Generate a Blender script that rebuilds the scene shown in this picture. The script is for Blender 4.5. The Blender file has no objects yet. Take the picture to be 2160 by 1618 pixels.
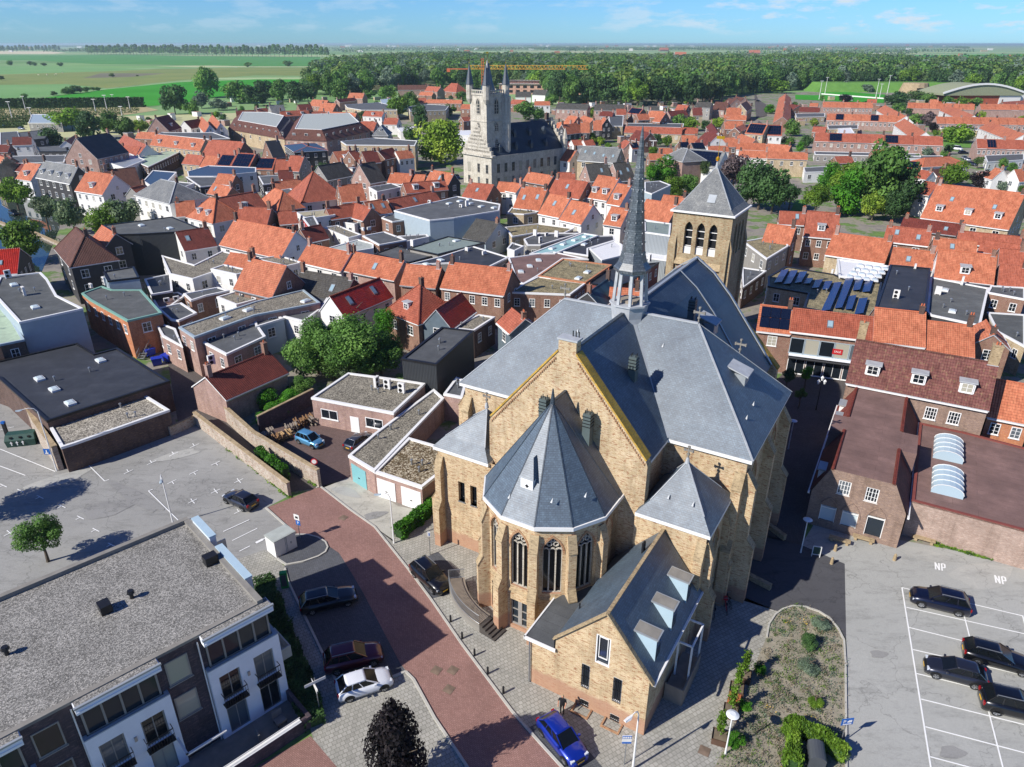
# Dutch town seen from the air: church in the centre
import bpy,bmesh,math,random
from math import sin,cos,pi,radians,atan2,hypot
from mathutils import Vector,Matrix
from mathutils.geometry import tessellate_polygon
random.seed(7)
S=bpy.context.scene
COL=S.collection
# ------------------------------------------------------------------ camera, sky, sun, exposure
cam_d=bpy.data.cameras.new("camera");cam=bpy.data.objects.new("camera",cam_d);COL.objects.link(cam)
cam_d.sensor_width=36;cam_d.lens=24.98;cam_d.clip_start=0.5;cam_d.clip_end=90000
cam.location=(0,0,43);cam.rotation_euler=(radians(90-25.563),0,0)
S.camera=cam
SUN_EL=36.5;SHADOW_AZ=31.5          # shadows fall towards this azimuth (from +x)
w=bpy.data.worlds.new("World");S.world=w;w.use_nodes=True
nt=w.node_tree;bg=nt.nodes['Background']
sky=nt.nodes.new('ShaderNodeTexSky');sky.sky_type='NISHITA';sky.sun_disc=False
sky.sun_elevation=radians(SUN_EL);sky.sun_rotation=radians(90-(SHADOW_AZ+180))
sky.altitude=0;sky.air_density=1.0;sky.dust_density=0.15;sky.ozone_density=3.5
def wn(t,**k):
    x=nt.nodes.new('ShaderNode'+t)
    for q,v in k.items():setattr(x,q,v)
    return x
gen=wn('TexCoord').outputs['Generated'];sep=wn('SeparateXYZ');nt.links.new(gen,sep.inputs[0])
rmp=wn('ValToRGB');rmp.color_ramp.elements[0].position=0;rmp.color_ramp.elements[0].color=(.70,1,1,1);rmp.color_ramp.elements[1].position=.5;rmp.color_ramp.elements[1].color=(.55,.6,.68,1)
nt.links.new(sep.outputs[2],rmp.inputs[0])
tint=wn('Mix',data_type='RGBA',blend_type='MULTIPLY');tint.inputs[0].default_value=1;tint2=wn('Mix',data_type='RGBA',blend_type='MULTIPLY');tint2.inputs[0].default_value=1;tint2.inputs[7].default_value=(.84,1.11,1.88,1);tint.clamp_result=False
nt.links.new(sky.outputs[0],tint.inputs[6]);nt.links.new(rmp.outputs[0],tint.inputs[7]);nt.links.new(tint.outputs[2],tint2.inputs[6])
# small fair weather clouds low over the far horizon, mostly on the right
mp_=wn('Mapping');mp_.inputs['Scale'].default_value=(11,11,42);nt.links.new(gen,mp_.inputs[0]);nz_=wn('TexNoise');nz_.inputs['Scale'].default_value=1.6;nz_.inputs['Detail'].default_value=6;nz_.inputs['Roughness'].default_value=.6;nt.links.new(mp_.outputs[0],nz_.inputs['Vector'])
cr_=wn('ValToRGB');cr_.color_ramp.elements[0].position=.50;cr_.color_ramp.elements[1].position=.64;nt.links.new(nz_.outputs['Fac'],cr_.inputs[0])
def rng(src,a0,a1,b0,b1):
    m1=wn('MapRange');m1.interpolation_type='SMOOTHSTEP';nt.links.new(src,m1.inputs[0])
    for i_,v_ in((1,a0),(2,a1),(3,b0),(4,b1)):m1.inputs[i_].default_value=v_
    return m1.outputs[0]
def mul(a_,b_):
    m1=wn('Math',operation='MULTIPLY');nt.links.new(a_,m1.inputs[0]);nt.links.new(b_,m1.inputs[1]);return m1.outputs[0]
msk=mul(mul(rng(sep.outputs[2],.006,.02,0,1),rng(sep.outputs[2],.05,.075,1,0)),rng(sep.outputs[0],.0,.45,.25,1))
fac_=mul(cr_.outputs[0],msk);cl_m=wn('Mix',data_type='RGBA');cl_m.inputs[7].default_value=(8.2,9.6,11.0,1);nt.links.new(fac_,cl_m.inputs[0]);nt.links.new(tint2.outputs[2],cl_m.inputs[6])
nt.links.new(cl_m.outputs[2],bg.inputs[0]);bg.inputs[1].default_value=0.06
sd=bpy.data.lights.new("sun",'SUN');sun=bpy.data.objects.new("sun",sd);COL.objects.link(sun)
sd.energy=4.6;sd.angle=radians(0.5);sd.color=(1.0,0.955,0.89)
a=radians(SHADOW_AZ);e=radians(SUN_EL)
d=Vector((cos(a)*cos(e),sin(a)*cos(e),-sin(e)))
sun.rotation_euler=d.to_track_quat('-Z','Y').to_euler();sun.location=(-40,-30,80)
S.view_settings.view_transform='Standard';S.view_settings.look='None'
S.view_settings.exposure=0.45;S.view_settings.gamma=1.0
S.render.engine='CYCLES'
S.cycles.max_bounces=6;S.cycles.transparent_max_bounces=8
S.cycles.volume_bounces=0

# ------------------------------------------------------------------ materials
def C(h):
    h=h.lstrip('#');v=[int(h[i:i+2],16)/255 for i in(0,2,4)]
    return tuple((x/12.92 if x<=.04045 else((x+.055)/1.055)**2.4)for x in v)+(1,)
class NB:
    def __init__(s,name,rough=.8,spec=.4):
        s.m=bpy.data.materials.new(name);s.m.use_nodes=True;s.nt=s.m.node_tree
        s.b=s.nt.nodes['Principled BSDF'];s.b.inputs['Roughness'].default_value=rough
        s.b.inputs['Specular IOR Level'].default_value=spec
    def n(s,t,**k):
        x=s.nt.nodes.new('ShaderNode'+t)
        for a,v in k.items():setattr(x,a,v)
        return x
    def l(s,a,b):s.nt.links.new(a,b)
    def uv(s,scale=(1,1,1),pos=False):
        t=s.n('NewGeometry').outputs['Position']if pos else s.n('TexCoord').outputs['UV']
        mp=s.n('Mapping');mp.inputs['Scale'].default_value=scale;s.l(t,mp.inputs[0]);return mp.outputs[0]
    def noise(s,vec,scale,detail=3,rough=.55):
        x=s.n('TexNoise');x.inputs['Scale'].default_value=scale;x.inputs['Detail'].default_value=detail
        x.inputs['Roughness'].default_value=rough;s.l(vec,x.inputs['Vector']);return x.outputs['Fac']
    def ramp(s,fac,stops):
        r=s.n('ValToRGB');e=r.color_ramp.elements
        e[0].position,e[0].color=stops[0];e[1].position,e[1].color=stops[-1]
        for p,c in stops[1:-1]:
            q=e.new(p);q.color=c
        s.l(fac,r.inputs[0]);return r.outputs[0]
    def mix(s,a,b,fac,mode='MIX'):
        x=s.n('Mix',data_type='RGBA',blend_type=mode)
        for v,i in((fac,0),(a,6),(b,7)):
            if hasattr(v,'links')or hasattr(v,'is_linked'):s.l(v,x.inputs[i])
            else:x.inputs[i].default_value=v
        return x.outputs[2]
    def math(s,op,a,b=0.0):
        x=s.n('Math',operation=op)
        for i,v in enumerate((a,b)):
            if hasattr(v,'is_linked'):s.l(v,x.inputs[i])
            else:x.inputs[i].default_value=v
        return x.outputs[0]
    def bump(s,h,strength=.3,dist=.05):
        b=s.n('Bump');b.inputs['Strength'].default_value=strength;b.inputs['Distance'].default_value=dist
        s.l(h,b.inputs['Height']);s.l(b.outputs[0],s.b.inputs['Normal'])
    def rnd(s,col,lo=.8,hi=1.15):
        o=s.n('ObjectInfo');r=s.n('MapRange');s.l(o.outputs['Random'],r.inputs[0])
        r.inputs[3].default_value=lo;r.inputs[4].default_value=hi
        return s.mix(col,r.outputs[0],1.0,'MULTIPLY')
    def col(s,c):s.l(c,s.b.inputs['Base Color'])if hasattr(c,'is_linked')else setattr(s.b.inputs['Base Color'],'default_value',c)
def sc(c,k):return(c[0]*k,c[1]*k,c[2]*k,1)
MT={}
def plain(name,c,rough=.7,var=.12,spec=.4,metal=0,rnd=False):
    b=NB(name,rough,spec);c=C(c)if isinstance(c,str)else c
    v=b.uv()
    f=b.noise(v,1.3,4);k=b.ramp(f,[(.3,sc(c,1-var)),(.7,sc(c,1+var))])
    if rnd:k=b.rnd(k)
    b.col(k);b.b.inputs['Metallic'].default_value=metal
    MT[name]=b.m;return b
def tile(name,c1,c2,wd=.26,ht=.34,rough=.7,lich=None,bs=.9):
    b=NB(name,rough,.3);c1,c2=C(c1),C(c2);v=b.uv()
    br=b.n('TexBrick');br.offset=0;br.inputs['Scale'].default_value=1
    br.inputs['Brick Width'].default_value=wd;br.inputs['Row Height'].default_value=ht
    br.inputs['Mortar Size'].default_value=.022;br.inputs['Mortar Smooth'].default_value=.6
    br.inputs['Color1'].default_value=c1;br.inputs['Color2'].default_value=c2
    br.inputs['Mortar'].default_value=sc(c2,.42);b.l(v,br.inputs['Vector'])
    f=b.noise(v,.55,5,.65);k=b.ramp(f,[(.28,(.68,.64,.62,1)),(.5,(.97,.97,.97,1)),(.75,(1.2,1.22,1.25,1))])
    c=b.mix(br.outputs['Color'],k,1.0,'MULTIPLY')
    f3=b.noise(b.uv((1,.25,1)),3.2,4,.7);c=b.mix(c,b.ramp(f3,[(.4,(1,1,1,1)),(.72,(.66,.62,.6,1))]),1.0,'MULTIPLY')
    if lich:
        f2=b.noise(v,2.2,6,.8);c=b.mix(c,C(lich),b.ramp(f2,[(.53,(0,0,0,1)),(.68,(.8,.8,.8,1))]))
    oi=b.n('ObjectInfo');rr=b.n('MapRange');b.l(oi.outputs['Random'],rr.inputs[0]);rr.inputs[1].default_value=.4;rr.inputs[3].default_value=0;rr.inputs[4].default_value=.6;c=b.mix(c,b.mix(c,(.52,.44,.40,1),1.0,'MULTIPLY'),rr.outputs[0]);c=b.rnd(c,.84,1.12);b.col(c)
    sx=b.n('SeparateXYZ');b.l(v,sx.inputs[0])
    s1=b.math('SINE',b.math('MULTIPLY',sx.outputs[0],2*pi/wd));h=b.math('ADD',b.math('MULTIPLY',s1,.5),b.math('MULTIPLY',b.math('FRACT',b.math('DIVIDE',sx.outputs[1],-ht)),.8))
    b.bump(h,bs,.05);MT[name]=b.m;return b
tile('O','#dc8a66','#cb7756',lich='#a87450');tile('R','#c8745a','#b8654c',lich='#8c5d4a');tile('D','#8a463a','#7a3c32')
tile('BR','#c43620','#b02c1a',.3,.4,.35,bs=1.0);tile('B','#7d5446','#6c473c',lich='#54463c');tile('BR2','#8a5850','#774a44',lich='#93805a')
tile('K','#63625c','#53524e',lich='#464540');tile('Rg','#b83a26','#a23020',.26,.34,.3)
def slate(name,c1,c2,rough=.42,spec=.5):
    b=NB(name,rough,spec);v=b.uv()
    br=b.n('TexBrick');br.inputs['Scale'].default_value=1;br.inputs['Brick Width'].default_value=.26;br.inputs['Row Height'].default_value=.17
    br.inputs['Mortar Size'].default_value=.012;br.inputs['Color1'].default_value=C(c1);br.inputs['Color2'].default_value=C(c2)
    br.inputs['Mortar'].default_value=sc(C(c2),.5);b.l(v,br.inputs['Vector'])
    f=b.noise(v,.28,8,.75);k=b.ramp(f,[(.3,(.62,.65,.7,1)),(.5,(1,1,1,1)),(.68,(1.5,1.46,1.4,1))])
    c=b.mix(br.outputs['Color'],k,1.0,'MULTIPLY')
    f2=b.noise(b.uv((1,.22,1)),1.6,5,.7);c=b.mix(c,b.ramp(f2,[(.45,(1,1,1,1)),(.75,(1.25,1.24,1.2,1))]),1.0,'MULTIPLY')
    f4=b.noise(b.uv((2.2,3.5,1)),1.6,4,.8);c=b.mix(c,b.ramp(f4,[(.35,(.72,.74,.76,1)),(.55,(1,1,1,1)),(.72,(1.6,1.6,1.6,1))]),1.0,'MULTIPLY');b.col(c)
    if spec>.8:
        b.b.inputs['Coat Weight'].default_value=.35;b.b.inputs['Coat Roughness'].default_value=.62;b.l(b.ramp(f,[(.3,(.62,.62,.62,1)),(.7,(.5,.5,.5,1))]),b.b.inputs['Roughness'])
    sx=b.n('SeparateXYZ');b.l(v,sx.inputs[0])
    b.bump(b.math('FRACT',b.math('DIVIDE',sx.outputs[1],-.17)),.3,.012);MT[name]=b.m
slate('slate','#4c5d6b','#41505d',.45,1.0);slate('S','#7c7d7b','#6b6c6b',.7);slate('slated','#3b4651','#323c46',.42,.6)
def brick(name,c1,c2,c3,sx_=1.0,mort=None,low=None,lowc=None):
    b=NB(name,.9,.2);v=b.uv()
    br=b.n('TexBrick');br.inputs['Scale'].default_value=1;br.inputs['Brick Width'].default_value=.22*sx_;br.inputs['Row Height'].default_value=.075*sx_
    br.inputs['Mortar Size'].default_value=.009*sx_;br.inputs['Color1'].default_value=C(c1);br.inputs['Color2'].default_value=C(c2)
    br.inputs['Mortar'].default_value=C(mort or c1);b.l(v,br.inputs['Vector'])
    wn=b.noise(b.uv((2.2,7.5,1)),1.0,2,.8)
    c=b.mix(br.outputs['Color'],C(c3),b.ramp(wn,[(.53,(0,0,0,1)),(.63,(.85,.85,.85,1))]))
    f=b.noise(v,.5,5,.7);c=b.mix(c,b.ramp(f,[(.3,(.74,.72,.7,1)),(.6,(1.08,1.08,1.08,1))]),1.0,'MULTIPLY')
    st=b.noise(b.uv((1.5,.13,1)),1.0,5,.7);c=b.mix(c,b.ramp(st,[(.5,(1,1,1,1)),(.74,(.66,.64,.62,1))]),1.0,'MULTIPLY')
    if lowc:
        g=b.n('SeparateXYZ');b.l(v,g.inputs[0]);z=b.math('ADD',g.outputs[1],b.math('MULTIPLY',b.noise(v,.8,3),.9))
        c=b.mix(c,C(lowc),b.ramp(b.math('SUBTRACT',low+1,z),[(.45,(0,0,0,1)),(.75,(.75,.75,.75,1))]))
    b.col(c);b.bump(wn,.35,.02);MT[name]=b.m
brick('church','#c2ad8e','#b19872','#94664a',1.25,'#cfc0a2')
brick('churchlow','#c4ae8c','#b49a74','#946548',1.25,'#cfc0a0',1.5,'#a57c66')
brick('towerb','#a4957a','#928165','#8d6144',1.25,'#b3a583');brick('lich','#c7a048','#b39244','#8f8458',1.25)
brick('copeb','#b39f7e','#9c8a6c','#7a6a54',1.0)
brick('b','#8a6152','#7a5446','#96806a',1,'#9b8a7c');brick('brown','#5e4c46','#52423e','#7a6252',1,'#6c5f58')
brick('p','#a08076','#937268','#b79c88',1,'#b0a098');brick('y','#b9a98c','#ad9c7e','#9b7c5c',1,'#c0b39a')
brick('o','#b8704c','#a8603e','#c78f63',1,'#b99a82');brick('dark','#4d4449','#443c42','#6a5a5c',1,'#5d5558')
brick('oldw','#b0a596','#9c9082','#8c5f4c',1,'#c2baab');brick('stone','#cdc8bb','#bdb8aa','#9c978a',2.4,'#b8af9e')
plain('w','#d9d7d2',.7,.06,rnd=False);plain('g','#8f8b84');plain('k','#3c3b3c');plain('white','#dcdcda',.5,.05)
plain('lightb','#9fadb4',.5,.05);plain('glasb','#a9bfca',.3,.04);plain('green','#7da798',.5,.05);plain('slateb','#5f6c74',.6);plain('red2','#7a4038')
plain('zinc','#a4a9ab',.4,.08,metal=.3);plain('lead','#a9acae',.5,.15);plain('metal','#9a9d9f',.35,.05,metal=.6);plain('blackm','#1e1e20',.4)
plain('lightg','#a2b39a',.6,.15);plain('lgreen','#7f8b84',.7,.12);plain('lgrey','#a6aba4',.7);plain('teal','#8fb4b4',.6,.08)
plain('beige','#a29a80',.9,.2);plain('red','#a83434',.5,.05);plain('trim','#e2e1dd',.5,.04);plain('dgreen','#2c4a40',.5);plain('teald','#78aeb0',.5,.04)
plain('wood','#8a6a48',.7,.25);plain('corten','#5a4334',.8,.2);plain('concrete','#b3b0a6',.9,.12);plain('concd','#837f77',.9,.15)
plain('blueplast','#2038a8',.4,.05);plain('cream','#d8cfae',.6,.04);plain('shut','#ccd1b4',.6,.04);plain('render','#e6e9ed',.8,.04)
plain('darkgreen','#55605f',.5,.1);plain('soil','#6e6250',1,.3);plain('gold','#d8a62c',.3,metal=.8);plain('skin','#b98468',.6);plain('blackcloth','#17171a',.9)
plain('signblue','#1d5fae',.4,.02);plain('signred','#b92a2e',.4,.02);plain('yellow','#d9b32e',.5,.05);plain('craneY','#d89c34',.5);plain('pink','#c9958a',.8)
plain('trunk','#5e5346',.95,.25);plain('potblue','#3b62a0',.5);plain('rubber','#151515',.7);plain('rim','#a7a9ab',.3,.05,metal=.7)
plain('ridge','#b86644',.7,.2);plain('timber','#8d8274',.9,.2);plain('paint','#e6e6e2',.8,.05)
def corr(name,c,pitch=.2):
    b=NB(name,.5,.4);v=b.uv();sx=b.n('SeparateXYZ');b.l(v,sx.inputs[0])
    s1=b.math('SINE',b.math('MULTIPLY',sx.outputs[0],2*pi/pitch));c=C(c)
    b.col(b.ramp(b.math('ADD',b.math('MULTIPLY',s1,.5),.5),[(.1,sc(c,.62)),(.6,c)]));b.bump(s1,.8,.03);MT[name]=b.m
corr('kc','#3a3d40',.22);corr('gc','#9ba1a3',.3);corr('blue','#3f5670',.7);corr('BL','#2e4652',3.0)
def bitumen(name,c,seam=1.0,rough=.8,var=.3):
    b=NB(name,rough,.4);v=b.uv();c=C(c)
    f=b.noise(v,.35,6,.7);k=b.ramp(f,[(.25,sc(c,1-var)),(.5,c),(.75,sc(c,1+var*1.6))])
    br=b.n('TexBrick');br.offset=.3;br.inputs['Scale'].default_value=1;br.inputs['Brick Width'].default_value=7;br.inputs['Row Height'].default_value=seam
    br.inputs['Mortar Size'].default_value=.03;br.inputs['Mortar Smooth'].default_value=.5;br.inputs['Color1'].default_value=(1,1,1,1);br.inputs['Color2'].default_value=(.88,.88,.88,1)
    br.inputs['Mortar'].default_value=(.7,.7,.7,1);b.l(v,br.inputs['Vector'])
    k=b.mix(k,br.outputs['Color'],1.0,'MULTIPLY')
    f2=b.noise(v,9,3,.7);k=b.mix(k,b.ramp(f2,[(.3,(.85,.85,.85,1)),(.7,(1.12,1.12,1.12,1))]),1.0,'MULTIPLY')
    b.col(b.rnd(k,.85,1.15));MT[name]=b.m
bitumen('bit','#57595a');bitumen('bitg','#5b5d5b',.6);bitumen('black','#3a3c40',1.2,.6);bitumen('redbit','#785f58',1.0)
def gravel(name,c1,c2,c3,s=7,patch=None):
    b=NB(name,.95,.2);v=b.uv()
    vo=b.n('TexVoronoi');vo.inputs['Scale'].default_value=s;b.l(v,vo.inputs['Vector'])
    sx=b.n('SeparateXYZ');b.l(vo.outputs['Color'],sx.inputs[0])
    k=b.ramp(sx.outputs[0],[(.1,C(c1)),(.5,C(c2)),(.9,C(c3))])
    f=b.noise(v,.4,5,.7);k=b.mix(k,b.ramp(f,[(.3,(.75,.75,.75,1)),(.7,(1.15,1.15,1.15,1))]),1.0,'MULTIPLY')
    if patch:k=b.mix(k,C(patch),b.ramp(b.noise(v,.5,6,.75),[(.48,(0,0,0,1)),(.62,(.9,.9,.9,1))]))
    b.col(k);b.bump(vo.outputs['Distance'],.6,.04);MT[name]=b.m
gravel('grav','#5c574e','#8f887b','#c4bcaa',9);gravel('grav2','#57534a','#7d776a','#a39c8b',9);gravel('gravtan','#6a6048','#8f8466','#aa9e7c',8,'#5e5a48')
gravel('gravapt','#62605b','#82807a','#aaa69e',15);gravel('moss','#4a3c2c','#7b6a50','#c7bda4',8,'#4e4128');gravel('gravw','#8b8478','#b5aea0','#d8d1c2',8)
def asphalt(name,c,pos=True,crack=True,var=.12):
    b=NB(name,.9,.25);v=b.uv(pos=True);c=C(c)
    f=b.noise(v,.12,6,.65);k=b.ramp(f,[(.3,sc(c,1-var*.6)),(.7,sc(c,1+var*.6))])
    f2=b.noise(v,14,3,.8);k=b.mix(k,b.ramp(f2,[(.3,(.86,.86,.86,1)),(.7,(1.12,1.12,1.12,1))]),1.0,'MULTIPLY')
    f3=b.noise(b.uv((.5,1.4,1),True),.5,6,.8);k=b.mix(k,b.ramp(f3,[(.5,(1,1,1,1)),(.72,(.66,.66,.66,1))]),1.0,'MULTIPLY');f4=b.noise(b.uv((1,.35,1),True),.9,8,.85);k=b.mix(k,b.ramp(f4,[(.25,(1.22,1.2,1.16,1)),(.42,(1,1,1,1))]),1.0,'MULTIPLY')
    vc=b.n('TexVoronoi',feature='DISTANCE_TO_EDGE');vc.inputs['Scale'].default_value=.16;wv=b.n('VectorMath',operation='ADD');nn_=b.n('TexNoise');nn_.inputs['Scale'].default_value=.8;nn_.inputs['Detail'].default_value=6;b.l(v,nn_.inputs['Vector']);ms=b.n('VectorMath',operation='SCALE');ms.inputs['Scale'].default_value=3.5;b.l(nn_.outputs['Color'],ms.inputs[0]);b.l(v,wv.inputs[0]);b.l(ms.outputs[0],wv.inputs[1]);b.l(wv.outputs[0],vc.inputs['Vector']);k=b.mix(k,b.ramp(vc.outputs['Distance'],[(0,(.62,.62,.62,1)),(.012,(1,1,1,1))]),.8,'MULTIPLY')
    b.col(k);b.bump(f2,.2,.01);MT[name]=b.m
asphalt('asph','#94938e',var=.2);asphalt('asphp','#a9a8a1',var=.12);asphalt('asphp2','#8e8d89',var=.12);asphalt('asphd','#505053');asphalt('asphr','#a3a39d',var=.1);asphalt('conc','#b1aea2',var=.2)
def paver(name,c1,c2,mort,wd,ht,rot=0,offs=.5):
    b=NB(name,.9,.25);v=b.uv(pos=True)
    mp=b.n('Mapping');mp.inputs['Rotation'].default_value=(0,0,radians(rot));b.l(v,mp.inputs[0]);v2=mp.outputs[0]
    br=b.n('TexBrick');br.offset=offs;br.inputs['Scale'].default_value=1;br.inputs['Brick Width'].default_value=wd;br.inputs['Row Height'].default_value=ht
    br.inputs['Mortar Size'].default_value=.02*max(ht,.3)/.3;br.inputs['Color1'].default_value=C(c1);br.inputs['Color2'].default_value=C(c2);br.inputs['Mortar'].default_value=C(mort)
    b.l(v2,br.inputs['Vector'])
    f=b.noise(v,.3,6,.7);k=b.mix(br.outputs['Color'],b.ramp(f,[(.3,(.82,.82,.82,1)),(.7,(1.12,1.12,1.12,1))]),1.0,'MULTIPLY')
    f2=b.noise(v,5,4,.8);k=b.mix(k,b.ramp(f2,[(.3,(.85,.85,.85,1)),(.7,(1.1,1.1,1.1,1))]),1.0,'MULTIPLY')
    b.col(k);MT[name]=b.m
paver('pave','#a9a69c','#98968c','#807d74',.32,.32,-30);paver('redroad','#9f7d73','#8f6e65','#836259',.22,.11,35);paver('courtb','#73605c','#66544f','#5c4d48',.25,.12,15)
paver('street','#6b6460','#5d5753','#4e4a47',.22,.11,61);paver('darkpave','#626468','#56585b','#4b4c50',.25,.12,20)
def grassm(name,c1,c2,s=.05):
    b=NB(name,1,.1);v=b.uv(pos=True);f=b.noise(v,s,8,.7)
    k=b.ramp(f,[(.3,C(c1)),(.7,C(c2))]);f2=b.noise(v,3,4,.8)
    k=b.mix(k,b.ramp(f2,[(.3,(.8,.8,.8,1)),(.7,(1.15,1.15,1.15,1))]),1.0,'MULTIPLY');b.col(k);MT[name]=b.m
grassm('grass','#47803c','#5d944e',.01);grassm('grassb','#35861f','#459a30',.01);grassm('grassd','#6d8248','#8b9156',.012);grassm('grasst','#6a9558','#7ea468',.008)
grassm('bed','#7f7a6c','#a29a88',.5);grassm('fielddark','#6d6a58','#7f7c66',.01);grassm('lawn','#57803a','#6a9446',.2);grassm('sand','#c9bd9c','#d6cca9',.01)
# far country: patchwork of fields
b=NB('country',1,.1);v=b.uv((1,2.4,1),True);vo=b.n('TexVoronoi');vo.inputs['Scale'].default_value=.0022;b.l(v,vo.inputs['Vector'])
sx=b.n('SeparateXYZ');b.l(vo.outputs['Color'],sx.inputs[0])
k=b.ramp(sx.outputs[0],[(.0,C('#75935f')),(.3,C('#87a46f')),(.5,C('#66894f')),(.7,C('#9ab27e')),(.85,C('#bab68c')),(1,C('#6f9b58'))])
f=b.noise(b.uv(pos=True),.003,8,.75);k=b.mix(k,C('#28402a'),b.ramp(f,[(.6,(0,0,0,1)),(.66,(.7,.7,.7,1))]));b.col(k);MT['country']=b.m
b=NB('townfloor',.95,.2);v=b.uv(pos=True);f=b.noise(v,.11,7,.72)
k=b.ramp(f,[(.25,C('#5f5a55')),(.4,C('#7d7872')),(.5,C('#8f887c')),(.56,C('#5c7540')),(.66,C('#6f8a4a')),(.8,C('#9a948c'))]);b.col(k);MT['townfloor']=b.m
def leaf(name,c1,c2,c3,trans=.3):
    b=NB(name,.6,.25);g=b.n('TexCoord').outputs['Object']
    f=b.noise(g,.9,3,.6);f2=b.noise(g,6.0,2,.6)
    k=b.ramp(f,[(.35,C(c1)),(.5,C(c2)),(.68,C(c3))]);k=b.mix(k,b.ramp(f2,[(.3,(.65,.65,.65,1)),(.7,(1.3,1.3,1.2,1))]),1.0,'MULTIPLY')
    k=b.rnd(k,.75,1.2);b.col(k)
    t=b.n('BsdfTranslucent');b.l(k,t.inputs[0]);mx=b.n('MixShader');mx.inputs[0].default_value=trans
    b.l(b.b.outputs[0],mx.inputs[1]);b.l(t.outputs[0],mx.inputs[2]);b.l(mx.outputs[0],b.nt.nodes['Material Output'].inputs[0]);MT[name]=b.m
leaf('leafg','#466830','#5e853c','#789c4c');leaf('leafd','#344e2c','#456538','#5c8046');leaf('leafl','#4e6f22','#66892c','#88a83a');leaf('leafy','#66842a','#86a238','#a9b94a')
leaf('leafl2','#5b7238','#71893f','#8b9f52');leaf('leafp','#141013','#1d171a','#2c2326',.1);leaf('leafs','#5c6f5e','#70846f','#8a9b86');leaf('leafw','#46603a','#6a825a','#a4b08c');leaf('leafb','#40353a','#5a4c4e','#6f6262',.1)
leaf('leafv','#3a6a1c','#4e8a24','#68a62e');leaf('leafo','#42582f','#586f3e','#728752')
def glass(name,c,rough=.06,m=0):
    b=NB(name,rough,.4);b.col(C(c));MT[name]=b.m
glass('glass','#262e36');glass('glassw','#b8c4c6',.3);glass('skyl','#8ba3ac',.2);glass('solar','#10182c',.15);glass('solar2','#1c3a70',.25);glass('cglass','#12161a',.12);glass('water','#2c3a30',.03);glass('barrel','#a8bcc6',.25)
glass('solarp','#1b2c58',.25);glass('lampglass','#d8dcdc',.3);glass('headl','#c8cdd2',.1);glass('taill','#8c1014',.2);glass('plate','#d8a818',.4)
b=NB('pane',.08,.5);oi=b.n('ObjectInfo');b.col(b.ramp(oi.outputs['Random'],[(0,C('#1c2228')),(.55,C('#2c353c')),(.7,C('#5a6166')),(.86,C('#a8a494')),(1,C('#c9c6bc'))]));b.m.node_tree.nodes['Color Ramp'].color_ramp.interpolation='CONSTANT';MT['pane']=b.m
b=NB('sea',.3,.5);b.col(C('#4f86a4'));MT['sea']=b.m
def carpaint(name,c,metal=.4):
    b=NB(name,.3,.5);b.col(C(c));b.b.inputs['Metallic'].default_value=metal;b.b.inputs['Coat Weight'].default_value=1;b.b.inputs['Coat Roughness'].default_value=.04;MT[name]=b.m
for n_,c_,m_ in(('cblue','#0e2c96',.35),('cblack','#0e0f12',.2),('cmaroon','#5c1626',.4),('cwhite','#d8dade',0),('clblue','#5f9cc4',.4),('cgrey','#50535c',.6),('cdgrey','#34363f',.6),('cnavy','#10142a',.4),('csilver','#a0a4a8',.6)):carpaint(n_,c_,m_)

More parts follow.
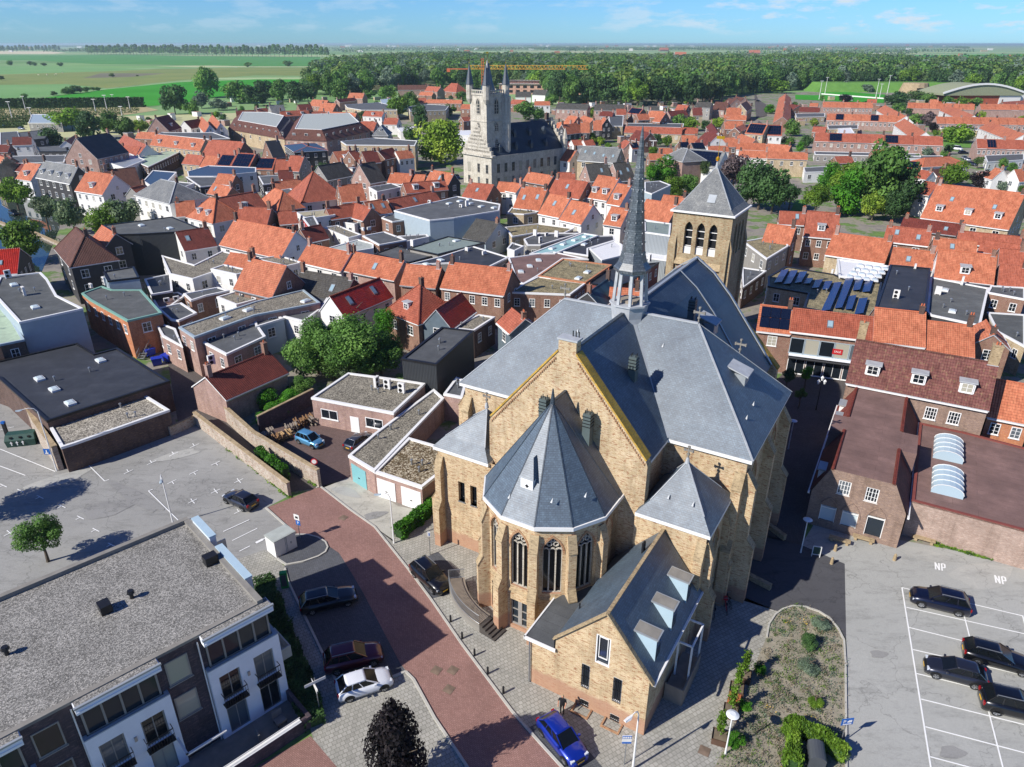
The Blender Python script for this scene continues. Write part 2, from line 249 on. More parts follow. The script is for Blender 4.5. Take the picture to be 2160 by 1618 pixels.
# ------------------------------------------------------------------ mesh building
class MB:
    def __init__(s):s.v=[];s.f=[];s.m=[]
    def poly(s,pts,mi=0):
        n=len(s.v);s.v+=[tuple(p)for p in pts];s.f.append(tuple(range(n,n+len(pts))));s.m.append(mi);return s
    def box(s,x0,x1,y0,y1,z0,z1,mi=0,rot=0,at=None,skip=''):
        c=[(x0,y0,z0),(x1,y0,z0),(x1,y1,z0),(x0,y1,z0),(x0,y0,z1),(x1,y0,z1),(x1,y1,z1),(x0,y1,z1)]
        if at is not None:
            ca,sa=cos(rot),sin(rot);c=[(at[0]+x*ca-y*sa,at[1]+x*sa+y*ca,at[2]+z)for x,y,z in c]
        n=len(s.v);s.v+=c
        for key,f in(('b',(3,2,1,0)),('t',(4,5,6,7)),('s',(0,1,5,4)),('e',(1,2,6,5)),('n',(2,3,7,6)),('w',(3,0,4,7))):
            if key not in skip:s.f.append(tuple(n+i for i in f));s.m.append(mi)
        return s
    def prism(s,pts,z0,z1,mi=0,top=True,mt=None,bot=False):
        n=len(pts)
        for i in range(n):
            p,q=pts[i],pts[(i+1)%n];s.poly([(p[0],p[1],z0),(q[0],q[1],z0),(q[0],q[1],z1),(p[0],p[1],z1)],mi)
        if top:s.poly([(p[0],p[1],z1)for p in pts],mi if mt is None else mt)
        if bot:s.poly([(p[0],p[1],z0)for p in reversed(pts)],mi)
        return s
    def loft(s,rings,mi=0,cap=True,close=True):
        b0=len(s.v);n=len(rings[0])
        for r in rings:s.v+=[tuple(p)for p in r]
        for i in range(len(rings)-1):
            for j in range(n if close else n-1):
                k=(j+1)%n;s.f.append((b0+i*n+j,b0+i*n+k,b0+(i+1)*n+k,b0+(i+1)*n+j));s.m.append(mi)
        if cap:
            s.f.append(tuple(b0+j for j in reversed(range(n))));s.m.append(mi)
            s.f.append(tuple(b0+(len(rings)-1)*n+j for j in range(n)));s.m.append(mi)
        return s
    def cyl(s,c,r0,r1,z0,z1,n=8,mi=0,cap=True,rot=0):
        ring=lambda r,z:[(c[0]+r*cos(rot+2*pi*i/n),c[1]+r*sin(rot+2*pi*i/n),z)for i in range(n)]
        return s.loft([ring(r0,z0),ring(r1,z1)],mi,cap)
    def tube(s,path,r,n=6,mi=0):
        rings=[]
        for i,p in enumerate(path):
            p=Vector(p);t=(Vector(path[min(i+1,len(path)-1)])-Vector(path[max(i-1,0)])).normalized()
            up=Vector((0,0,1))if abs(t.z)<.95 else Vector((1,0,0));a_=t.cross(up).normalized();b_=a_.cross(t)
            rr=r[i]if isinstance(r,(list,tuple))else r
            rings.append([tuple(p+a_*rr*cos(2*pi*k/n)+b_*rr*sin(2*pi*k/n))for k in range(n)])
        return s.loft(rings,mi)
    def beam(s,p,q,wd,ht,mi=0):
        p,q=Vector(p),Vector(q);t=(q-p).normalized();up=Vector((0,0,1))if abs(t.z)<.98 else Vector((1,0,0))
        a_=t.cross(up).normalized()*wd/2;b_=a_.cross(t).normalized()*ht/2
        r=lambda o:[tuple(o+x)for x in(-a_-b_,a_-b_,a_+b_,-a_+b_)]
        return s.loft([r(p),r(q)],mi)
    def panel(s,outer,holes,fr,mi=0,depth=.3,mr=None):
        # outer/holes are 2D (x along wall, z up) on the plane fr(x, d, z); holes get reveals of the given depth
        allp=[outer]+holes;flat=[p for l in allp for p in l]
        tris=tessellate_polygon([[Vector((p[0],p[1],0))for p in l]for l in allp])
        n=len(s.v);s.v+=[tuple(fr(p[0],0,p[1]))for p in flat]
        for t in tris:
            a_,b_,c_=(flat[i]for i in t)
            ar=(b_[0]-a_[0])*(c_[1]-a_[1])-(c_[0]-a_[0])*(b_[1]-a_[1])
            if abs(ar)<1e-9:continue
            s.f.append(tuple(n+i for i in(t if ar>0 else reversed(t))));s.m.append(mi)
        for h in holes:
            for i in range(len(h)):
                p,q=h[i],h[(i+1)%len(h)];s.poly([fr(p[0],0,p[1]),fr(p[0],depth,p[1]),fr(q[0],depth,q[1]),fr(q[0],0,q[1])],mi if mr is None else mr)
        return s
    def mesh(s,name,mats,smooth=False):
        me=bpy.data.meshes.new(name);me.from_pydata(s.v,[],s.f)
        for m in(mats if isinstance(mats,(list,tuple))else[mats]):me.materials.append(MT[m])
        me.polygons.foreach_set('material_index',s.m)
        if smooth:me.polygons.foreach_set('use_smooth',[True]*len(s.f))
        uvl=me.uv_layers.new(name='UVMap');me.update()
        uv=[0.0]*(2*len(me.loops));vs=me.vertices
        for p in me.polygons:
            nx,ny,nz=p.normal
            h=hypot(nx,ny)
            if h<.05:tx,ty=(1,0);bx,by,bz=0,1,0
            else:tx,ty=-ny/h,nx/h;bx,by,bz=-nx*nz/h,-ny*nz/h,h
            for li in p.loop_indices:
                c=vs[me.loops[li].vertex_index].co
                uv[2*li]=c[0]*tx+c[1]*ty;uv[2*li+1]=c[0]*bx+c[1]*by+c[2]*bz
        uvl.data.foreach_set('uv',uv)
        return me
    def build(s,name,mats,parent=None,loc=(0,0,0),rz=0,smooth=False):
        return put(name,s.mesh(name,mats,smooth),parent,loc,rz)
def put(name,me,parent=None,loc=(0,0,0),rz=0):
    o=bpy.data.objects.new(name,me);COL.objects.link(o);o.parent=parent;o.location=loc
    if rz:o.rotation_euler=(0,0,rz)
    return o
def tag(o,label=None,cat=None,group=None,kind=None):
    if label:o['label']=label
    if cat:o['category']=cat
    if group:o['group']=group
    if kind:o['kind']=kind
    return o
def thing(name,label,cat,loc=(0,0,0),rz=0,group=None):
    o=bpy.data.objects.new(name,None);COL.objects.link(o);o.location=loc;o.rotation_euler=(0,0,rz);o.empty_display_size=.5
    return tag(o,label,cat,group)
def copy_tree(o,parent=None):
    c=o.copy();COL.objects.link(c);c.parent=parent
    for ch in list(o.children):copy_tree(ch,c)
    return c
def inset(pts,dd):
    n=len(pts);out=[]
    for i in range(n):
        p0,p1,p2=Vector(pts[i-1]),Vector(pts[i]),Vector(pts[(i+1)%n])
        d1=(p1-p0).normalized();d2=(p2-p1).normalized();n1=Vector((-d1.y,d1.x));n2=Vector((-d2.y,d2.x))
        m=n1+n2;l=m.length
        if l<.2:m=n1;l=1
        m=m/l;k=dd/max(.35,m.dot(n1));out.append((p1.x+m.x*k,p1.y+m.y*k))
    return out
# shared window meshes
_wm={}
def win_meshes(wd,ht,style='w',nx=2,nz=3):
    key=(round(wd,1),round(ht,1),style,nx,nz)
    if key not in _wm:
        wd,ht=key[0],key[1];fr={'w':'trim','k':'k','g':'g','b':'lightb'}.get(style,'trim');f=MB();t=.09
        f.box(-wd/2,wd/2,-.05,.03,0,t);f.box(-wd/2,wd/2,-.05,.03,ht-t,ht);f.box(-wd/2,-wd/2+t,-.05,.03,t,ht-t);f.box(wd/2-t,wd/2,-.05,.03,t,ht-t)
        for i in range(1,nx):x=-wd/2+wd*i/nx;f.box(x-.03,x+.03,-.045,.03,t,ht-t)
        for i in range(1,nz):z=ht*i/nz;f.box(-wd/2+t,wd/2-t,-.04,.03,z-.02,z+.02)
        f.box(-wd/2-.06,wd/2+.06,-.12,.03,-.07,-.002)
        g=MB();g.box(-wd/2+t,wd/2-t,-.02,.02,t,ht-t,skip='')
        _wm[key]=(f.mesh('window',fr),g.mesh('pane','pane'))
        m=MB();m.v=list(f.v);m.f=list(f.f);m.m=list(f.m);n=len(m.v);m.v+=g.v;m.f+=[tuple(n+i for i in q)for q in g.f];m.m+=[1]*len(g.f)
        _wm[key]+=(m.mesh('window',[fr,'pane']),)
    return _wm[key]
def window(parent,loc,rz,wd=1.0,ht=1.5,style='w',nx=2,nz=3,far=False):
    a_,b_,c_=win_meshes(wd,ht,style,nx,nz)
    if far:return put('window',c_,parent,loc,rz)
    o=put('window',a_,parent,loc,rz);put('pane',b_,o);return o
_sh={}
def shared(key,fn):
    if key not in _sh:_sh[key]=fn()
    return _sh[key]
def ac_unit(parent,loc,rz,tall=False):
    def mk():
        m=MB();h=1.4 if tall else .75
        m.box(-.45,.45,-.17,.17,.12,h);m.box(-.4,-.3,-.2,.2,0,.12);m.box(.3,.4,-.2,.2,0,.12)
        f=MB();zs=(.42,)if not tall else(.42,1.05)
        for z in zs:f.loft([[(-.08+.25*cos(t*pi/6),-.18+0*i-(.01*i),z+.25*sin(t*pi/6))for t in range(12)]for i in(0,1)])
        return m.mesh('air_conditioner','w'),f.mesh('fan','blackm')
    a_,b_=shared(('ac',tall),mk);o=put('air_conditioner',a_,parent,loc,rz);put('fan',b_,o);return o
def rooflight(parent,loc,rz,s=1.0):
    def mk():
        m=MB();m.box(-.65,.65,-.45,.45,0,.25)
        d_=MB();d_.loft([[(-.6,-.4,.25),(.6,-.4,.25),(.6,.4,.25),(-.6,.4,.25)],[(-.4,-.25,.38),(.4,-.25,.38),(.4,.25,.38),(-.4,.25,.38)]])
        return m.mesh('rooflight','white'),d_.mesh('dome','glassw')
    a_,b_=shared('rl',mk);o=put('rooflight',a_,parent,loc,rz);o.scale=(s,s,1);put('dome',b_,o);return o
def chimney(parent,loc,h=1.6,wd=.6,dp=.6,mat='b',rz=0,pots=1):
    def mk():
        m=MB();m.box(-wd/2,wd/2,-dp/2,dp/2,-1.2,h-.12);m.box(-wd/2-.05,wd/2+.05,-dp/2-.05,dp/2+.05,h-.12,h);m.box(-wd/2-.07,wd/2+.07,-dp/2-.07,dp/2+.07,-.25,-.05,1)
        p=MB()
        for i in range(pots):x=(i-(pots-1)/2)*.3;p.cyl((x,0),.1,.085,h,h+.32,8)
        return m.mesh('chimney',[mat,'lead']),p.mesh('chimney_pot','ridge')
    a_,b_=shared(('ch',round(h,1),wd,dp,mat,pots),mk);o=put('chimney',a_,parent,loc,rz);put('chimney_pot',b_,o);return o
slate('slspire','#62696f','#43494f',.36,.7);slate('slatedk','#39424a','#323a42',.5)
brick('brown2','#8c7466','#7d665a','#a58c78',1,'#9c8c80');brick('oldb','#a08a7c','#94796a','#b9a293',1,'#b0a398');brick('pinkb','#c4907c','#b8836f','#d0a896',1,'#cbb5a8');brick('signredb','#a85a42','#9c4c38','#b06c50',1)
plain('lightw','#cdd3d8',.6,.04);plain('beige2','#cfc8b4',.8,.06);plain('green2','#2f9a4c',.5,.05);plain('concd2','#4a4e52',.5,.08);plain('benchw','#a8623c',.6,.2);plain('firew','#b39468',.9,.3);plain('craneO','#c0623a',.5)
grassm('orch','#b8ab84','#a79b72',.02);plain('stepg','#4a4540',.8,.15);plain('grate','#746354',.9,.4);plain('domeg','#8a8f72',.9,.2);plain('dry','#857a66',1,.3);plain('cloud','#f4f6f8',1,.0)
HAZE=8e-5
# ------------------------------------------------------------------ measured layout (metres; x right, y away, z up)
HOUSES=[
 (-168.9,243.8,-163.8,239,-3.5,6,9.4,'O','y','orange tiled quay house with a stepped cream gable at the left edge',{'stepped':1}),
 (-148.5,225.1,-141.9,221.6,-4.2,6,10.1,'O','w','small orange roofed white quay house left of the grey mansard building',{'dormer':1}),
 (-136.6,215.1,-120.8,204.5,-3.2,8,12,'S','k','long dark quay building with grey slate roof and four white dormers',{'dormer':4,'win':5}),
 (-118,203.3,-107.4,197.4,-4.5,6.5,10.9,'O','w','white quay house with orange roof and one dormer beside the dark building',{'dormer':1}),
 (-113,202.8,-106.6,207.4,-4.3,7,11.3,'B','b','brown tiled house behind the orange roofed white quay house',{}),
 (-100.6,191.4,-99.1,196.3,-1.8,6.5,8.5,'O','g','narrow orange roofed house with a curved grey gable on the quay',{}),
 (-68.4,165.9,-61.9,174.9,-3.9,7,10.7,'R','b','long red tiled house running back from the orange hipped roof',{'dormer':1}),
 (-81.5,174.1,-77.5,175.5,-2.9,5.5,8.3,'O','w','low orange roof squeezed beside the white hipped house',{}),
 (-147.6,252.7,-145.2,269.7,-6,7.5,14,'M','p','tall grey brick gable house with roof covered in black solar panels',{'nosolar':1}),
 (-142.8,299.7,-115.9,282.2,-3.1,6.5,10.2,'O','y','long orange roof with two white triangular gables above cream walls',{'dormer':3}),
 (-109.5,270.4,-94.7,263.6,-5.2,6.5,11.5,'R','b','wide plain orange red roof right of the twin gabled house',{}),
 (-116,264.2,-108.3,260.4,-2.9,4.5,7.3,'R','y','small red roofed house under the wide plain roof',{}),
 (-106.4,257.4,-100.3,253.7,-3.4,4.5,7.8,'O','b','small orange roof beside slanted solar panels',{}),
 (-98.8,252.7,-93.4,250.7,-4.2,5.5,8.8,'R','b','red roof with grey solar panel field left of the blue hall',{'solar':1}),
 (-92.8,251,-86,248.7,-5,5.5,9.5,'R','b','red roof with larger grey solar panel field',{'solar':1}),
 (-85.2,212.4,-79.5,210.3,-2.4,6.5,8.8,'O','b','orange roof with a tall leaning chimney behind the hipped quay house',{}),
 (-84.3,205.2,-77,199.7,-2.3,5,7.2,'O','b','lower orange roof in front of the leaning chimney roof',{}),
 (-202.3,302.6,-195.9,304.7,-2.8,6,8.7,'D','w','dark red roofed white gabled house near the left edge',{}),
 (-194.1,282.1,-190.5,282.1,-2.5,6,8.3,'D','b','dark red roof at the left edge below the black hall',{}),
 (-184.1,266,-175.1,258.6,-2.1,5,7,'D','b','second dark red roof at the left edge near the stepped gable',{}),
 (-166.3,244.6,-158.3,239.5,-2,5.5,7.4,'D','b','brown red roof between the stepped gable and the grey mansard',{}),
 (-161.2,310.8,-136.6,278.3,-3.3,5.5,8.7,'R','w','red and brown roofed house with white chimney left of the twin gables',{}),
 (-148.8,283.7,-140.1,280.3,-2.9,5,7.8,'R','w','bright red roof behind the pale metal annex',{}),
 (-178.3,297.5,-186.4,319.3,-0.8,6,6.8,'O','w','little orange roof tucked behind the tall solar gable',{}),
 (-159,336.8,-159.5,351.4,-4.8,7.5,13.1,'D','p','large pink brick gable house with dark roof left of the twin gabled house',{'dormer':1}),
 (-155.7,357.7,-153.1,369.4,-3.2,6.5,9.7,'D','w','dark roofed white gabled house above the flat bitumen roof',{}),
 (-153.8,374.6,-134.5,334.8,-2.6,7,10.3,'O','w','orange steep roofed townhouse left in the pair before the dyke trees',{}),
 (-151.9,383.5,-132.3,341.9,-2.7,7,10.4,'O','w','orange steep roofed townhouse right in the pair before the dyke trees',{}),
 (-151.7,416.8,-141.9,420.6,-3.8,6,9.7,'D','w','dark roofed row of houses with white gable before the tall poplars',{}),
 (-168.6,337.9,-158.7,335.5,-2.5,4.5,7,'O','b','low orange roofs behind the pink brick gable house',{}),
 (-123.6,583.4,-111.5,579.1,-3.8,5.5,9.1,'O','p','orange roofed house with white end wall nearest the wood',{}),
 (-124,540,-115.1,558.3,-1.9,5.5,7.3,'D','p','dark red roof under the orange house by the wood',{}),
 (-133.4,511.5,-120.5,500.5,-3.9,5.5,9.2,'O','b','orange roofed house before the row of park trees',{}),
 (-117,470.2,-107.2,465.4,-4.7,5.5,9.9,'O','b','orange roof stepping down beside the flats by the park',{}),
 (-132.7,470.9,-125.9,475.7,-3.1,6,8.8,'D','b','dark house with two chimneys before the park trees',{}),
 (-143,448,-136,452.5,-4.6,6,10.1,'S','g','grey slate roofed hall left below the park trees',{}),
 (-155.6,461.7,-151,468.8,-2.2,5,7.1,'R','b','red roof left of the grey slate hall',{}),
 (-132.7,433.3,-118.5,441.3,-2.6,5.5,8.1,'R','b','long red roof with white dormers in the middle distance',{'dormer':2}),
 (-119.4,441.4,-110,445.4,-2.3,5,7.1,'R','b','red roof left of the twin orange roofs in the middle distance',{}),
 (-103.6,425,-91.5,421.2,-3.6,5,8.4,'O','b','plain orange roof between the flats and the brown block',{}),
 (-93.7,430.9,-87.8,428.6,-2.5,5,7.5,'O','b','short orange roof by the dark round tree',{}),
 (-85.7,442.4,-73.7,436.8,-2.8,5,7.5,'R','w','red roofed house with white dormer right of the round dark tree',{'dormer':1}),
 (-66.4,395.6,-59,393.6,-3.1,5,7.9,'R','w','red roof house above white terrace wall',{}),
 (-71.7,359,-63.8,356.2,-3.9,6,9.6,'R','p','faded red roof beside the grey pyramid roof',{}),
 (-98.5,662.8,-73.9,666.6,-3.3,7,10.6,'B','p','long brown red terrace with small gables by the wood',{'win':6}),
 (-72.8,665.6,-60.4,652.6,-4.1,6,9.7,'R','p','brown terrace end beside the building site',{}),
 (-74.5,625.7,-63,617.9,-2.8,5,7.5,'O','b','small orange roof before the brown terrace',{}),
 (-60.6,541.9,-35,536,-2.3,5,7.2,'O','b','long low orange roof row left of the tower pinnacles',{}),
 (-73.1,541.8,-60.8,544.2,-3.5,5,8,'R','b','red roof right of the tall green tree',{}),
 (-32.2,492,-25.9,490,-3,5,7.6,'O','b','orange roof directly left of the town hall tower',{}),
 (-26.9,399.4,-22.7,402.7,-1.6,6,7.6,'R','b','red roof peeking out behind the lime tree',{}),
 (-86.2,260.7,-82.7,264.1,-4,7,12.1,'M','b','brick gable house with steep black roof',{}),
 (-85.9,249.4,-79.4,248.5,-3.8,5,8.1,'R','b','red roof covered by dark solar panels with white rim',{'solar':1}),
 (-76.9,242.9,-74.2,242.9,-3.5,5,8.4,'R','b','small red roof right of the white rimmed solar roof',{}),
 (-71,237,-66.3,235.7,-4.1,6.5,10.5,'R','g','red roofed dark gabled house with white verge',{}),
 (-61.9,256.3,-56.7,260.8,-3.3,6,9.1,'O','b','orange roof house with white dormer and tall chimneys',{'dormer':1}),
 (-54.9,252.6,-54,254.1,-3.9,6,9.8,'R','b','dark orange side roof falling towards the market street',{}),
 (-51,251.2,-46.7,254.2,-3.5,6.5,9.8,'D','b','dark red roof of the left shop house on the market street',{}),
 (-46.8,258.1,-43,266.5,-2.9,6.5,9.2,'D','b','dark red roof of the middle shop house on the market street',{}),
 (-41.5,263.5,-36.7,267.3,-2.5,6,8.3,'O','w','white shop house with orange roof and awning by the lime tree',{'win':3}),
 (-58.3,220.9,-52.6,229.2,-3.4,6,9.7,'K','g','dark tiled house with grey gable and chimney',{}),
 (-53.6,230.5,-50.2,237.7,-1.9,5.5,7.3,'O','w','orange roof with triple white dormer between two dark roofs',{'dormer':1}),
 (-45,216.3,-41.2,220.9,-4.3,6,10.9,'K','p','large dark brown tiled roof with pale gable',{}),
 (-36.3,219.9,-29.6,217.1,-2.4,5.5,7.9,'O','b','orange roof left of the big orange gable by the town hall',{}),
 (-30,217.9,-25.7,216.9,-2.4,5.5,7.7,'O','b','orange roof middle of three before the town hall',{}),
 (-23.7,215.5,-16.6,209.2,-2.4,6.5,9.3,'O','k','big orange roof with dark gable end before the town hall',{}),
 (-30,200.1,-19.1,205.8,-2.4,6,8.2,'R','b','long red ridge with two small white dormers',{'dormer':2}),
 (-11.6,198.4,-4.9,194.8,-4.2,5.5,8.7,'R','b','faded red roof with skylight under the town hall',{'sky':1}),
 (-3.6,202.8,1.3,200.9,-2.2,6,8.1,'O','w','orange roof above a long white dormer below the town hall',{}),
 (-69.2,218.3,-66.4,219.4,-3.2,5.5,8.7,'D','b','dark red gable roof left of the dark tile house',{}),
 (-69.4,209.7,-62.8,215.6,-1.3,5,6.2,'O','b','orange ridge over flat roofs left of the big pyramid roof',{}),
 (-45.4,189.2,-39.7,191.8,-3.7,6,9.5,'O','b','broad orange roof right of the pyramid roofed house',{}),
 (2.8,597.5,14.8,597.5,-4.2,5.5,9.1,'K','w','grey roofed house with solar panels right of the crane',{}),
 (18.3,624.9,28.6,618.4,-3.6,5.5,9.1,'K','w','grey roofed cream house with black roof vents row',{'win':3}),
 (0,532,9.8,526.3,-2.9,5,7.8,'R','b','orange roof behind the town hall roof',{}),
 (15.4,521.1,25.9,521.1,-3,5,7.4,'O','w','orange roof left of the brick terrace with grey roof',{}),
 (28.8,480.1,47.8,472.4,-3.9,6,9,'K','p','red brick terrace with grey roof left before the wood',{'win':6}),
 (51.4,471.4,70.1,466.7,-4.1,6,9.1,'K','p','grey roofed terrace right before the wood',{'win':5}),
 (30.2,401.1,34.6,394.4,-3.6,5,8.6,'O','b','orange gable roof left in the cluster below the grey terraces',{}),
 (22.8,372.7,28.9,366.9,-3.1,5,8,'O','b','orange roof with chimneys beside town hall roof end',{}),
 (38.3,407.9,42,387.9,-3,5,8,'O','b','orange roof centre in the cluster below the grey terraces',{}),
 (22.5,340.5,30.7,348.5,-3.3,6,9.8,'O','k','orange roof on dark scalloped gable row,left',{'win':3}),
 (32.3,348.5,35.1,348.5,-3.7,6,10.3,'O','k','orange roof on dark scalloped gable row,second',{}),
 (38.8,358.4,42.2,358.4,-3.7,6,10.1,'O','k','orange roof on dark scalloped gable row,third',{}),
 (45,372.3,46.3,369.2,-3.4,6,10,'O','k','orange roof on dark scalloped gable row,right end',{}),
 (50.4,430,57.3,426.2,-2.4,6,8.3,'D','p','brown red roof above the grey cube house',{}),
 (60.2,438.3,65.7,438.3,-3.1,6,8.9,'R','p','red roof right of the grey terrace end',{}),
 (70.3,446.2,75.8,437.8,-3.3,6,9,'R','b','red roof with solar panels before the big wood',{'solar':1}),
 (66.9,407.3,73.4,409.4,-2.8,6,8.7,'O','b','bright orange roof centre before the wood',{}),
 (76.8,423.7,84.6,419.8,-3.5,6,9.1,'O','b','orange roof right of the bright orange one before the wood',{}),
 (77.4,399.6,80.5,396,-4.5,6,10.5,'O','b','steep orange side roof with dark gable before the wood',{}),
 (84.2,470,90.8,470,-2.7,6,8.2,'K','g','grey roof close to the wood edge',{}),
 (87.7,428.3,99.5,436.3,-2.8,6,8.5,'D','p','dark red terrace with row of chimneys',{'win':4}),
 (98.2,450.5,103.5,446.1,-3.7,7,10.3,'R','b','brick house with tall end chimneys before the wood',{}),
 (116.3,479.7,124.7,474.7,-3.3,7,9.9,'K','g','flat grey house with two tall chimney ends before the wood',{}),
 (103.2,435.4,108.6,435.4,-4,6,9.8,'D','y','cream gable house with dark red roof left of the blue spruce',{}),
 (129.7,485.3,136.6,480.3,-6.1,5,9.5,'B','p','pinkish brown bungalow roof by the park road,left',{}),
 (149.1,525.3,151.5,513.8,-5.2,5,9,'B','p','pinkish brown roof by the park road,middle',{}),
 (160.9,549.5,162.3,531.1,-4.7,5,8.7,'B','p','pinkish brown roof with panels by the park road,right',{}),
 (138.7,461.8,149.6,486.4,-3.9,6,9.8,'B','y','cream gabled house beside the straight road',{}),
 (122.6,434.3,130.6,432.7,-4.6,5.5,9.9,'O','y','orange roof house right of the blue spruce',{}),
 (120.9,431.3,132.6,427.6,-2.6,4,6.3,'O','b','low orange roof under the house right of the spruce',{}),
 (55.5,367,81.5,358.9,-3.6,4,6.6,'R','y','very long low red roof left of the garden trees',{'win':6}),
 (82.1,361.7,89.1,359.6,-3.3,4,6.5,'R','y','red roof end section of the long low hall',{}),
 (71.5,315.6,78,315.6,-3.3,5,7.9,'O','b','orange roof behind the new spire tip,right of gardens',{}),
 (80.5,310.5,82.1,297.8,-4.3,6,10.1,'D','w','row of steep red roofs with white party walls',{}),
 (97.8,369.7,90.1,327.1,-1,6,6.9,'D','w','steep red roof above the row with white party walls',{}),
 (103.5,368,112.5,368,-3.3,5.5,8.7,'O','b','orange roof along the straight road',{}),
 (104.4,351.8,113,367.8,-1.4,5.5,6.8,'O','b','orange terrace with long wall facing the straight road',{'win':4}),
 (83.4,302,91,302,-3.1,5.5,8.5,'O','b','orange roof behind the golden weathercock',{}),
 (99,324.1,99.2,303.1,-2.9,5,7.7,'O','b','orange roof right of the weathercock behind black PV roof',{}),
 (88.9,293.9,99.8,290.3,-2.3,5.5,7.7,'O','w','long orange roof ridge behind the copper beech',{'win':4}),
 (76.5,290.7,84.4,290.7,-1.8,5,6.5,'O','w','short orange roof left behind the weathercock pole',{}),
 (84.8,276.4,94.4,273.2,-2.1,5,7.1,'O','w','orange roof in front of the long ridge near the copper beech',{}),
 (110.4,349,116.9,343.7,-4.5,5.5,9.7,'O','y','orange roof with large black solar field at the road',{'solar':1}),
 (57.2,256,70.9,246.2,-5.7,6,10.4,'S','w','long grey roofed hall with solar panels behind the church tower',{'solar':1}),
 (64,285.2,67.4,286.3,-1.9,7,8.7,'M','b','dark solar roof above the hipped hall,left',{'solar':1}),
 (67.4,280.5,72.3,282.3,-2.2,7,9.1,'M','b','dark solar roof above the hipped hall,right',{'solar':1}),
 (24.5,256.6,36.8,250.4,-4.7,7,11,'S','y','grey slate house with four skylights and cream pediment',{'win':3,'sky':4}),
 (22.1,220.9,28.8,223.2,-3.9,6,10.2,'K','p','black tiled house with curved brick gable below the slate one',{}),
 (30.3,221.1,35.4,223.5,-4.2,6,10.5,'K','p','black tiled house with two roof windows beside it',{'sky':2}),
 (19.4,261.3,22.5,258.2,-3.5,6,9.4,'O','w','orange roof between the town hall and the slate house',{}),
 (24.6,309,29.6,311.1,-1.9,5,6.8,'R','w','white gabled house with red roof behind the slate house',{}),
 (29.4,308.5,33.5,310.5,-2.1,5,6.9,'R','w','red roof right of the white gabled house',{}),
 (46,305.2,47.3,297.4,-2.6,5,7.5,'R','p','pink house with red roof in the gardens,left',{}),
 (46.9,297.9,50.1,299.8,-2.1,5,7,'R','w','pale house with a blue solar roof in the gardens',{'solar':1}),
 (55.3,333.6,60,324.3,-3.9,4.5,8.2,'D','b','brown red narrow roof in the gardens behind the spire',{}),
 (48.9,265.2,54.1,265.8,-1.8,5.5,7.2,'O','b','orange roof just right of the spire needle',{}),
 (56.2,284,61.2,284,-1.8,5,6.5,'O','b','small orange roof right of the spire needle,higher',{}),
 (23.4,312.4,29.8,312.4,-1.6,4,5.5,'D','b','dark red garden roof beside the town hall end wall',{}),
 (4.8,212.8,11.7,206,-2.3,7,9.2,'O','b','orange ridge house below the town hall,first from left',{}),
 (11.8,194.3,19.6,188,-3.7,7,10.6,'R','b','faded red roof below the town hall,second from left',{}),
 (22.6,191.1,27.4,186.6,-4.8,7,11.8,'O','w','orange roofed white house with two dormers behind the spire',{'dormer':2,'win':3}),
 (27.1,185,29.8,182.5,-4.3,6.5,10.7,'O','w','orange roof with single dormer cut by the spire',{'dormer':1}),
 (2.6,185.7,8.9,182.1,-4.4,5.5,9.9,'O','y','orange roof with four small skylights below the first ridge',{'sky':2}),
 (9.3,177.8,14.1,173.3,-4.1,5.5,9.5,'O','w','orange roof with tall white doors facing the flat roofs',{'sky':1}),
 (14.1,170.8,18.8,166,-4,5.5,9.3,'O','w','orange roof with gable end facing right above the courtyards',{'sky':1}),
 (13.6,214.4,18.4,214.4,-1.4,7,8.3,'R','b','bright red roof triangle behind the faded red roof',{}),
 (0,200.6,2.7,197.9,-1.7,6.5,8.1,'O','w','orange roof with white dormers at the left below the town hall',{}),
 (23.4,168.3,27,165.7,-3.5,5,8.3,'O','w','orange roof with grey topped dormer just left of the spire shaft',{'dormer':1}),
 (31.1,166.3,37.2,161,-3.5,7,10.4,'O','b','weathered orange roof right of the spire shaft',{}),
 (37.9,180.2,42.9,177.2,-1.6,7,8.4,'O','b','narrow orange ridge right of the spire shaft,further back',{}),
 (212.3,594.1,143.6,401.1,4.3,5,8,'O','b','long orange terrace seen end on,left in the quarter',{'win':0,'row':8}),
 (207.8,509.6,237.6,502.3,-3.7,5,7.3,'O','p','terrace row nearest the sports field,left',{'row':7}),
 (236.2,482.1,210.9,404.5,-3.4,5,7.3,'O','w','short diagonal terrace behind the second row',{'row':4}),
 (175.8,422.1,212.7,408,-3,5,7,'O','p','second terrace row from the sports field',{'row':9,'solar':1}),
 (203.4,391.5,181.3,328.2,-3.4,5,7.3,'O','w','diagonal terrace joining the third row',{'row':5}),
 (132.9,327.9,180.1,312.7,-3.5,5,7.3,'R','p','third terrace row with long red roof and white panels',{'row':9,'solar':1}),
 (261.4,503,296.6,488.2,-3.1,5,6.8,'O','p','far right terrace row before the domed hall',{'row':9}),
 (302,491.6,328,486.8,-2.8,5,6.9,'O','p','far right terrace row touching the picture edge',{'row':6}),
 (275.6,481,250.2,409.5,-2.5,5,6.7,'O','w','white walled diagonal terrace in the right quarter',{'row':5}),
 (225.9,403,268.4,395.2,-2.9,5,6.9,'O','p','middle right terrace row with white window bands',{'row':10}),
 (237.8,375.1,220.8,322.1,-3.2,5,7.2,'O','w','diagonal terrace at the right edge with tall windows',{'row':6}),
 (189.8,305,206.7,300.4,-3.2,5,7.1,'R','p','terrace row behind the parked cars at the right edge',{'row':5,'solar':1}),
 (118.1,347.2,124.1,345.7,-5.2,5,9.1,'R','w','house with black solar roof beside the end on terrace',{'solar':1}),
 (99,288,106.1,282.7,-2.8,5.5,8,'O','b','orange roof behind the brown brick pair at the copper beech',{}),
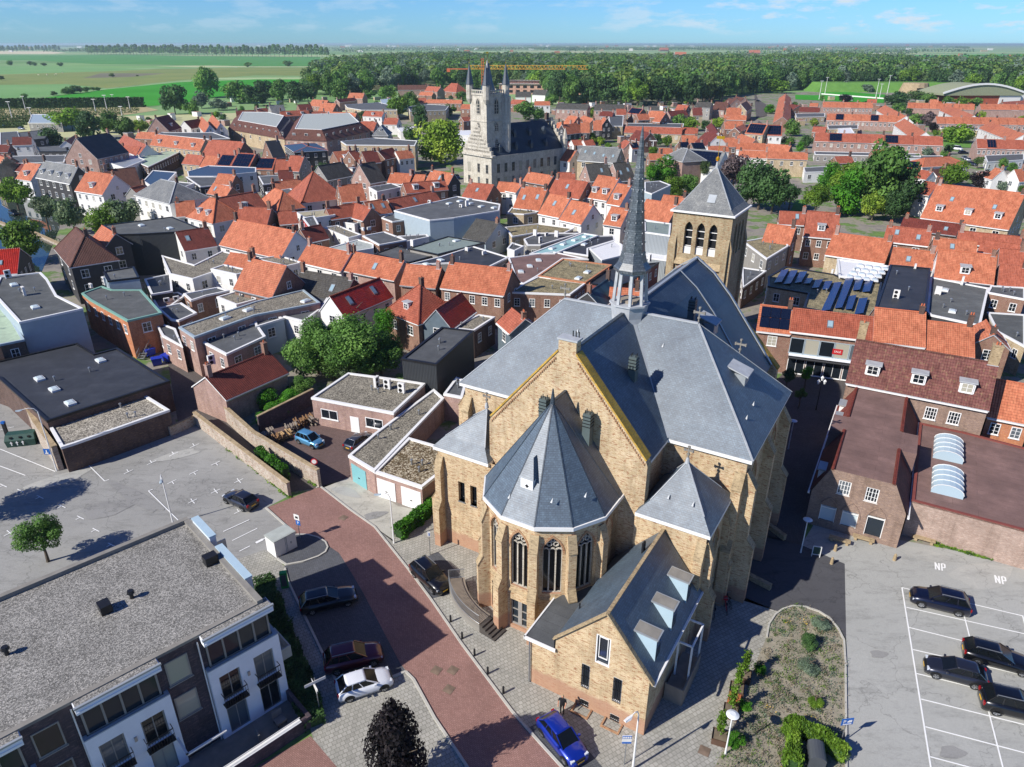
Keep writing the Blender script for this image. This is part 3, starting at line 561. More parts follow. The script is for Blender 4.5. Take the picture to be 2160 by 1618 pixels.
 (91.9,266.1,104.8,262.5,-2.6,6,8,'O','y','brown brick pair of houses with orange roof right of the tower',{'win':4}),
 (113.8,260.8,120.3,262.3,-2,5,6.9,'R','b','small red roof left of the giant tree',{}),
 (136.3,280.3,145.7,280.3,-1.2,5,6.1,'R','b','red roof just above the giant tree',{}),
 (134.1,253.6,139,250.3,-2.6,4.5,6.6,'R','b','red roof with black panels right of the giant tree',{'solar':1}),
 (132.2,235.6,133.3,233.3,-2.2,4,6.2,'R','w','small red lean roof under the hipped bungalow',{}),
 (136.6,238.7,144,243.6,-1.7,4,5.7,'B','w','brown shed roof beside the light green tree',{}),
 (151.5,228.7,151.5,227.5,-2.5,5,7.8,'O','w','white gambrel gabled house at the right,left gable',{}),
 (154.1,224.9,157.8,226,-2.7,5,8,'O','w','white gambrel gabled house at the right edge,right gable',{}),
 (187.8,495.7,199.1,491,-4.4,3,5.6,'D','b','dark red shed roofs between the terraces',{}),
 (210.6,538.3,215.6,536.1,-3.7,3,5.1,'O','b','orange shed roof at the top of the quarter',{}),
 (188,514.1,190.7,503.9,-5.5,3,6,'D','b','brown shed roof beside the end on terrace',{}),
 (152.1,379.1,157.5,376.3,-3.9,3,5.2,'R','b','red garage roof between second and third row',{}),
 (252.2,541.7,257.8,539.3,-2.4,5,7.4,'R','b','red pyramid roof by the sports field',{}),
 (285.8,521.6,290.2,519.3,-2.6,6,8.5,'O','b','orange gables peeking above the far right row',{}),
 (335.3,522.1,360.1,536.6,-1.8,5,6.6,'R','b','red roofs right of the domed hall',{}),
 (103.2,176.2,116.4,163.9,-8.1,5.5,12.2,'O','y','large orange roof block with white dormers at the right edge',{'dormer':3,'win':4,'sky':2}),
 (113.4,199.5,115.1,196.8,-3.5,6,8.8,'R','w','faded red roof left end of the large dormer block',{}),
 (-96.4,127.9,-91.4,129.7,-5.5,5.5,8.6,'BR','k','bright red ribbed tile roof at the left edge',{'sky':1,'glossy':1}),
 (-84.1,145.4,-77.8,138.4,-1.9,7,9.2,'O','k','orange tiled end of the black corrugated house',{}),
 (-68,142.8,-63.1,146.9,-3.7,5.5,8.5,'D','w','dark red tiled roof attached to the black corrugated house',{}),
 (-51.5,127.7,-46.2,125.3,-1.4,6.5,7.9,'O','b','orange roof end above the white roof boxes',{}),
 (-38.01,79.93,-32.71,87.88,-3.29,3.4,5.52,'D','p','shallow dark red tiled barn next to the overgrown garden',{'win':0}),
 (-62.3,163.9,-54.6,162.6,-3.3,6,9.2,'R','b','red tiled roof with skylight left of the red box',{}),
 (-53.4,163.4,-49.9,164.7,-2.4,6,8.3,'R','b','short red roof with chimneys beside the beige flat roof',{}),
 (-57.1,146.6,-41.7,136.3,-4.4,6,10.2,'O','w','orange roof with white end gable above the white garden house',{'win':4}),
 (-45,150.2,-41.6,154.1,-2.5,5,7.4,'D','b','deep red tiled roof right of the white end gable',{}),
 (-8.1,161.9,-2.9,158,-4.8,3.6,6.9,'K','lightb','tilted dark roof against the pale blue shop wall',{}),
 (-30.2,174.9,-20.2,186.6,-2.4,6.5,8.7,'R','b','long red ridge with roof window behind the blue walled shop',{'sky':1}),
 (-34.9,169.8,-30.6,173.6,-2.6,6.5,9.1,'O','b','orange roof with two small roof windows',{'sky':2}),
 (-43.6,167.9,-36.6,173.3,-2.3,6,8.2,'R','b','faded red roof joining a brick gable',{}),
 (-38.2,173,-32.8,167.5,-2.5,5.8,8.3,'R','b','pale red cross roof ending in a brick gable',{}),
 (-38.6,132.9,-29.2,126.6,-2.9,6,8.6,'O','w','orange terrace house with white wall,first from the left chimney',{'win':3}),
 (-29.2,127.4,-18.9,121.2,-2.9,6,8.6,'O','p','pale orange terrace house in the middle of the row',{'win':2}),
 (-18.1,119.1,-12,117.2,-2.9,6,8.6,'O','b','orange terrace house between two brick chimneys',{'win':1}),
 (-10.6,118.2,0,114.1,-3.7,6,9.2,'O','b','wide orange house with brown brick wall and arched doors',{'win':5}),
 (-44.5,117.4,-36.8,112.8,-3.8,6,10.1,'O','b','steep orange roof left of the dark party wall',{}),
 (-36.1,118.2,-26.2,113.3,-3.1,5,7.8,'K','k','grey tiled roof with one skylight',{'sky':1}),
 (-27.7,103.25,-21.82,112.8,-2.46,5.5,8.13,'R','w','red roof with roof windows and whitewashed gable behind the big shrub',{'sky':2,'glossy':1}),
 (-11.18,99.17,-7.98,106.87,-2.29,5,7.5,'R','slateb','red roofed annex with blue grey gable wall',{'glossy':1}),
 (0,101.66,1.9,97.12,-1.11,5,6.23,'R','slateb','dark slate sided shed with red roof against the church',{}),
 (11.8,105.72,16.07,113.43,-2.26,6,7.88,'BL','k','dark blue green metal roof behind the transept ridge',{}),
 (15.81,109.61,20.42,108.7,-2.1,5.5,7.48,'O','b','orange roof seen through the spire lantern',{}),
 (53.5,148.2,58.2,145.3,-3.1,6,8.9,'O','b','orange roof right of the tower above the tan flat roof',{}),
 (61.4,163.9,66.9,162.6,-2.2,6,8.2,'R','b','red roof with skylight under the giant tree,left',{'sky':1}),
 (63,152.4,68.9,150.1,-4.3,6.5,10.7,'R','b','red roofed brick house with dark dormer and black windows',{'dormer':1,'win':3}),
 (64.2,140.6,72.8,134.4,-4.1,5.5,8.9,'O','y','long bright orange roof over cream wall beside the solar roof',{'win':0}),
 (77.7,146.6,84.6,142.5,-3,6.5,8.9,'R','b','red roof with two skylights behind the bright orange one',{'sky':2}),
 (72.3,132.5,78.4,129.1,-3.3,5.5,8,'O','b','orange roof with two roof windows above the black roof',{'sky':1}),
 (82.9,138.2,89.6,135.4,-2.5,6.5,8.4,'O','b','orange roof band behind the dormered roof',{}),
 (76,124.4,83.9,120.5,-4.6,6,9.8,'O','w','orange roof with large glazed dormer over white edge',{'dormer':1}),
 (91.5,144.7,101.6,139.4,-1.5,6.5,7.5,'R','b','long faded red roof at the right behind chimneys',{}),
 (88.9,161.4,98.3,154.4,-3.2,5.5,7.3,'D','b','large brown red roof in front of the dormer block',{}),
 (93.4,139.5,99,135,-1.1,6,6.8,'R','b','lower faded red roof at the right edge',{}),
 (90.9,130.1,94.4,128.5,-3.3,6,8.5,'R','b','red roof at the right edge above brick wall',{}),
 (84.4,119.1,87.4,117.6,-3.3,6,8.6,'R','b','pink red roof above brick wall with white windows',{'win':2}),
 (36.17,98.03,40.35,96.5,-3.18,6,8.63,'O','b','solar panel roof nearest the church nave',{'solar':1}),
 (40.33,96.44,50.2,92.79,-3.19,6.5,8.65,'R','b','red roof above the glazed shop front,half in shade',{'win':0,'ch':0}),
 (50.65,93.89,56.51,91.82,-4.53,6.5,9.65,'O','b','square orange roof behind the long brown tiled roof',{'win':0}),
 (56.61,91.26,61.86,89.24,-4.32,6,8.7,'O','b','ribbed orange roof right of the square one',{'win':0}),
 (66.57,93.86,64.32,88.39,-2.04,6,7.67,'O','b','small pyramid shaped orange roof by the brick chimney',{}),
 (55.74,73.01,57.96,71.77,-3.15,5.2,8.32,'O','o','orange roofed brick house right of the brown tiled roof',{'win':2}),
]
FLATS=[
 ([[-146.89,263.42],[-129.21,244.7],[-131.01,263.42],[-146.08,281.73]],5.5,'zinc','w','w','pale metal roofed annex beside the solar panel gable house',0,{}),
 ([[-130.7,258.48],[-124.11,250.52],[-126.98,272.86],[-129.08,287.14],[-133.84,293.95],[-138.43,274.38]],5,'lightg','brown','w','low hall with a curved pale green metal roof',0,{}),
 ([[-99.8,225.27],[-92.12,225.27],[-81.5,233.09],[-84.62,242.67],[-101.74,246.46],[-103.86,234.25]],6,'blue','w','w','large hall with blue corrugated metal roof',0,{}),
 ([[-106.89,214.75],[-105.13,222.77],[-109.67,239.39],[-119.06,243],[-112.74,222.77]],5,'blue','w','w','small hall with dark blue metal roof below the curved green one',0,{}),
 ([[-103.72,210.06],[-92.14,204.43],[-91.74,210.06],[-100.63,213.97]],6.5,'bit','w','w','white plant rooms on the flat roof behind the slate hipped house',0,{}),
 ([[-89,207.23],[-85.99,209.1],[-90.25,224.19],[-100.08,224.19]],6,'bit','k','w','black walled flat roofed block behind the small orange roofs',0,{}),
 ([[-206.75,300.4],[-205.32,311.94],[-230.5,349.7],[-235.62,344.81]],6,'bit','brown','w','dark grey roofed block at the far left edge',0,{}),
 ([[-206.57,313.94],[-201.49,322.21],[-220.41,359.88],[-227.44,344.81]],6,'bit','k','k','black flat roofed hall left of the tree group',0,{}),
 ([[-181.86,285.02],[-170.93,285.02],[-182.86,304.46],[-191.16,298.91]],5.5,'bit','k','k','dark clad flat roofed block above the grey mansard building',0,{}),
 ([[-175.65,258.48],[-158.91,261.24],[-168.14,279.04],[-188.49,275.92]],5,'bit','brown','w','low black flat roofs behind the stepped gable house',0,{}),
 ([[-151.25,319.47],[-123.08,302.8],[-115.14,304.8],[-130.01,326.18],[-152.2,326.18]],8,'bit','b','w','dark flat roof with vents behind the twin white gables',0,{}),
 ([[-259.11,403.7],[-241.33,403.7],[-270.81,452.78],[-289.52,456.73]],4.5,'lightb','g','w','pale blue metal roofed shed beside the orchard rows',0,{}),
 ([[-105.19,485.27],[-92.68,467.37],[-70.79,467.37],[-75.55,494.73],[-92.43,530.81],[-111.86,509.59]],6,'bit','y','w','long grey flats with awnings behind the green tree',0,{}),
 ([[-88.12,514.74],[-78.43,525.35],[-87.95,578.82],[-96.45,559.86]],6,'lightb','g','w','grey blue metal roofed hall behind the tall green tree',0,{}),
 ([[-54.77,368.6],[-47.78,368.6],[-51.11,390.67],[-58.9,384.92]],4,'white','w','w','low white walled terrace before the conifer',0,{}),
 ([[-61.67,458.89],[-40.87,467.37],[-41.64,504.54],[-57.68,514.74],[-67.84,494.73]],6,'bit','y','w','grey flat roofed block with dark windows left of tower',0,{}),
 ([[-25.1,344.49],[-17.89,342.15],[-18.99,364.31],[-27.43,361.71]],5,'white','w','w','white flat roof between lime tree and tower',0,{}),
 ([[-61.57,276.04],[-35.85,274.35],[-36.68,288.49],[-54.86,298.05],[-65.85,286.65]],9,'bit','y','w','long cream rendered hall with flat grey roof left of the lime tree',0,{}),
 ([[-71.28,208.15],[-66.46,212],[-71.68,224.38],[-77.17,222.23]],6.5,'bit','k','w','dark blue clad box house with white window',0,{}),
 ([[-66.7,200.21],[-59.28,201.93],[-64.2,210],[-69.7,204.56]],5,'bit','w','w','black flat roof behind the small orange pyramid',0,{}),
 ([[-37.35,200.04],[-31.47,207.23],[-35.05,212.94],[-40.95,207.23]],6,'bit','w','w','dark flat roof with white walls below the brown tiled roof',0,{}),
 ([[-61.68,214.75],[-59.3,220.71],[-61.6,226.99],[-63.8,222.77]],5,'bit','k','w','little dark flat roof in the middle of town',0,{}),
 ([[48.84,373.42],[55.02,373.42],[63.52,431.41],[55.07,431.41]],6,'bit','y','w','grey roofed cube house right of the scalloped row',0,{}),
 ([[58.32,383.51],[85.43,376.16],[90.22,395.38],[60.18,398.46]],5,'bit','y','w','grey flat roof with small solar panels behind the long red roof',0,{}),
 ([[35.7,194.63],[37.02,191.3],[44.67,204.37],[42.93,211.04],[38.14,209.1]],7,'bit','lightb','w','flat dark roof with pale blue edge right of the spire',0,{}),
 ([[160.6,367.63],[169.28,370.18],[178.11,394.79],[170.06,391.9]],3,'white','w','w','white garage with pale roof between the terraces',0,{}),
 ([[120.91,295.4],[159.85,288.82],[163.66,297.08],[123.98,304.02]],3,'bit','g','w','row of low grey garden sheds under the third terrace',0,{}),
 ([[148.94,284.07],[166.5,284.07],[169.96,292.07],[152.64,292.07]],3,'bit','w','w','low white garden sheds above the hipped bungalow',0,{}),
 ([[99.5,248.84],[107.24,250.08],[112.32,261.75],[102.88,259.07]],3.5,'bit','w','w','white garage with grey roof beside the hedge',0,{}),
 ([[163.97,389.06],[180.58,391.9],[188.46,409.85],[170.44,406.75]],3,'bit','y','w','low garages in front of the second terrace row',0,{}),
 ([[176.56,273.62],[194.09,279.58],[204.5,295.6],[185.89,290.61]],3.2,'bit','w','w','white garages at the right edge below the last row',0,{}),
 ([[171.09,454.68],[189.72,458.52],[199.42,482.93],[179.01,478.69]],3,'bit','y','w','low garages left between the first terraces',0,{}),
 ([[223.25,391.9],[238.06,383.48],[247.1,397.72],[231.95,406.75]],3,'bit','y','w','garden sheds below the middle right row',0,{}),
 ([[-80.46,105.36],[-68.31,92.53],[-62.64,98.28],[-69.88,104.21],[-76.35,112.71],[-79.62,116.39],[-84.78,113.7]],8,'bitg','lightb','w','large hall clad in pale blue panels with grey flat roof',0,{'ac':[[-83.1,113.37],[-74.97,104.5]],'sky':[[-79.8,109.54],[-69.88,98.79]]}),
 ([[-71.56,88.71],[-69.65,89.46],[-67.46,91.26],[-79.37,105.27],[-84.26,110.17]],6,'lightg','brown','lightb','pale green flat roof at the left picture edge',0,{}),
 ([[-79.02,140.99],[-74.82,141.38],[-68.22,143.16],[-64.39,146.23],[-74.97,157.12],[-85.84,148.88]],8.5,'bitg','kc','k','black corrugated house with flat roof and white windows',0,{'sky':[[-77.76,148.88],[-70.64,146.23]],'win':0}),
 ([[-67.76,114.94],[-63.48,116.94],[-67.46,123.34],[-71.26,120.07]],7,'bitg','lightb','k','small dark plant tower between two flat roofs',0,{}),
 ([[-67.38,108.1],[-56.78,98.6],[-53.23,102.03],[-61.66,113.24],[-66.39,113.24],[-69.16,115.15],[-70.49,111.38]],6,'bitg','o','green','brick building with green edged flat roof above the blue containers',0,{'ac':[[-70.61,114.51],[-69.16,116.13]]}),
 ([[-60.55,121.66],[-55.19,118.51],[-53.21,122.74],[-52.2,128.8],[-54.06,134.98],[-56.75,136.98],[-58.4,127.24],[-67.27,133.7]],6.2,'grav2','w','w','gravel roofed white extension with glass doors',0,{}),
 ([[-47.75,119.18],[-45.72,121.45],[-52.14,125.31],[-53.45,122.55]],6.8,'grav2','w','w','brown walled roof box with row of white windows',0,{}),
 ([[-52.47,110.61],[-50.97,113.15],[-48.07,115.78],[-50.66,117.6],[-55.12,114.08]],5,'bit','b','w','low dark flat roof with white door below the gravel roof',0,{}),
 ([[-44.38,108.68],[-42.08,111.32],[-43.7,116.3],[-46.71,115.66],[-48.97,112.53]],5,'grav2','w','w','flat roof with tilted rooflights left of the long gravel roof',0,{}),
 ([[-57.62,109.52],[-55.88,109.52],[-55.68,115.53],[-57.7,117.44],[-61.67,115.84]],4.2,'redbit','brown','w','small red bitumen roof with white cooling units',0,{'ac':[[-57.36,112.45],[-56.17,113.36]]}),
 ([[-52.71,103.22],[-51.21,102.7],[-49.86,106.16],[-54.32,110.99],[-57.04,108.39]],4.5,'bit','b','w','little terrace roof with white parapet above the fire stair',0,{}),
 ([[-60.03,113.17],[-57.38,115.05],[-61.98,124.96],[-65.21,121.73]],5.2,'kc','kc','w','dark slatted screen roof beside the satellite dish',0,{}),
 ([[-44.25,92.05],[-38.75,100.98],[-30.31,106.67],[-34.67,113.24],[-40.64,107.35],[-48.02,95.89]],6,'grav2','p','lightb','long gravel roofed brick building with three skylights',0,{'sky':[[-42.75,99.7],[-40.52,103.35],[-32.78,107.52]],'win':2}),
 ([[-38.8,88.74],[-35.56,95.35],[-38.72,100.89],[-45.63,94.9]],4.8,'bit','p','w','lower black flat roof with white rim and outdoor unit',0,{'ac':[[-39.5,85.51]]}),
 ([[-51.59,97.59],[-46.91,93.5],[-50.9,100.48],[-55.33,103.52]],4,'bit','p','w','pink brick stair block with grey fence on its roof',0,{}),
 ([[-65.99,82.74],[-52.97,71.14],[-43.58,81.68],[-55.69,92.59],[-57.74,90.47],[-62.34,94.34],[-69.28,88.03],[-75.41,87.63]],4.2,'black','brown','k','large low hall with black bitumen roof and white rooflights',0,{'sky':[[-60.52,82.38],[-56.82,79.28],[-52.75,75.57],[-55.75,88.23]],'win':0}),
 ([[-49.14,66.91],[-48.18,67.8],[-41.2,75.65],[-46.81,80.37],[-54.16,72.69]],3.2,'grav','brown','w','low gravel roofed annex of the black hall beside the car park',0,{'win':0}),
 ([[-48.14,164.49],[-45.64,163.26],[-41.38,167.01],[-44.87,172.65],[-51.18,169.59]],6.8,'beige','w','w','beige flat roof with white shutters and red box',0,{}),
 ([[-43.43,152.59],[-42.46,155.91],[-45.74,164.83],[-47.69,162.36]],7,'bit','red','w','bright red clad box between dark red roofs',4,{}),
 ([[-34.89,150.12],[-32.65,152.93],[-39.76,161.82],[-42.45,159.52]],5.5,'grav2','w','w','narrow gravel roof over a white conservatory',0,{}),
 ([[-32.51,140.72],[-28.46,143.47],[-29.13,147.29],[-33.05,150.79],[-37.94,143.47]],5,'lgrey','w','w','pale grey green flat roof with white edge',0,{}),
 ([[-27.32,144.21],[-22.26,148.3],[-28.07,155.61],[-32.19,151.88]],5.5,'bit','b','w','black flat roof with two tall air units',0,{'ac':[[-32.98,156.71],[-31.76,157.26]]}),
 ([[-18.31,155.4],[-19.06,157.55],[-25.18,155.93],[-22.72,151.24]],4.5,'bit','w','w','low roof in front of the white doors',0,{}),
 ([[-27.49,163.2],[-22.77,166.87],[-27.02,173.34],[-29.76,170.7],[-30.65,167.5]],6,'bit','b','w','dark flat roof with white doors in a brick wall',0,{}),
 ([[-18.25,157.65],[-13.1,160.02],[-3.06,167.78],[-2.89,175.27],[-13.97,184.94],[-17.74,179.62],[-27.65,167.78]],7.6,'bit','lightb','w','large shop with dark roof,skylights and pale blue walls',0,{'ac':[[-20.25,176.7],[-12.21,171.79],[-10.87,173.17]],'sky':[[-15.38,175.98],[-12.96,178.88],[-10.73,181.11],[-7.41,172.48],[-4.24,171.11],[-10.16,175.98]]}),
 ([[-14.75,138.03],[-5.77,147.3],[-13.88,152.78],[-21.05,142.72]],5.2,'lgreen','g','k','flat green grey roof with one skylight',0,{'ac':[[-20.56,144.6]],'sky':[[-11.81,148.99]]}),
 ([[-20,134.4],[-15.01,139.96],[-21.01,144.05],[-24.12,146.89],[-27.79,140.85]],4.6,'bit','g','k','low dark roof between the grey roofs',0,{}),
 ([[-12.25,132.59],[-4.45,129.8],[-0.7,136.76],[-8.11,145.17],[-14.03,137.19],[-20.03,131.38]],5,'black','g','w','glossy black flat roof with two white air units',0,{'ac':[[-9.14,141.63],[-5.55,138.94]],'sky':[[-16.24,131.78],[-13.8,134.65]]}),
 ([[-36.88,166.04],[-35.24,169.11],[-39.12,172.93],[-41.72,169.11]],4.8,'bit','w','w','small flat roof below the faded red roof',0,{}),
 ([[-5.67,98.61],[-2.68,104.38],[-5.22,105.45],[-9.24,99.68]],4.5,'grav2','brown','w','small gravel roof with parapet left of the church',0,{}),
 ([[-9.52,81.7],[-5.4,93.3],[-9.99,94.73],[-14.12,83.49]],6.5,'bit','kc','k','long black corrugated annex with flat roof',0,{'sky':[]}),
 ([[-37.47,104.51],[-31.59,101.12],[-30.2,107.26],[-36.49,110.14],[-37.49,103.98],[-40.33,104.78]],5,'bit','w','w','dark flat roof with white rim left of the big shrub',0,{}),
 ([[-38.01,98.77],[-34.92,102.4],[-37.44,104.41],[-39.8,103.18]],5,'bit','lightb','w','flat roof over pale blue wall with window',0,{'win':1}),
 ([[-37.93,107.26],[-36.57,110.43],[-30.2,107.26],[-30.43,113.15],[-36.47,115.02]],5,'bit','w','w','dark roof strip between gravel roof and grey tiles',0,{'sky':[[-35.46,111.32]]}),
 ([[-48.62,131.92],[-41.41,127.15],[-39.2,129.5],[-44.86,134.43]],6,'grav2','w','w','moss covered flat roof behind the first orange terrace',0,{}),
 ([[-13.97,73.99],[-11.16,82.06],[-14.11,83.12],[-21.63,85.31],[-24.63,78.02]],3.6,'grav2','p','w','flat gravel roofed brick house facing the courtyard',0,{'ac':[[-17.19,81.36],[-15.72,80.67],[-13.77,79.56]],'win':0}),
 ([[-17.55,65.51],[-14.24,62.46],[-8.51,79.2],[-10.02,81.73],[-15.56,70.39]],3,'grav2','p','w','long narrow gravel roofed garage with teal door',0,{'win':0}),
 ([[-14.22,62.5],[-9.01,59.61],[-7.36,62.39],[-7.69,67.41],[-11.61,69.49]],2.9,'moss','p','w','mossy roofed double garage with two white doors',0,{'win':0}),
 ([[-6.13,78.18],[-5.82,82.94],[-7.27,84.02],[-8.48,79.16]],3.6,'bit','p','w','small brick lean-to with white door beside the transept',0,{}),
 ([[0.84,120.98],[2.07,119.61],[4.72,124.52],[9.97,135.91],[14.8,135.49],[8.38,140.9],[-0.7,136.34]],5,'redbit','brown','w','reddish bitumen roof with square skylights',0,{'sky':[[5.17,134.65],[3.36,130.59],[1.64,126.96]]}),
 ([[4.71,123.07],[12.82,119.02],[18.75,130],[9.85,134.23]],5.4,'gravtan','o','o','tan gravel roof with brick parapet and two domelights',0,{'sky':[[13.7,125.41],[11.76,121.65]]}),
 ([[-0.4,114.29],[9.67,113.04],[12.82,119.32],[4.72,123.29],[1.96,118.98]],5.2,'gravtan','b','w','tan gravel roof above the brick wall with white windows',0,{'win':4}),
 ([[8.58,139.38],[18.81,154.22],[15.76,156.37],[3.56,139.38]],5,'teal','g','w','long pale teal roof strip with small skylights',0,{'sky':[[8.27,143.47],[10.8,146.81],[13.43,150.28],[16,153.38]]}),
 ([[3.25,147.86],[6,147.86],[15.41,158.24],[6.11,158.24],[2.58,152.89]],4.6,'bit','g','w','dark roof crowded with white air units',0,{'ac':[[5.12,156.06],[7.61,156.06],[9.78,154.99],[6.07,149.84]]}),
 ([[-0.98,144.23],[0.48,142.37],[2.47,146.13],[0,149.06]],4.8,'bit','w','w','pale felt roof left of the air units',0,{}),
 ([[15.12,138.79],[15.65,144.23],[22.17,151.07],[22.45,155.25],[16.09,154.19],[9.18,142.37]],4.8,'black','g','w','black roof with round rusty patch',0,{'sky':[[15.22,147.58]]}),
 ([[17.47,134.65],[21.74,138.06],[23.02,146.32],[22.05,150.28],[15.93,143.47]],5,'white','gc','w','white topped roof with corrugated grey side',0,{}),
 ([[26.82,142.96],[31.32,140.02],[33.67,150.51],[28.48,153.3]],8.5,'lgreen','gc','w','corrugated grey hall right behind the spire',0,{}),
 ([[23.82,139.88],[30.28,136.42],[32.77,145.36],[26.58,148.25]],4.5,'white','gc','w','pale grey lower roof in front of the corrugated hall',0,{}),
 ([[13.12,120.29],[17.57,117.6],[20.94,120.98],[28.2,133],[19.59,129.8],[18.8,130.59]],5,'black','red2','k','black terrace roof with red brick parapet behind the spire',0,{'ac':[[26.53,133.82]]}),
 ([[-1.18,177.34],[2.92,175.98],[6.14,178.02],[6.03,182.24],[0,184.41]],5,'gravtan','y','w','tan roof below the skylight roofs',0,{}),
 ([[0,155.4],[4.8,158.65],[11.72,158.65],[14.21,163.19],[6.17,167.96],[-1.65,164.36]],4.5,'gravtan','y','w','roof terrace with laundry and white chairs',0,{}),
 ([[48.4,131.92],[55.82,141.54],[58.52,151.41],[47.83,145.35]],6,'gravtan','g','w','grey walled building with tan roof right of the tower',0,{'win':3}),
 ([[40.88,120.7],[48.25,130.85],[44.33,133.22]],4,'bit','brown','w','low dark roof at the foot of the tower',0,{}),
 ([[42.59,113.6],[47.89,109.87],[44.59,103.03],[49.21,99.36],[53.44,98.61],[62.43,115.54],[56.87,117.54],[56.38,120.31],[49.53,125.06],[44.32,118.91]],6.5,'gravtan','y','k','tan gravel roof covered by tilted blue solar panels',0,{'pan':[[[48,122.8],[49,122.1],[45.1,114.6],[44.2,115.5]],[[49.5,122.5],[50.3,121.4],[46.4,113.9],[45.4,114.6]],[[50.8,121.7],[51.7,120.7],[48.4,114.6],[47.5,115.2]],[[50.5,117.9],[51.3,116.9],[49.6,113.9],[48.9,114.9]],[[51.8,117],[52.7,116.2],[50.2,111.7],[49.4,112.5]],[[53.1,116.2],[53.9,115.2],[51.4,110.8],[50.8,111.7]],[[54.4,115.5],[55.2,114.6],[47.7,100.9],[46.5,101.2]],[[57.3,117.9],[58.2,116.9],[49.9,101.9],[49.1,102.5]],[[58.7,117.2],[59.6,116.3],[56.4,110.5],[55.6,111.2]],[[59.9,116.2],[60.9,115.5],[57.6,109.6],[56.8,110.4]],[[53.8,108.4],[54.7,107.8],[51.1,101.2],[50.5,102]],[[54.9,107.2],[55.9,106.5],[52,99.4],[51,99.9]]],'ac':[[56.25,121.02]]}),
 ([[56.31,118.28],[61.09,116.24],[67.8,124.4],[60.46,129.07]],6.8,'white','w','w','white roof with rows of sawtooth skylights',0,{'sky':[[57.99,117.94],[59.12,117.25],[60.23,116.58],[61.33,115.91],[59.57,120.17],[60.71,119.46],[61.83,118.76],[62.94,118.07],[61.2,122.47],[62.35,121.74],[63.48,121.02],[64.6,120.31],[62.89,124.86],[64.04,124.1],[65.19,123.36],[66.32,122.62]]}),
 ([[54.56,101.09],[61.57,100.04],[74.06,122.23],[68,124.47]],7,'black','k','k','shiny black flat roof with raised centre',0,{'ac':[[59.99,106.03],[71.52,122.6]]}),
 ([[63.46,102.82],[63.17,101.24],[68.01,96.75],[79.77,114.19],[73.42,120.54]],6,'bitg','k','w','dark grey flat roof with skylights at the right',0,{'ac':[[69.55,111.07],[76.6,116.46]],'sky':[[67.36,102.82],[72,113.24]]}),
 ([[78.24,111.99],[82.14,108.39],[86.13,114.51],[80.95,115.48]],6,'bit','b','w','grey metal roof edge above white framed windows',0,{'win':2}),
 ([[71.77,98.22],[72.13,92.3],[80.63,105.35],[75.32,106.44]],4.5,'bitg','y','w','low dark roof at the right edge',0,{}),
 ([[-136.05,359.88],[-97.22,318.86],[-111.69,387.97],[-127.49,410.26],[-151.86,413.65]],6,'lgrey','y','w','brown roofed apartment block with balconies below the first field trees',0,{'mans':(3.8,5,'B'),'win':6}),
 ([[-96.97,318.86],[-77.9,313.14],[-66.4,350.69],[-82.41,403.65],[-113.38,394.1]],6,'lgrey','p','w','long brown tiled mansard block with white flat top',0,{'mans':(4,4.5,'B'),'win':6,'ac':[[-97.65,387.97],[-94.7,391.01]]}),
]
HIPS=[
 ([[-96.61,185.2],[-83,174.28],[-79.13,187.27],[-91.23,196.03]],8,[[-92.34,188.16],[-84.17,182.62]],11.5,'S','w','tall white house with pale green shutters and grey slate hipped roof',{'win':5,'pitch':36,'D':10}),
 ([[-74.69,163.96],[-66.42,157.63],[-65.32,164.83],[-74.05,170.63]],7,[[-72.48,168.11],[-67.84,164.57]],11.5,'O','w','orange hipped roof house with three dormers on the quay street',{'win':3,'dormer':2,'pitch':45,'D':8}),
 ([[-62.02,333.15],[-55.43,333.15],[-52.36,344.81],[-58.59,349.7]],6,[[-60.01,340.84],[-56.09,339.77]],11,'S','g','grey slate steep hipped house left of the big lime tree',{'win':2,'dormer':1}),
 ([[-61.82,678.28],[-48.05,661.38],[-41.46,608.17],[-53.37,615.26]],5,[[-57.82,695.4],[-54.61,695.4]],9,'R','b','red pyramid roofed house left of the town hall tower',{'win':2,'D':12}),
 ([[-89.4,292.28],[-77.5,267.37],[-69.1,286.96],[-71.52,299.68],[-88.84,305.46]],7,None,7.5,'blue','k','black hall with blue solar roof behind the dark gable',{'pitch':10}),
 ([[-54.78,187.18],[-44.79,193.94],[-50.87,204.52],[-57.52,199.27]],5.5,[[-52.66,191.32],[-49.24,192.03]],10,'R','w','orange red pyramid roofed house with white walls',{'win':3}),
 ([[-57.31,174.69],[-52.01,179.27],[-57.52,190.08],[-60.35,186.96]],6,[[-55.96,177.71],[-55.18,178.02]],9.5,'O','b','small orange pyramid roof left of the bigger pyramid roof',{'win':2}),
 ([[51.89,252.72],[56.04,241.91],[63.85,278.99],[63.67,287.71]],8,[[55.86,253.25],[56.28,253.88]],12,'S','p','grey hipped end of the hall with many solar panels',{'win':0,'pitch':35,'D':9}),
 ([[141.92,253.81],[160.77,259.14],[165.97,273.42],[154.03,274.93]],4.5,[[147.62,259.94],[157.6,262.87]],7,'O','w','wide orange hipped bungalow right of the giant tree',{'win':3,'pitch':26,'D':9}),
 ([[-88.71,135.92],[-78.67,123.34],[-72.4,127.72],[-82.53,138.62]],7,[[-81.22,132.03],[-77.23,127.34]],13,'B','k','black walled house with steep brown pyramid roof by the canal',{'win':2}),
 ([[-19.73,105.04],[-13.98,99.58],[-11.34,107.54],[-16.12,112.55]],5.2,[[-16.18,99.86],[-14.64,105.32]],9.5,'R','b','red hipped roof house with chimney and cream shutters',{'win':2,'dormer':1}),
]
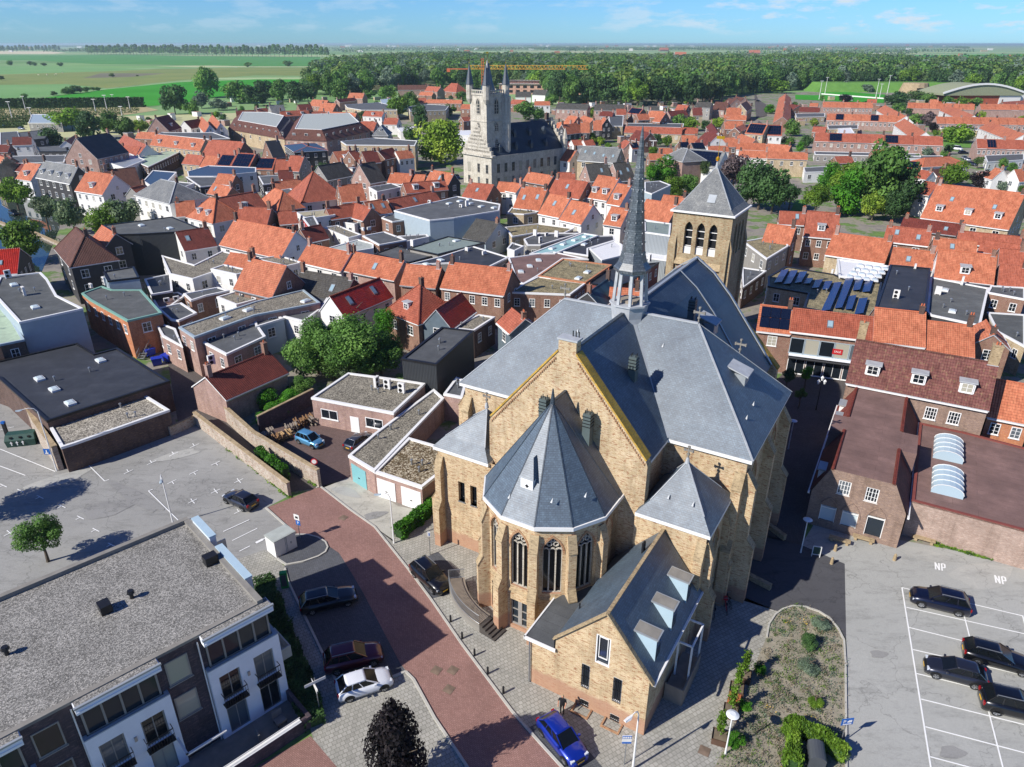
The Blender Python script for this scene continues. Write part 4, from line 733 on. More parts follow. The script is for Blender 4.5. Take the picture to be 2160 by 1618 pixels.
ZONES={'car_park':('asph',[[-86.78,83.92],[-75.37,95.4],[-50.44,68.13],[-49.25,67.44],[-39.39,78.31],[-23.41,62.54],[-25.24,60.25],[-21.09,55.96],[-17.57,54.29],[-18.68,49.96],[-20.84,51.57],[-22.57,51.57],[-24.52,50.28],[-30.03,43.41],[-50.1,35.69]],1),'road':('redroad',[[-25.24,60.25],[-20.99,63.87],[-20.6,64.14],[-16.45,59.84],[-13.55,57.08],[-10.56,52.57],[-9.46,50.92],[-6.95,46.95],[-3.98,41.9],[0,35.61],[1.94,33.02],[3.42,31.1],[5.34,28.69],[-1.48,28.69],[-2.97,31.34],[-5.46,35.05],[-7.35,38.41],[-8.56,39.94],[-12.98,47.89],[-14.8,50.92],[-16.18,53.11],[-17.57,54.29],[-21.09,55.96]],3),'parking_bays':('darkpave',[[-20.71,51.44],[-19.28,52.23],[-17.57,54.29],[-16.18,53.11],[-14.8,50.92],[-12.98,47.89],[-8.56,39.94],[-8.05,39.16],[-9.9,38.19],[-11.81,36.33],[-11.95,36.33],[-19.88,49.28],[-20.74,51.24]],2),'pavement':('pave',[[-20.74,51.24],[-19.88,49.28],[-11.95,36.33],[-9.9,38.19],[-8.05,39.16],[-7.35,38.41],[-5.46,35.05],[-2.97,31.34],[-1.48,28.69],[-11.26,28.69],[-13.99,34.13],[-20.52,45],[-25.41,52.23],[-23.21,53.59]],2),'forecourt':('redroad',[[-13.87,33.64],[-11.56,31.34],[-10.08,28.69],[-20.75,28.69],[-17.36,30.93]],3),'plaza':('pave',[[-13.55,57.08],[-10.56,52.57],[-9.46,50.92],[-6.95,46.95],[-3.98,41.9],[0,35.61],[1.94,33.02],[3.42,31.1],[5.34,28.69],[14.23,28.69],[13.37,31.34],[14.75,33.31],[19.17,40.69],[20.43,42.64],[22.28,45.55],[19.14,47.83],[20.65,50.92],[10.4,58.01],[-4.2,66.66],[-7.54,62.98],[-11.37,55.01]],2),'dark_bay':('darkpave',[[-9.4,51.05],[-8.41,52.23],[-6.89,53.25],[-3.98,49.03],[-3.72,48.13],[-6.84,47.07]],3),'blue_car_bay':('darkpave',[[1.22,34.32],[2.34,34.9],[3.36,35.21],[5.93,31.34],[6.69,29.95],[4.26,29.95]],3),'concrete_apron':('conc',[[-20.6,64.14],[-17.82,65.99],[-11.72,60.58],[-9.94,60.01],[-10.03,58.8],[-11.44,54.86],[-13.55,57.08],[-16.45,59.84]],2),'courtyard':('courtb',[[-31.37,76.85],[-20.33,63.87],[-17.82,65.99],[-19.61,81.24],[-26.41,83.92],[-31.45,79.95]],2),'alley':('street',[[-53.7,101.66],[-42.11,78.69],[-40.41,79.95],[-23.88,62.98],[-20.73,63.87],[-30.61,74.52],[-36.76,81.24],[-44.34,94.55],[-52.3,103.58],[-73.19,135.35]],2),'church_street':('street',[[27.58,61.25],[23.88,55.74],[27.48,54.29],[34.01,65.71],[41.88,77.46],[54.33,99.8],[45.61,101.66],[37.7,91.3],[27.3,66.66]],2),'access_road':('asphd',[[20.56,50.59],[23.99,56.11],[27.48,54.29],[30.47,51.57],[26.71,42.39],[26.74,43.83],[26.44,45],[25.86,45.55],[24.88,46.1],[23.77,46.16],[22.77,45.82],[22.28,45.55],[19.51,46.95]],2),'parking_lot':('asphr',[[27.48,54.29],[30.47,51.57],[26.71,42.39],[23.57,34.9],[22.08,31.34],[21.05,28.69],[42.09,28.69],[59.98,45],[46.88,51.57],[37.3,55.01],[31.2,59.19]],2),'planting_bed':('bed',[[20.43,42.64],[21.07,44.04],[21.94,45.11],[22.74,45.71],[23.75,46.1],[24.83,45.99],[25.74,45.44],[26.31,44.67],[26.53,43.51],[26.48,42.29],[25.62,39.99],[23.5,34.9],[20.9,28.69],[14.23,28.69],[13.37,31.34],[14.75,33.31],[19.17,40.69]],4)}
MARKS=[(34.13,48.39,27.5,31.14,0.11),(37.64,45.03,32.04,30.62,0.1),(34.13,48.39,42.54,44.96,0.1),(33.3,45.98,41.87,42.79,0.1),(32.37,43.68,40.33,40.46,0.1),(31.5,41.34,39.12,38.63,0.1),(30.58,38.98,37.67,36.43,0.1),(29.7,36.66,36.28,34.34,0.1),(28.8,34.34,34.85,32.16,0.1),(27.91,32.03,32.45,30.45,0.1),(42.48,44.99,40.45,40.64,0.1),(-37.94,72.2,-37.27,73.19,0.09),(-37.61,72.7,-38.03,73.25,0.09),(-39.57,70.34,-38.93,71.29,0.09),(-39.25,70.81,-39.67,71.34,0.09),(-41.24,68.48,-40.63,69.39,0.09),(-40.93,68.93,-41.36,69.44,0.09),(-42.92,66.59,-42.34,67.46,0.09),(-42.63,67.02,-43.05,67.51,0.09),(-33.96,68.38,-33.28,69.28,0.09),(-33.62,68.83,-33.21,68.38,0.09),(-35.66,66.47,-35.01,67.34,0.09),(-35.33,66.9,-34.92,66.47,0.09),(-37.28,64.64,-36.66,65.48,0.09),(-36.97,65.06,-36.56,64.64,0.09),(-30.1,64.83,-29.41,65.66,0.09),(-29.76,65.24,-30.1,65.71,0.09),(-29.76,65.24,-29.38,64.83,0.09),(-31.85,62.85,-31.19,63.65,0.09),(-31.53,63.25,-31.87,63.69,0.09),(-31.53,63.25,-31.15,62.85,0.09),(-33.55,61.02,-32.92,61.79,0.09),(-33.24,61.4,-33.58,61.83,0.09),(-33.24,61.4,-32.86,61.02,0.09),(-28.13,59.23,-27.47,59.97,0.09),(-27.8,59.6,-28.11,60.01,0.09),(-55.36,64.64,-54.23,64.01,0.09),(-54.86,64.32,-55.04,63.92,0.09),(-52.86,63.62,-51.76,63,0.09),(-52.37,63.31,-52.56,62.91,0.09),(-50.06,62.46,-49.01,61.85,0.09),(-49.59,62.15,-49.8,61.76,0.09),(-46.81,60.81,-45.79,60.23,0.09),(-46.36,60.52,-46.57,60.15,0.09),(-43.84,58.87,-42.87,58.32,0.09),(-43.41,58.6,-43.63,58.24,0.09),(-41.2,56.84,-40.27,56.31,0.09),(-40.8,56.57,-41.02,56.24,0.09),(-38.51,54.54,-37.63,54.05,0.09),(-38.13,54.29,-38.36,53.98,0.09),(-47.77,68.38,-44.36,65.2,0.1),(-44.34,65.15,-44.02,65.48,0.1),(-38.72,63.31,-33.22,58.01,0.1),(-38.7,63.27,-38.36,63.58,0.1),(-28.16,56.29,-26.25,58.2,0.1),(-26.8,54.92,-25.03,56.82,0.1),(-25.57,53.33,-24.83,54.12,0.1),(-60.14,71.96,-50.84,67.1,0.1),(-57.73,68.25,-53.65,66.3,0.1),(-63.09,76.5,-61.88,77.31,0.1),(-24.42,54.56,-23.91,55.1,0.3),(-24.28,54.83,-23.51,55.46,0.12),(-49.38,56.48,-48.5,55.83,0.09),(-49.1,55.59,-48.59,56.52,0.09),(42.75,49,43.23,49.99,0.13),(43.23,49.99,43.03,48.9,0.13),(43.03,48.9,43.52,49.89,0.13),(43.25,48.83,43.73,49.81,0.13),(43.73,49.81,43.98,49.72,0.13),(43.98,49.72,43.74,49.23,0.13),(43.74,49.23,43.49,49.32,0.13),(38.36,50.76,38.83,51.73,0.13),(38.83,51.73,38.63,50.65,0.13),(38.63,50.65,39.11,51.63,0.13),(38.84,50.58,39.31,51.55,0.13),(39.31,51.55,39.55,51.46,0.13),(39.55,51.46,39.31,50.97,0.13),(39.31,50.97,39.07,51.06,0.13)]
KERBS={'kerb_right':[[-20.99,63.87],[-20.6,64.14],[-16.45,59.84],[-13.55,57.08],[-10.56,52.57],[-9.46,50.92],[-6.95,46.95],[-3.98,41.9],[0,35.61],[1.94,33.02],[3.42,31.1],[5.34,28.69]],'kerb_left':[[-25.24,60.25],[-21.09,55.96]],'kerb_path':[[-20.61,50.92],[-19.88,49.28],[-11.95,36.33]],'kerb_b':[[-9.9,38.19],[-8.05,39.16],[-7.35,38.41],[-5.46,35.05],[-2.97,31.34],[-1.48,28.69]],'kerb_bed':[[20.43,42.64],[21.07,44.04],[21.94,45.11],[22.74,45.71],[23.75,46.1],[24.83,45.99],[25.74,45.44],[26.31,44.67],[26.53,43.51],[26.48,42.29],[25.62,39.99],[23.5,34.9],[20.9,28.69],[14.23,28.69]]}
CARS=[(3.41,33.01,-0.99,'hatch','cblue','blue hatchback parked on the dark bay below the gabled brick house'),(-7.2,49.22,-0.86,'suv','cblack','black hatchback parked beside the curved stair of the church'),(-15.54,46.37,0.35,'wagon','cblack','black estate car parked in the shade between footpath and red road'),(-12.14,40.05,0.31,'suv','cmaroon','dark maroon SUV parked directly beside the white hatchback'),(-10.86,37.62,0.39,'hatch','cwhite','white hatchback parked next to the maroon SUV'),(-28.02,60.95,2.58,'hatch','cdgrey','dark grey hatchback alone on the left car park'),(-23.98,73.17,-0.57,'mini','clblue','light blue small car in the walled courtyard'),(-18.06,72.9,1.04,'hatch','cgrey','grey hatchback half hidden by the garage roof in the courtyard'),(36.09,46.19,2.75,'suv','cnavy','dark navy SUV at the top left of the marked parking lot'),(37.23,40.05,-0.41,'wagon','cblack','black estate car with silver roof rails on the parking lot'),(33.2,38.75,2.75,'hatch','cdgrey','dark grey hatchback with a sleeper sunshade on the parking lot'),(35.77,35.63,-0.33,'suv','cblack','black SUV at the right edge of the parking lot'),(-138.44,198.57,-0.65,'hatch','cblack','black car driving along the canal quay under the trees'),(198.93,332.12,-1.01,'van','cwhite','white van parked at the far right residential street'),(191.31,325.29,0.74,'hatch','cnavy','blue car parked left of the white van far away'),(194.82,319.63,0,'hatch','cnavy','dark blue car parked right of the white van far away'),(185.72,302.91,-1.76,'hatch','csilver','silver car in the far residential street, upper of three'),(185.03,298.79,0.99,'hatch','csilver','pale car in the far residential street, middle of three'),(179.68,286.98,-1.39,'hatch','cgrey','grey car in the far residential street, lowest of three'),(-288.51,441.83,-0.55,'hatch','cnavy','blue car parked by the pale blue shed roof'),(-271.7,415.97,-0.4,'hatch','csilver','silver car parked in front of the pale blue shed'),(-286.91,425.32,-0.59,'hatch','clblue','blue car at the far left edge near the orchard rows'),(-31.57,265.18,-0.82,'hatch','cblack','black car parked under the big lime tree at the market'),(-19.3,256.96,-1.27,'hatch','cnavy','dark blue car beside the foot of the town hall'),(201.93,625.03,-1.18,'hatch','cblack','black car on the straight road into the wood')]
TREES=[(-140.91,204.52,4.35,5.5,'l','round green street tree at the left end of the canal quay'),
 (-122.63,187.39,3.56,5,'w','greyish blossoming street tree, second from the left on the quay'),
 (-109.72,177.34,3.97,5,'w','greyish green street tree, third from the left on the quay'),
 (-99.01,172.03,4.15,5,'l','green street tree, fourth from the left on the quay'),
 (-95.79,175.01,4.35,5.5,'w','wide pale blossoming tree in front of the tall white house'),
 (-105.31,151.3,4.72,5,'l','large round tree on the near canal bank'),
 (-242.07,413.65,9.73,6,'l','light green tree left in the group behind the black solar roof'),
 (-207.43,335.33,4.79,5,'d','dark green tree low in the group behind the black solar roof'),
 (-209.16,370.63,6.43,6,'d','dark green tree in the middle of the group behind the solar roof'),
 (-215.14,400.41,6.92,6,'g','green tree right of the middle in the group by the orchard'),
 (-196.22,380.65,5.1,5,'g','round green tree before the pink gable house'),
 (-196.17,396.58,4.06,4,'y','small yellow green tree before the pink gable house'),
 (-226.85,510.49,8.71,10,'d','tall dark poplar left of the silver willow'),
 (-267.49,672.09,11.88,13,'g','very tall loose poplar standing highest before the fields'),
 (-228.54,559.86,6.52,6,'s','silver willow under the very tall poplar'),
 (-214.58,508.1,5.15,5,'g','green tree between dark poplar and silver willow'),
 (-216.57,606.89,12.19,9,'g','big poplar right of the very tall one'),
 (-209.4,542.57,6.75,4,'s','grey green shrub trees beside the silver willow'),
 (-204.88,641.1,9.9,8,'d','dark tree at the left of the park row'),
 (-187.48,622.78,9.13,9,'g','green tree second in the park row'),
 (-167.41,591.76,8.69,9,'d','dark tree third in the park row'),
 (-162.2,606.89,7.97,9,'d','dark tree fourth in the park row'),
 (-173.02,716.21,12.67,9,'y','pale yellow green tree in the park row'),
 (-144.5,641.1,9.4,8,'g','green tree right of the pale one in the park row'),
 (-193.99,580.19,8.98,8,'d','dark tree at the far left of the park row'),
 (-149.39,733.56,7.36,4,'s','silver leaved tree before the wood'),
 (-107.35,661.38,9.2,5,'g','low green tree left of the long brown terrace'),
 (-123.96,662.26,6.15,4,'g','small green tree below the silver leaved one'),
 (-85.3,897.7,11.69,8,'l','light green tree beside the building site'),
 (-69.05,939.87,13.67,9,'y','yellow green tree behind the crane'),
 (-103.58,813.23,11.23,9,'g','green tree above the brown terrace'),
 (-125.91,884.58,12.86,11,'g','tall green tree above the brown terrace'),
 (-138.24,851.5,11.74,11,'d','tall dark green tree above the brown terrace'),
 (-72.01,481.35,7.5,7,'l','bright green tree in front of the flats'),
 (-70.37,533.07,6.62,7,'g','green tree right of the bright one at the flats'),
 (-89.69,447.06,5.26,4,'o','dark round olive green tree over the red roofs'),
 (-48.34,397.85,4.05,8,'d','dark pine standing before the lime tree'),
 (-28.31,292.24,9.98,9,'y','huge yellow green lime tree left of the town hall tower'),
 (-48.16,353.55,3.92,4,'g','lower green tree left of the huge lime'),
 (-40.73,501.9,3.92,4,'g','small tree left of the town hall tower'),
 (-41.08,631.45,5.38,4,'g','garden tree left of the tower pinnacles'),
 (-51.28,505.27,3.55,3,'g','little garden tree in the middle distance'),
 (-74.58,369.17,2.34,2,'l','little green bush beside the brown mansard block'),
 (8.03,467.37,6.93,6,'g','green tree beside the town hall roof ridge'),
 (16.07,466.73,4.75,4,'g','small green tree right beside the town hall roof'),
 (11.62,753.78,5.81,4,'g','green tree in front of the crane'),
 (30.23,590.13,5.5,4,'g','small tree right of the grey roofed cream house'),
 (44.01,957.93,5.87,7,'l','light tree above the crane boom'),
 (37.04,348.34,3.04,3,'y','yellow green garden tree, left'),
 (40.96,343.64,2.18,2.5,'y','yellow green garden bush beside it'),
 (42.97,330.83,1.58,2,'l','small garden bush behind the slate house'),
 (67.44,343.81,3,3,'d','dark green garden tree right of the spire'),
 (71.1,341.59,2.44,3,'l','bright green garden tree right of the spire'),
 (58.5,307.6,2.21,3,'l','light garden bush below the dark one'),
 (52.33,311.62,1.5,2,'g','garden bush left of the spire needle'),
 (92.73,415.4,4.24,4,'g','green tree above the long red hall'),
 (97.14,408.94,5.15,4,'l','light green tree above the long red hall'),
 (116.54,426.05,4.35,3,'y','yellow green tree right of the blue spruce'),
 (150.47,487.25,2.67,3,'o','brownish round tree at the cream gable'),
 (130.57,432.88,4.08,3,'g','green shrub tree by the straight road'),
 (50.69,243,4.52,5,'v','row of bright columnar trees right of the spire, nearest'),
 (46.33,240.58,2.73,5,'v','bright green tree just right of the spire'),
 (49.54,223.23,3.64,3.5,'l','light green bush mass left of the tower roof'),
 (55.2,227.32,3.15,3.5,'g','green bush mass touching the tower roof'),
 (64.21,244.7,2.57,5.5,'o','small weeping birch by the grey hall'),
 (69.98,230.21,5.21,7,'b','purple grey copper beech behind the tower roof'),
 (70.45,205.18,6.68,8,'d','large dark green tree right of the tower roof'),
 (68.17,209.04,3.25,4,'d','dark lower tree right of the tower roof'),
 (72.5,199.84,5.39,7,'d','very dark green broad tree beside the tower'),
 (79.4,205.45,2.52,5,'d','dark evergreen right of the broad dark tree'),
 (81.9,193.3,3.65,6,'l','light green conical tree left of the giant tree'),
 (95.68,219.18,3.91,7,'v','bright green tree on the left flank of the giant tree'),
 (92.95,198.32,5.69,6,'v','bright green lower tree before the giant tree'),
 (100.05,200.6,8.12,11,'g','giant dark green tree in the park behind the houses'),
 (106.84,197.8,5.49,8,'d','dark tree on the right flank of the giant tree'),
 (96.42,190.78,3.62,4,'y','yellow green small tree under the giant tree'),
 (94.82,205.18,5.01,8,'l','light green part tree inside the giant group'),
 (100.95,188.91,3.89,5,'d','dark tree over the shop lettering wall'),
 (145.78,241.35,5.47,4.5,'l','broad light green tree right of the giant one'),
 (149.97,231.56,4.33,3.5,'p','dark purple tree below the light green one'),
 (152.54,226.05,1.84,3,'s','pale grey green shrub beside the gambrel house'),
 (156.03,222.04,1.09,3,'g','green shrub at the right edge'),
 (213.32,358.44,7.66,4,'l','wide rounded tree on the lawn of the quarter'),
 (143.3,384.92,4.55,4,'g','green tree between end on terrace and third row'),
 (127.26,343.64,3.55,2.5,'g','green hedge tree before the third row'),
 (134.32,339.4,2.97,3,'d','dark hedge tree before the third row'),
 (123.82,318.84,2.03,3,'v','bright columnar tree before the third row'),
 (172.93,431.38,3.05,2.5,'y','yellow green garden tree left in the quarter'),
 (194.18,496.1,3.49,3,'s','grey green garden tree left in the quarter'),
 (230.29,524.62,3.27,3,'g','dark garden tree in the first terrace gardens'),
 (185.96,418.16,2.63,2.5,'s','pale garden shrub at the second row'),
 (160.48,387.51,2.45,2,'g','garden shrub above the third row'),
 (270.17,618.77,5.76,3,'p','dark purple tree on the sports field edge'),
 (259.69,496.1,2.33,3,'d','slim dark tree between the terraces'),
 (240.78,436.01,4.45,4,'b','purple grey tree in the middle of the quarter'),
 (224.86,400.69,2.84,3,'p','dark purple small tree in the quarter'),
 (239.86,445.42,5.59,2.5,'g','garden greenery between diagonal terrace and lawn'),
 (297.68,590.13,10.08,4,'d','dark trees left of the domed hall path'),
 (326.88,615.26,8.58,5,'o','brown olive tree before the fort'),
 (328.45,603.3,7.95,4,'g','green tree right of the olive one'),
 (268.33,524.62,5.32,3,'g','green shrub tree before the path'),
 (338.53,592.3,5.06,3,'g','round tree before the domed hall, left'),
 (342.47,579.88,5.86,3,'l','round tree before the domed hall, middle'),
 (353.28,579.88,4.96,3,'g','round tree before the domed hall, right'),
 (255.08,736.31,10.77,7,'l','round bright tree at the end of the end on terrace'),
 (418.62,1108.79,8.47,6,'s','silver tree in front of the wood'),
 (336.25,800.47,6.77,5,'s','grey willow at the sports field, first'),
 (337.46,777.21,6.58,5,'s','grey willow at the sports field, second'),
 (349.91,775.12,5.97,4,'s','grey willow at the sports field, third'),
 (348.64,753.78,6.39,4,'s','grey willow at the sports field, fourth'),
 (177,279.46,2.02,3,'o','reddish green garden tree by the grey cars'),
 (183.42,274.99,1.99,3,'g','green garden tree by the white garages'),
 (180,263.7,2.13,3,'g','green garden tree at the right by the garages'),
 (172.78,307.82,2.22,2.5,'s','grey garden tree at the end of the third row'),
 (177.99,304.51,1.71,2,'g','garden shrub beside the parked cars'),
 (160.74,292.78,1.88,2,'g','shrub beside the white sheds'),
 (175.11,514.77,4.42,3,'v','bright green tree row by the straight road'),
 (-42.66,51.89,1.87,3.1,'g','young street tree standing alone on the left car park'),
 (-27.87,93.02,4.36,4.2,'g','big round dense shrub tree behind the barn, left half'),
 (-22.44,92.93,4.69,4.6,'g','big round dense shrub tree behind the barn, middle'),
 (-18.85,92.95,3.37,3.5,'g','big round dense shrub tree behind the barn, right half'),
 (-19.16,100.86,2.06,5,'v','bright green tree rising right behind the big shrubs'),
 (-24.75,105.3,1.02,5.5,'c','dark small conifer against the red roof'),
 (-23.35,91.04,1.67,1.6,'w','pale flowering bush in front of the big shrubs'),
 (-30.99,77.96,1.11,0.9,'v','low bright bush nearest the firewood wall'),
 (-29.99,80.12,1.73,1.1,'v','bright overgrown bush in the walled garden, middle'),
 (-28.71,82.6,1.78,1.2,'v','bright overgrown bush in the walled garden, right'),
 (-28.25,85.67,1.82,1.6,'g','green bush right at the back of the walled garden'),
 (-31.83,82.34,1.69,1.5,'v','bright bush at the barn corner'),
 (-33.96,85.67,1.19,1.6,'w','white flowering bush at the barn gable'),
 (-35.07,82.26,1.38,1.2,'d','dark bush against the barn wall'),
 (-25.18,91.33,2.17,2.2,'g','lower green part of the dense shrub group'),
 (-24.78,94.63,2.55,5,'g','upper green part of the dense shrub group'),
 (-20.3,92.11,2.35,2.4,'g','lower right green part of the dense shrub group'),
 (39.83,87.18,0.96,3,'v','bright young tree in front of the glazed shop'),
 (37.47,87.5,1.05,2.5,'d','dark young tree in front of the glazed shop'),
 (37.38,82.32,0.77,2.2,'g','leafy small tree in the shaded church street'),
 (-55.75,58.15,3.2,5,'g','leafy car park tree beyond the left picture edge casting its shadow on the asphalt'),
 (-7.15,29.5,2.6,4.5,'q','dark purple leaved tree at the bottom edge of the picture')]
FIELDS=[('field','grass',[[-2221.13,3245.58],[-2122.85,3245.58],[-1847.66,3245.58],[-1683.52,3349.82],[-1246.64,3025.74],[-689.45,2808.15],[-402.18,1629.52],[-536.24,1629.52],[-799.82,1769.35],[-975.49,1821.39],[-1349.41,2210.53],[-1517.25,2210.53]]),('field','grasst',[[-1133.94,1646.89],[-1083.77,1646.89],[-875.89,1587.64],[-667.76,1439.41],[-687.84,1316.21],[-760.38,1236.64],[-806.93,1166.01]]),('field','grassd',[[-806.93,1166.01],[-760.38,1236.64],[-696.65,1333.35],[-667.76,1439.41],[-509.69,1547.83],[-382.27,1547.83],[-283.89,1144.2],[-385.61,1166.01],[-430.83,994.87],[-432.41,819.79],[-524.05,905.8],[-612.07,879.48]]),('field','grasst',[[-612.07,879.48],[-524.05,905.8],[-434.93,819.79],[-417.08,712.8],[-427.21,636.73],[-437.91,623.37]]),('field','fielddark',[[-590.93,1064.42],[-661.6,1246.7],[-552.32,1236.64],[-544.27,1102.89]]),('field','grassb',[[-420.8,598.21],[-406.15,604.32],[-414.87,712.8],[-421.23,798.08],[-411.06,948.29],[-340.92,1028.49],[-255.69,1028.49],[-225.79,905.8],[-262.65,787.64],[-262.53,598.21],[-279.54,574.95],[-296.25,610.54],[-383.56,598.21],[-404.98,574.95]]),('orchard_ground','orch',[[-404.98,574.95],[-277.75,574.95],[-252.75,543.16],[-258.58,497.11],[-292.74,488.78],[-306.42,450.88],[-311.34,437.26]]),('field','sand',[[-3474.99,5089.37],[-2919.53,4929.69],[-2327.58,4093.93],[-2120.31,3621],[-2476.43,3621]]),('sports_field','grassb',[[317.37,787.64],[347.56,712.8],[318.11,650.65],[286.88,712.8]]),('sports_field','grassb',[[263.71,712.8],[332.18,680.35],[298.15,610.54],[241.36,650.65]]),('field','grassb',[[1670.76,3245.58],[2443.56,3621],[1898.12,2808.15],[1285.53,2379.55],[1385.16,2687.26]]),('lawn','lawn',[[216.34,374.46],[222.29,360.22],[209.15,338.63],[198.97,342.75]]),('field','grass',[[749.03,2808.15],[1158.23,2940.33],[999.44,2534.4],[640.29,2343.73]]),('field','grass',[[962.23,2940.33],[1058.73,3025.74],[906.43,2576.29],[810.69,2474.05]]),('field','sand',[[1294.31,2416.48],[1406.91,2534.4],[1337.49,2343.73],[1171.78,2179.54]]),('park_road','street',[[155.37,480.72],[167.45,497.11],[199.23,598.21],[209.55,650.65],[227.3,712.8],[225.64,712.8],[187.19,586.36]]),('park_road','street',[[112.61,342.75],[149.67,450.88],[152.06,465.35],[109.33,342.75]]),('lawn','lawn',[[77.89,200.67],[80.76,197.63],[89.78,219.08],[86.53,219.08]])]
WATER=[[-203.53,272.24],[-186.12,259.31],[-135.98,217.28],[-116.57,182.26],[-97.95,143.42],[-120.21,152.37]]
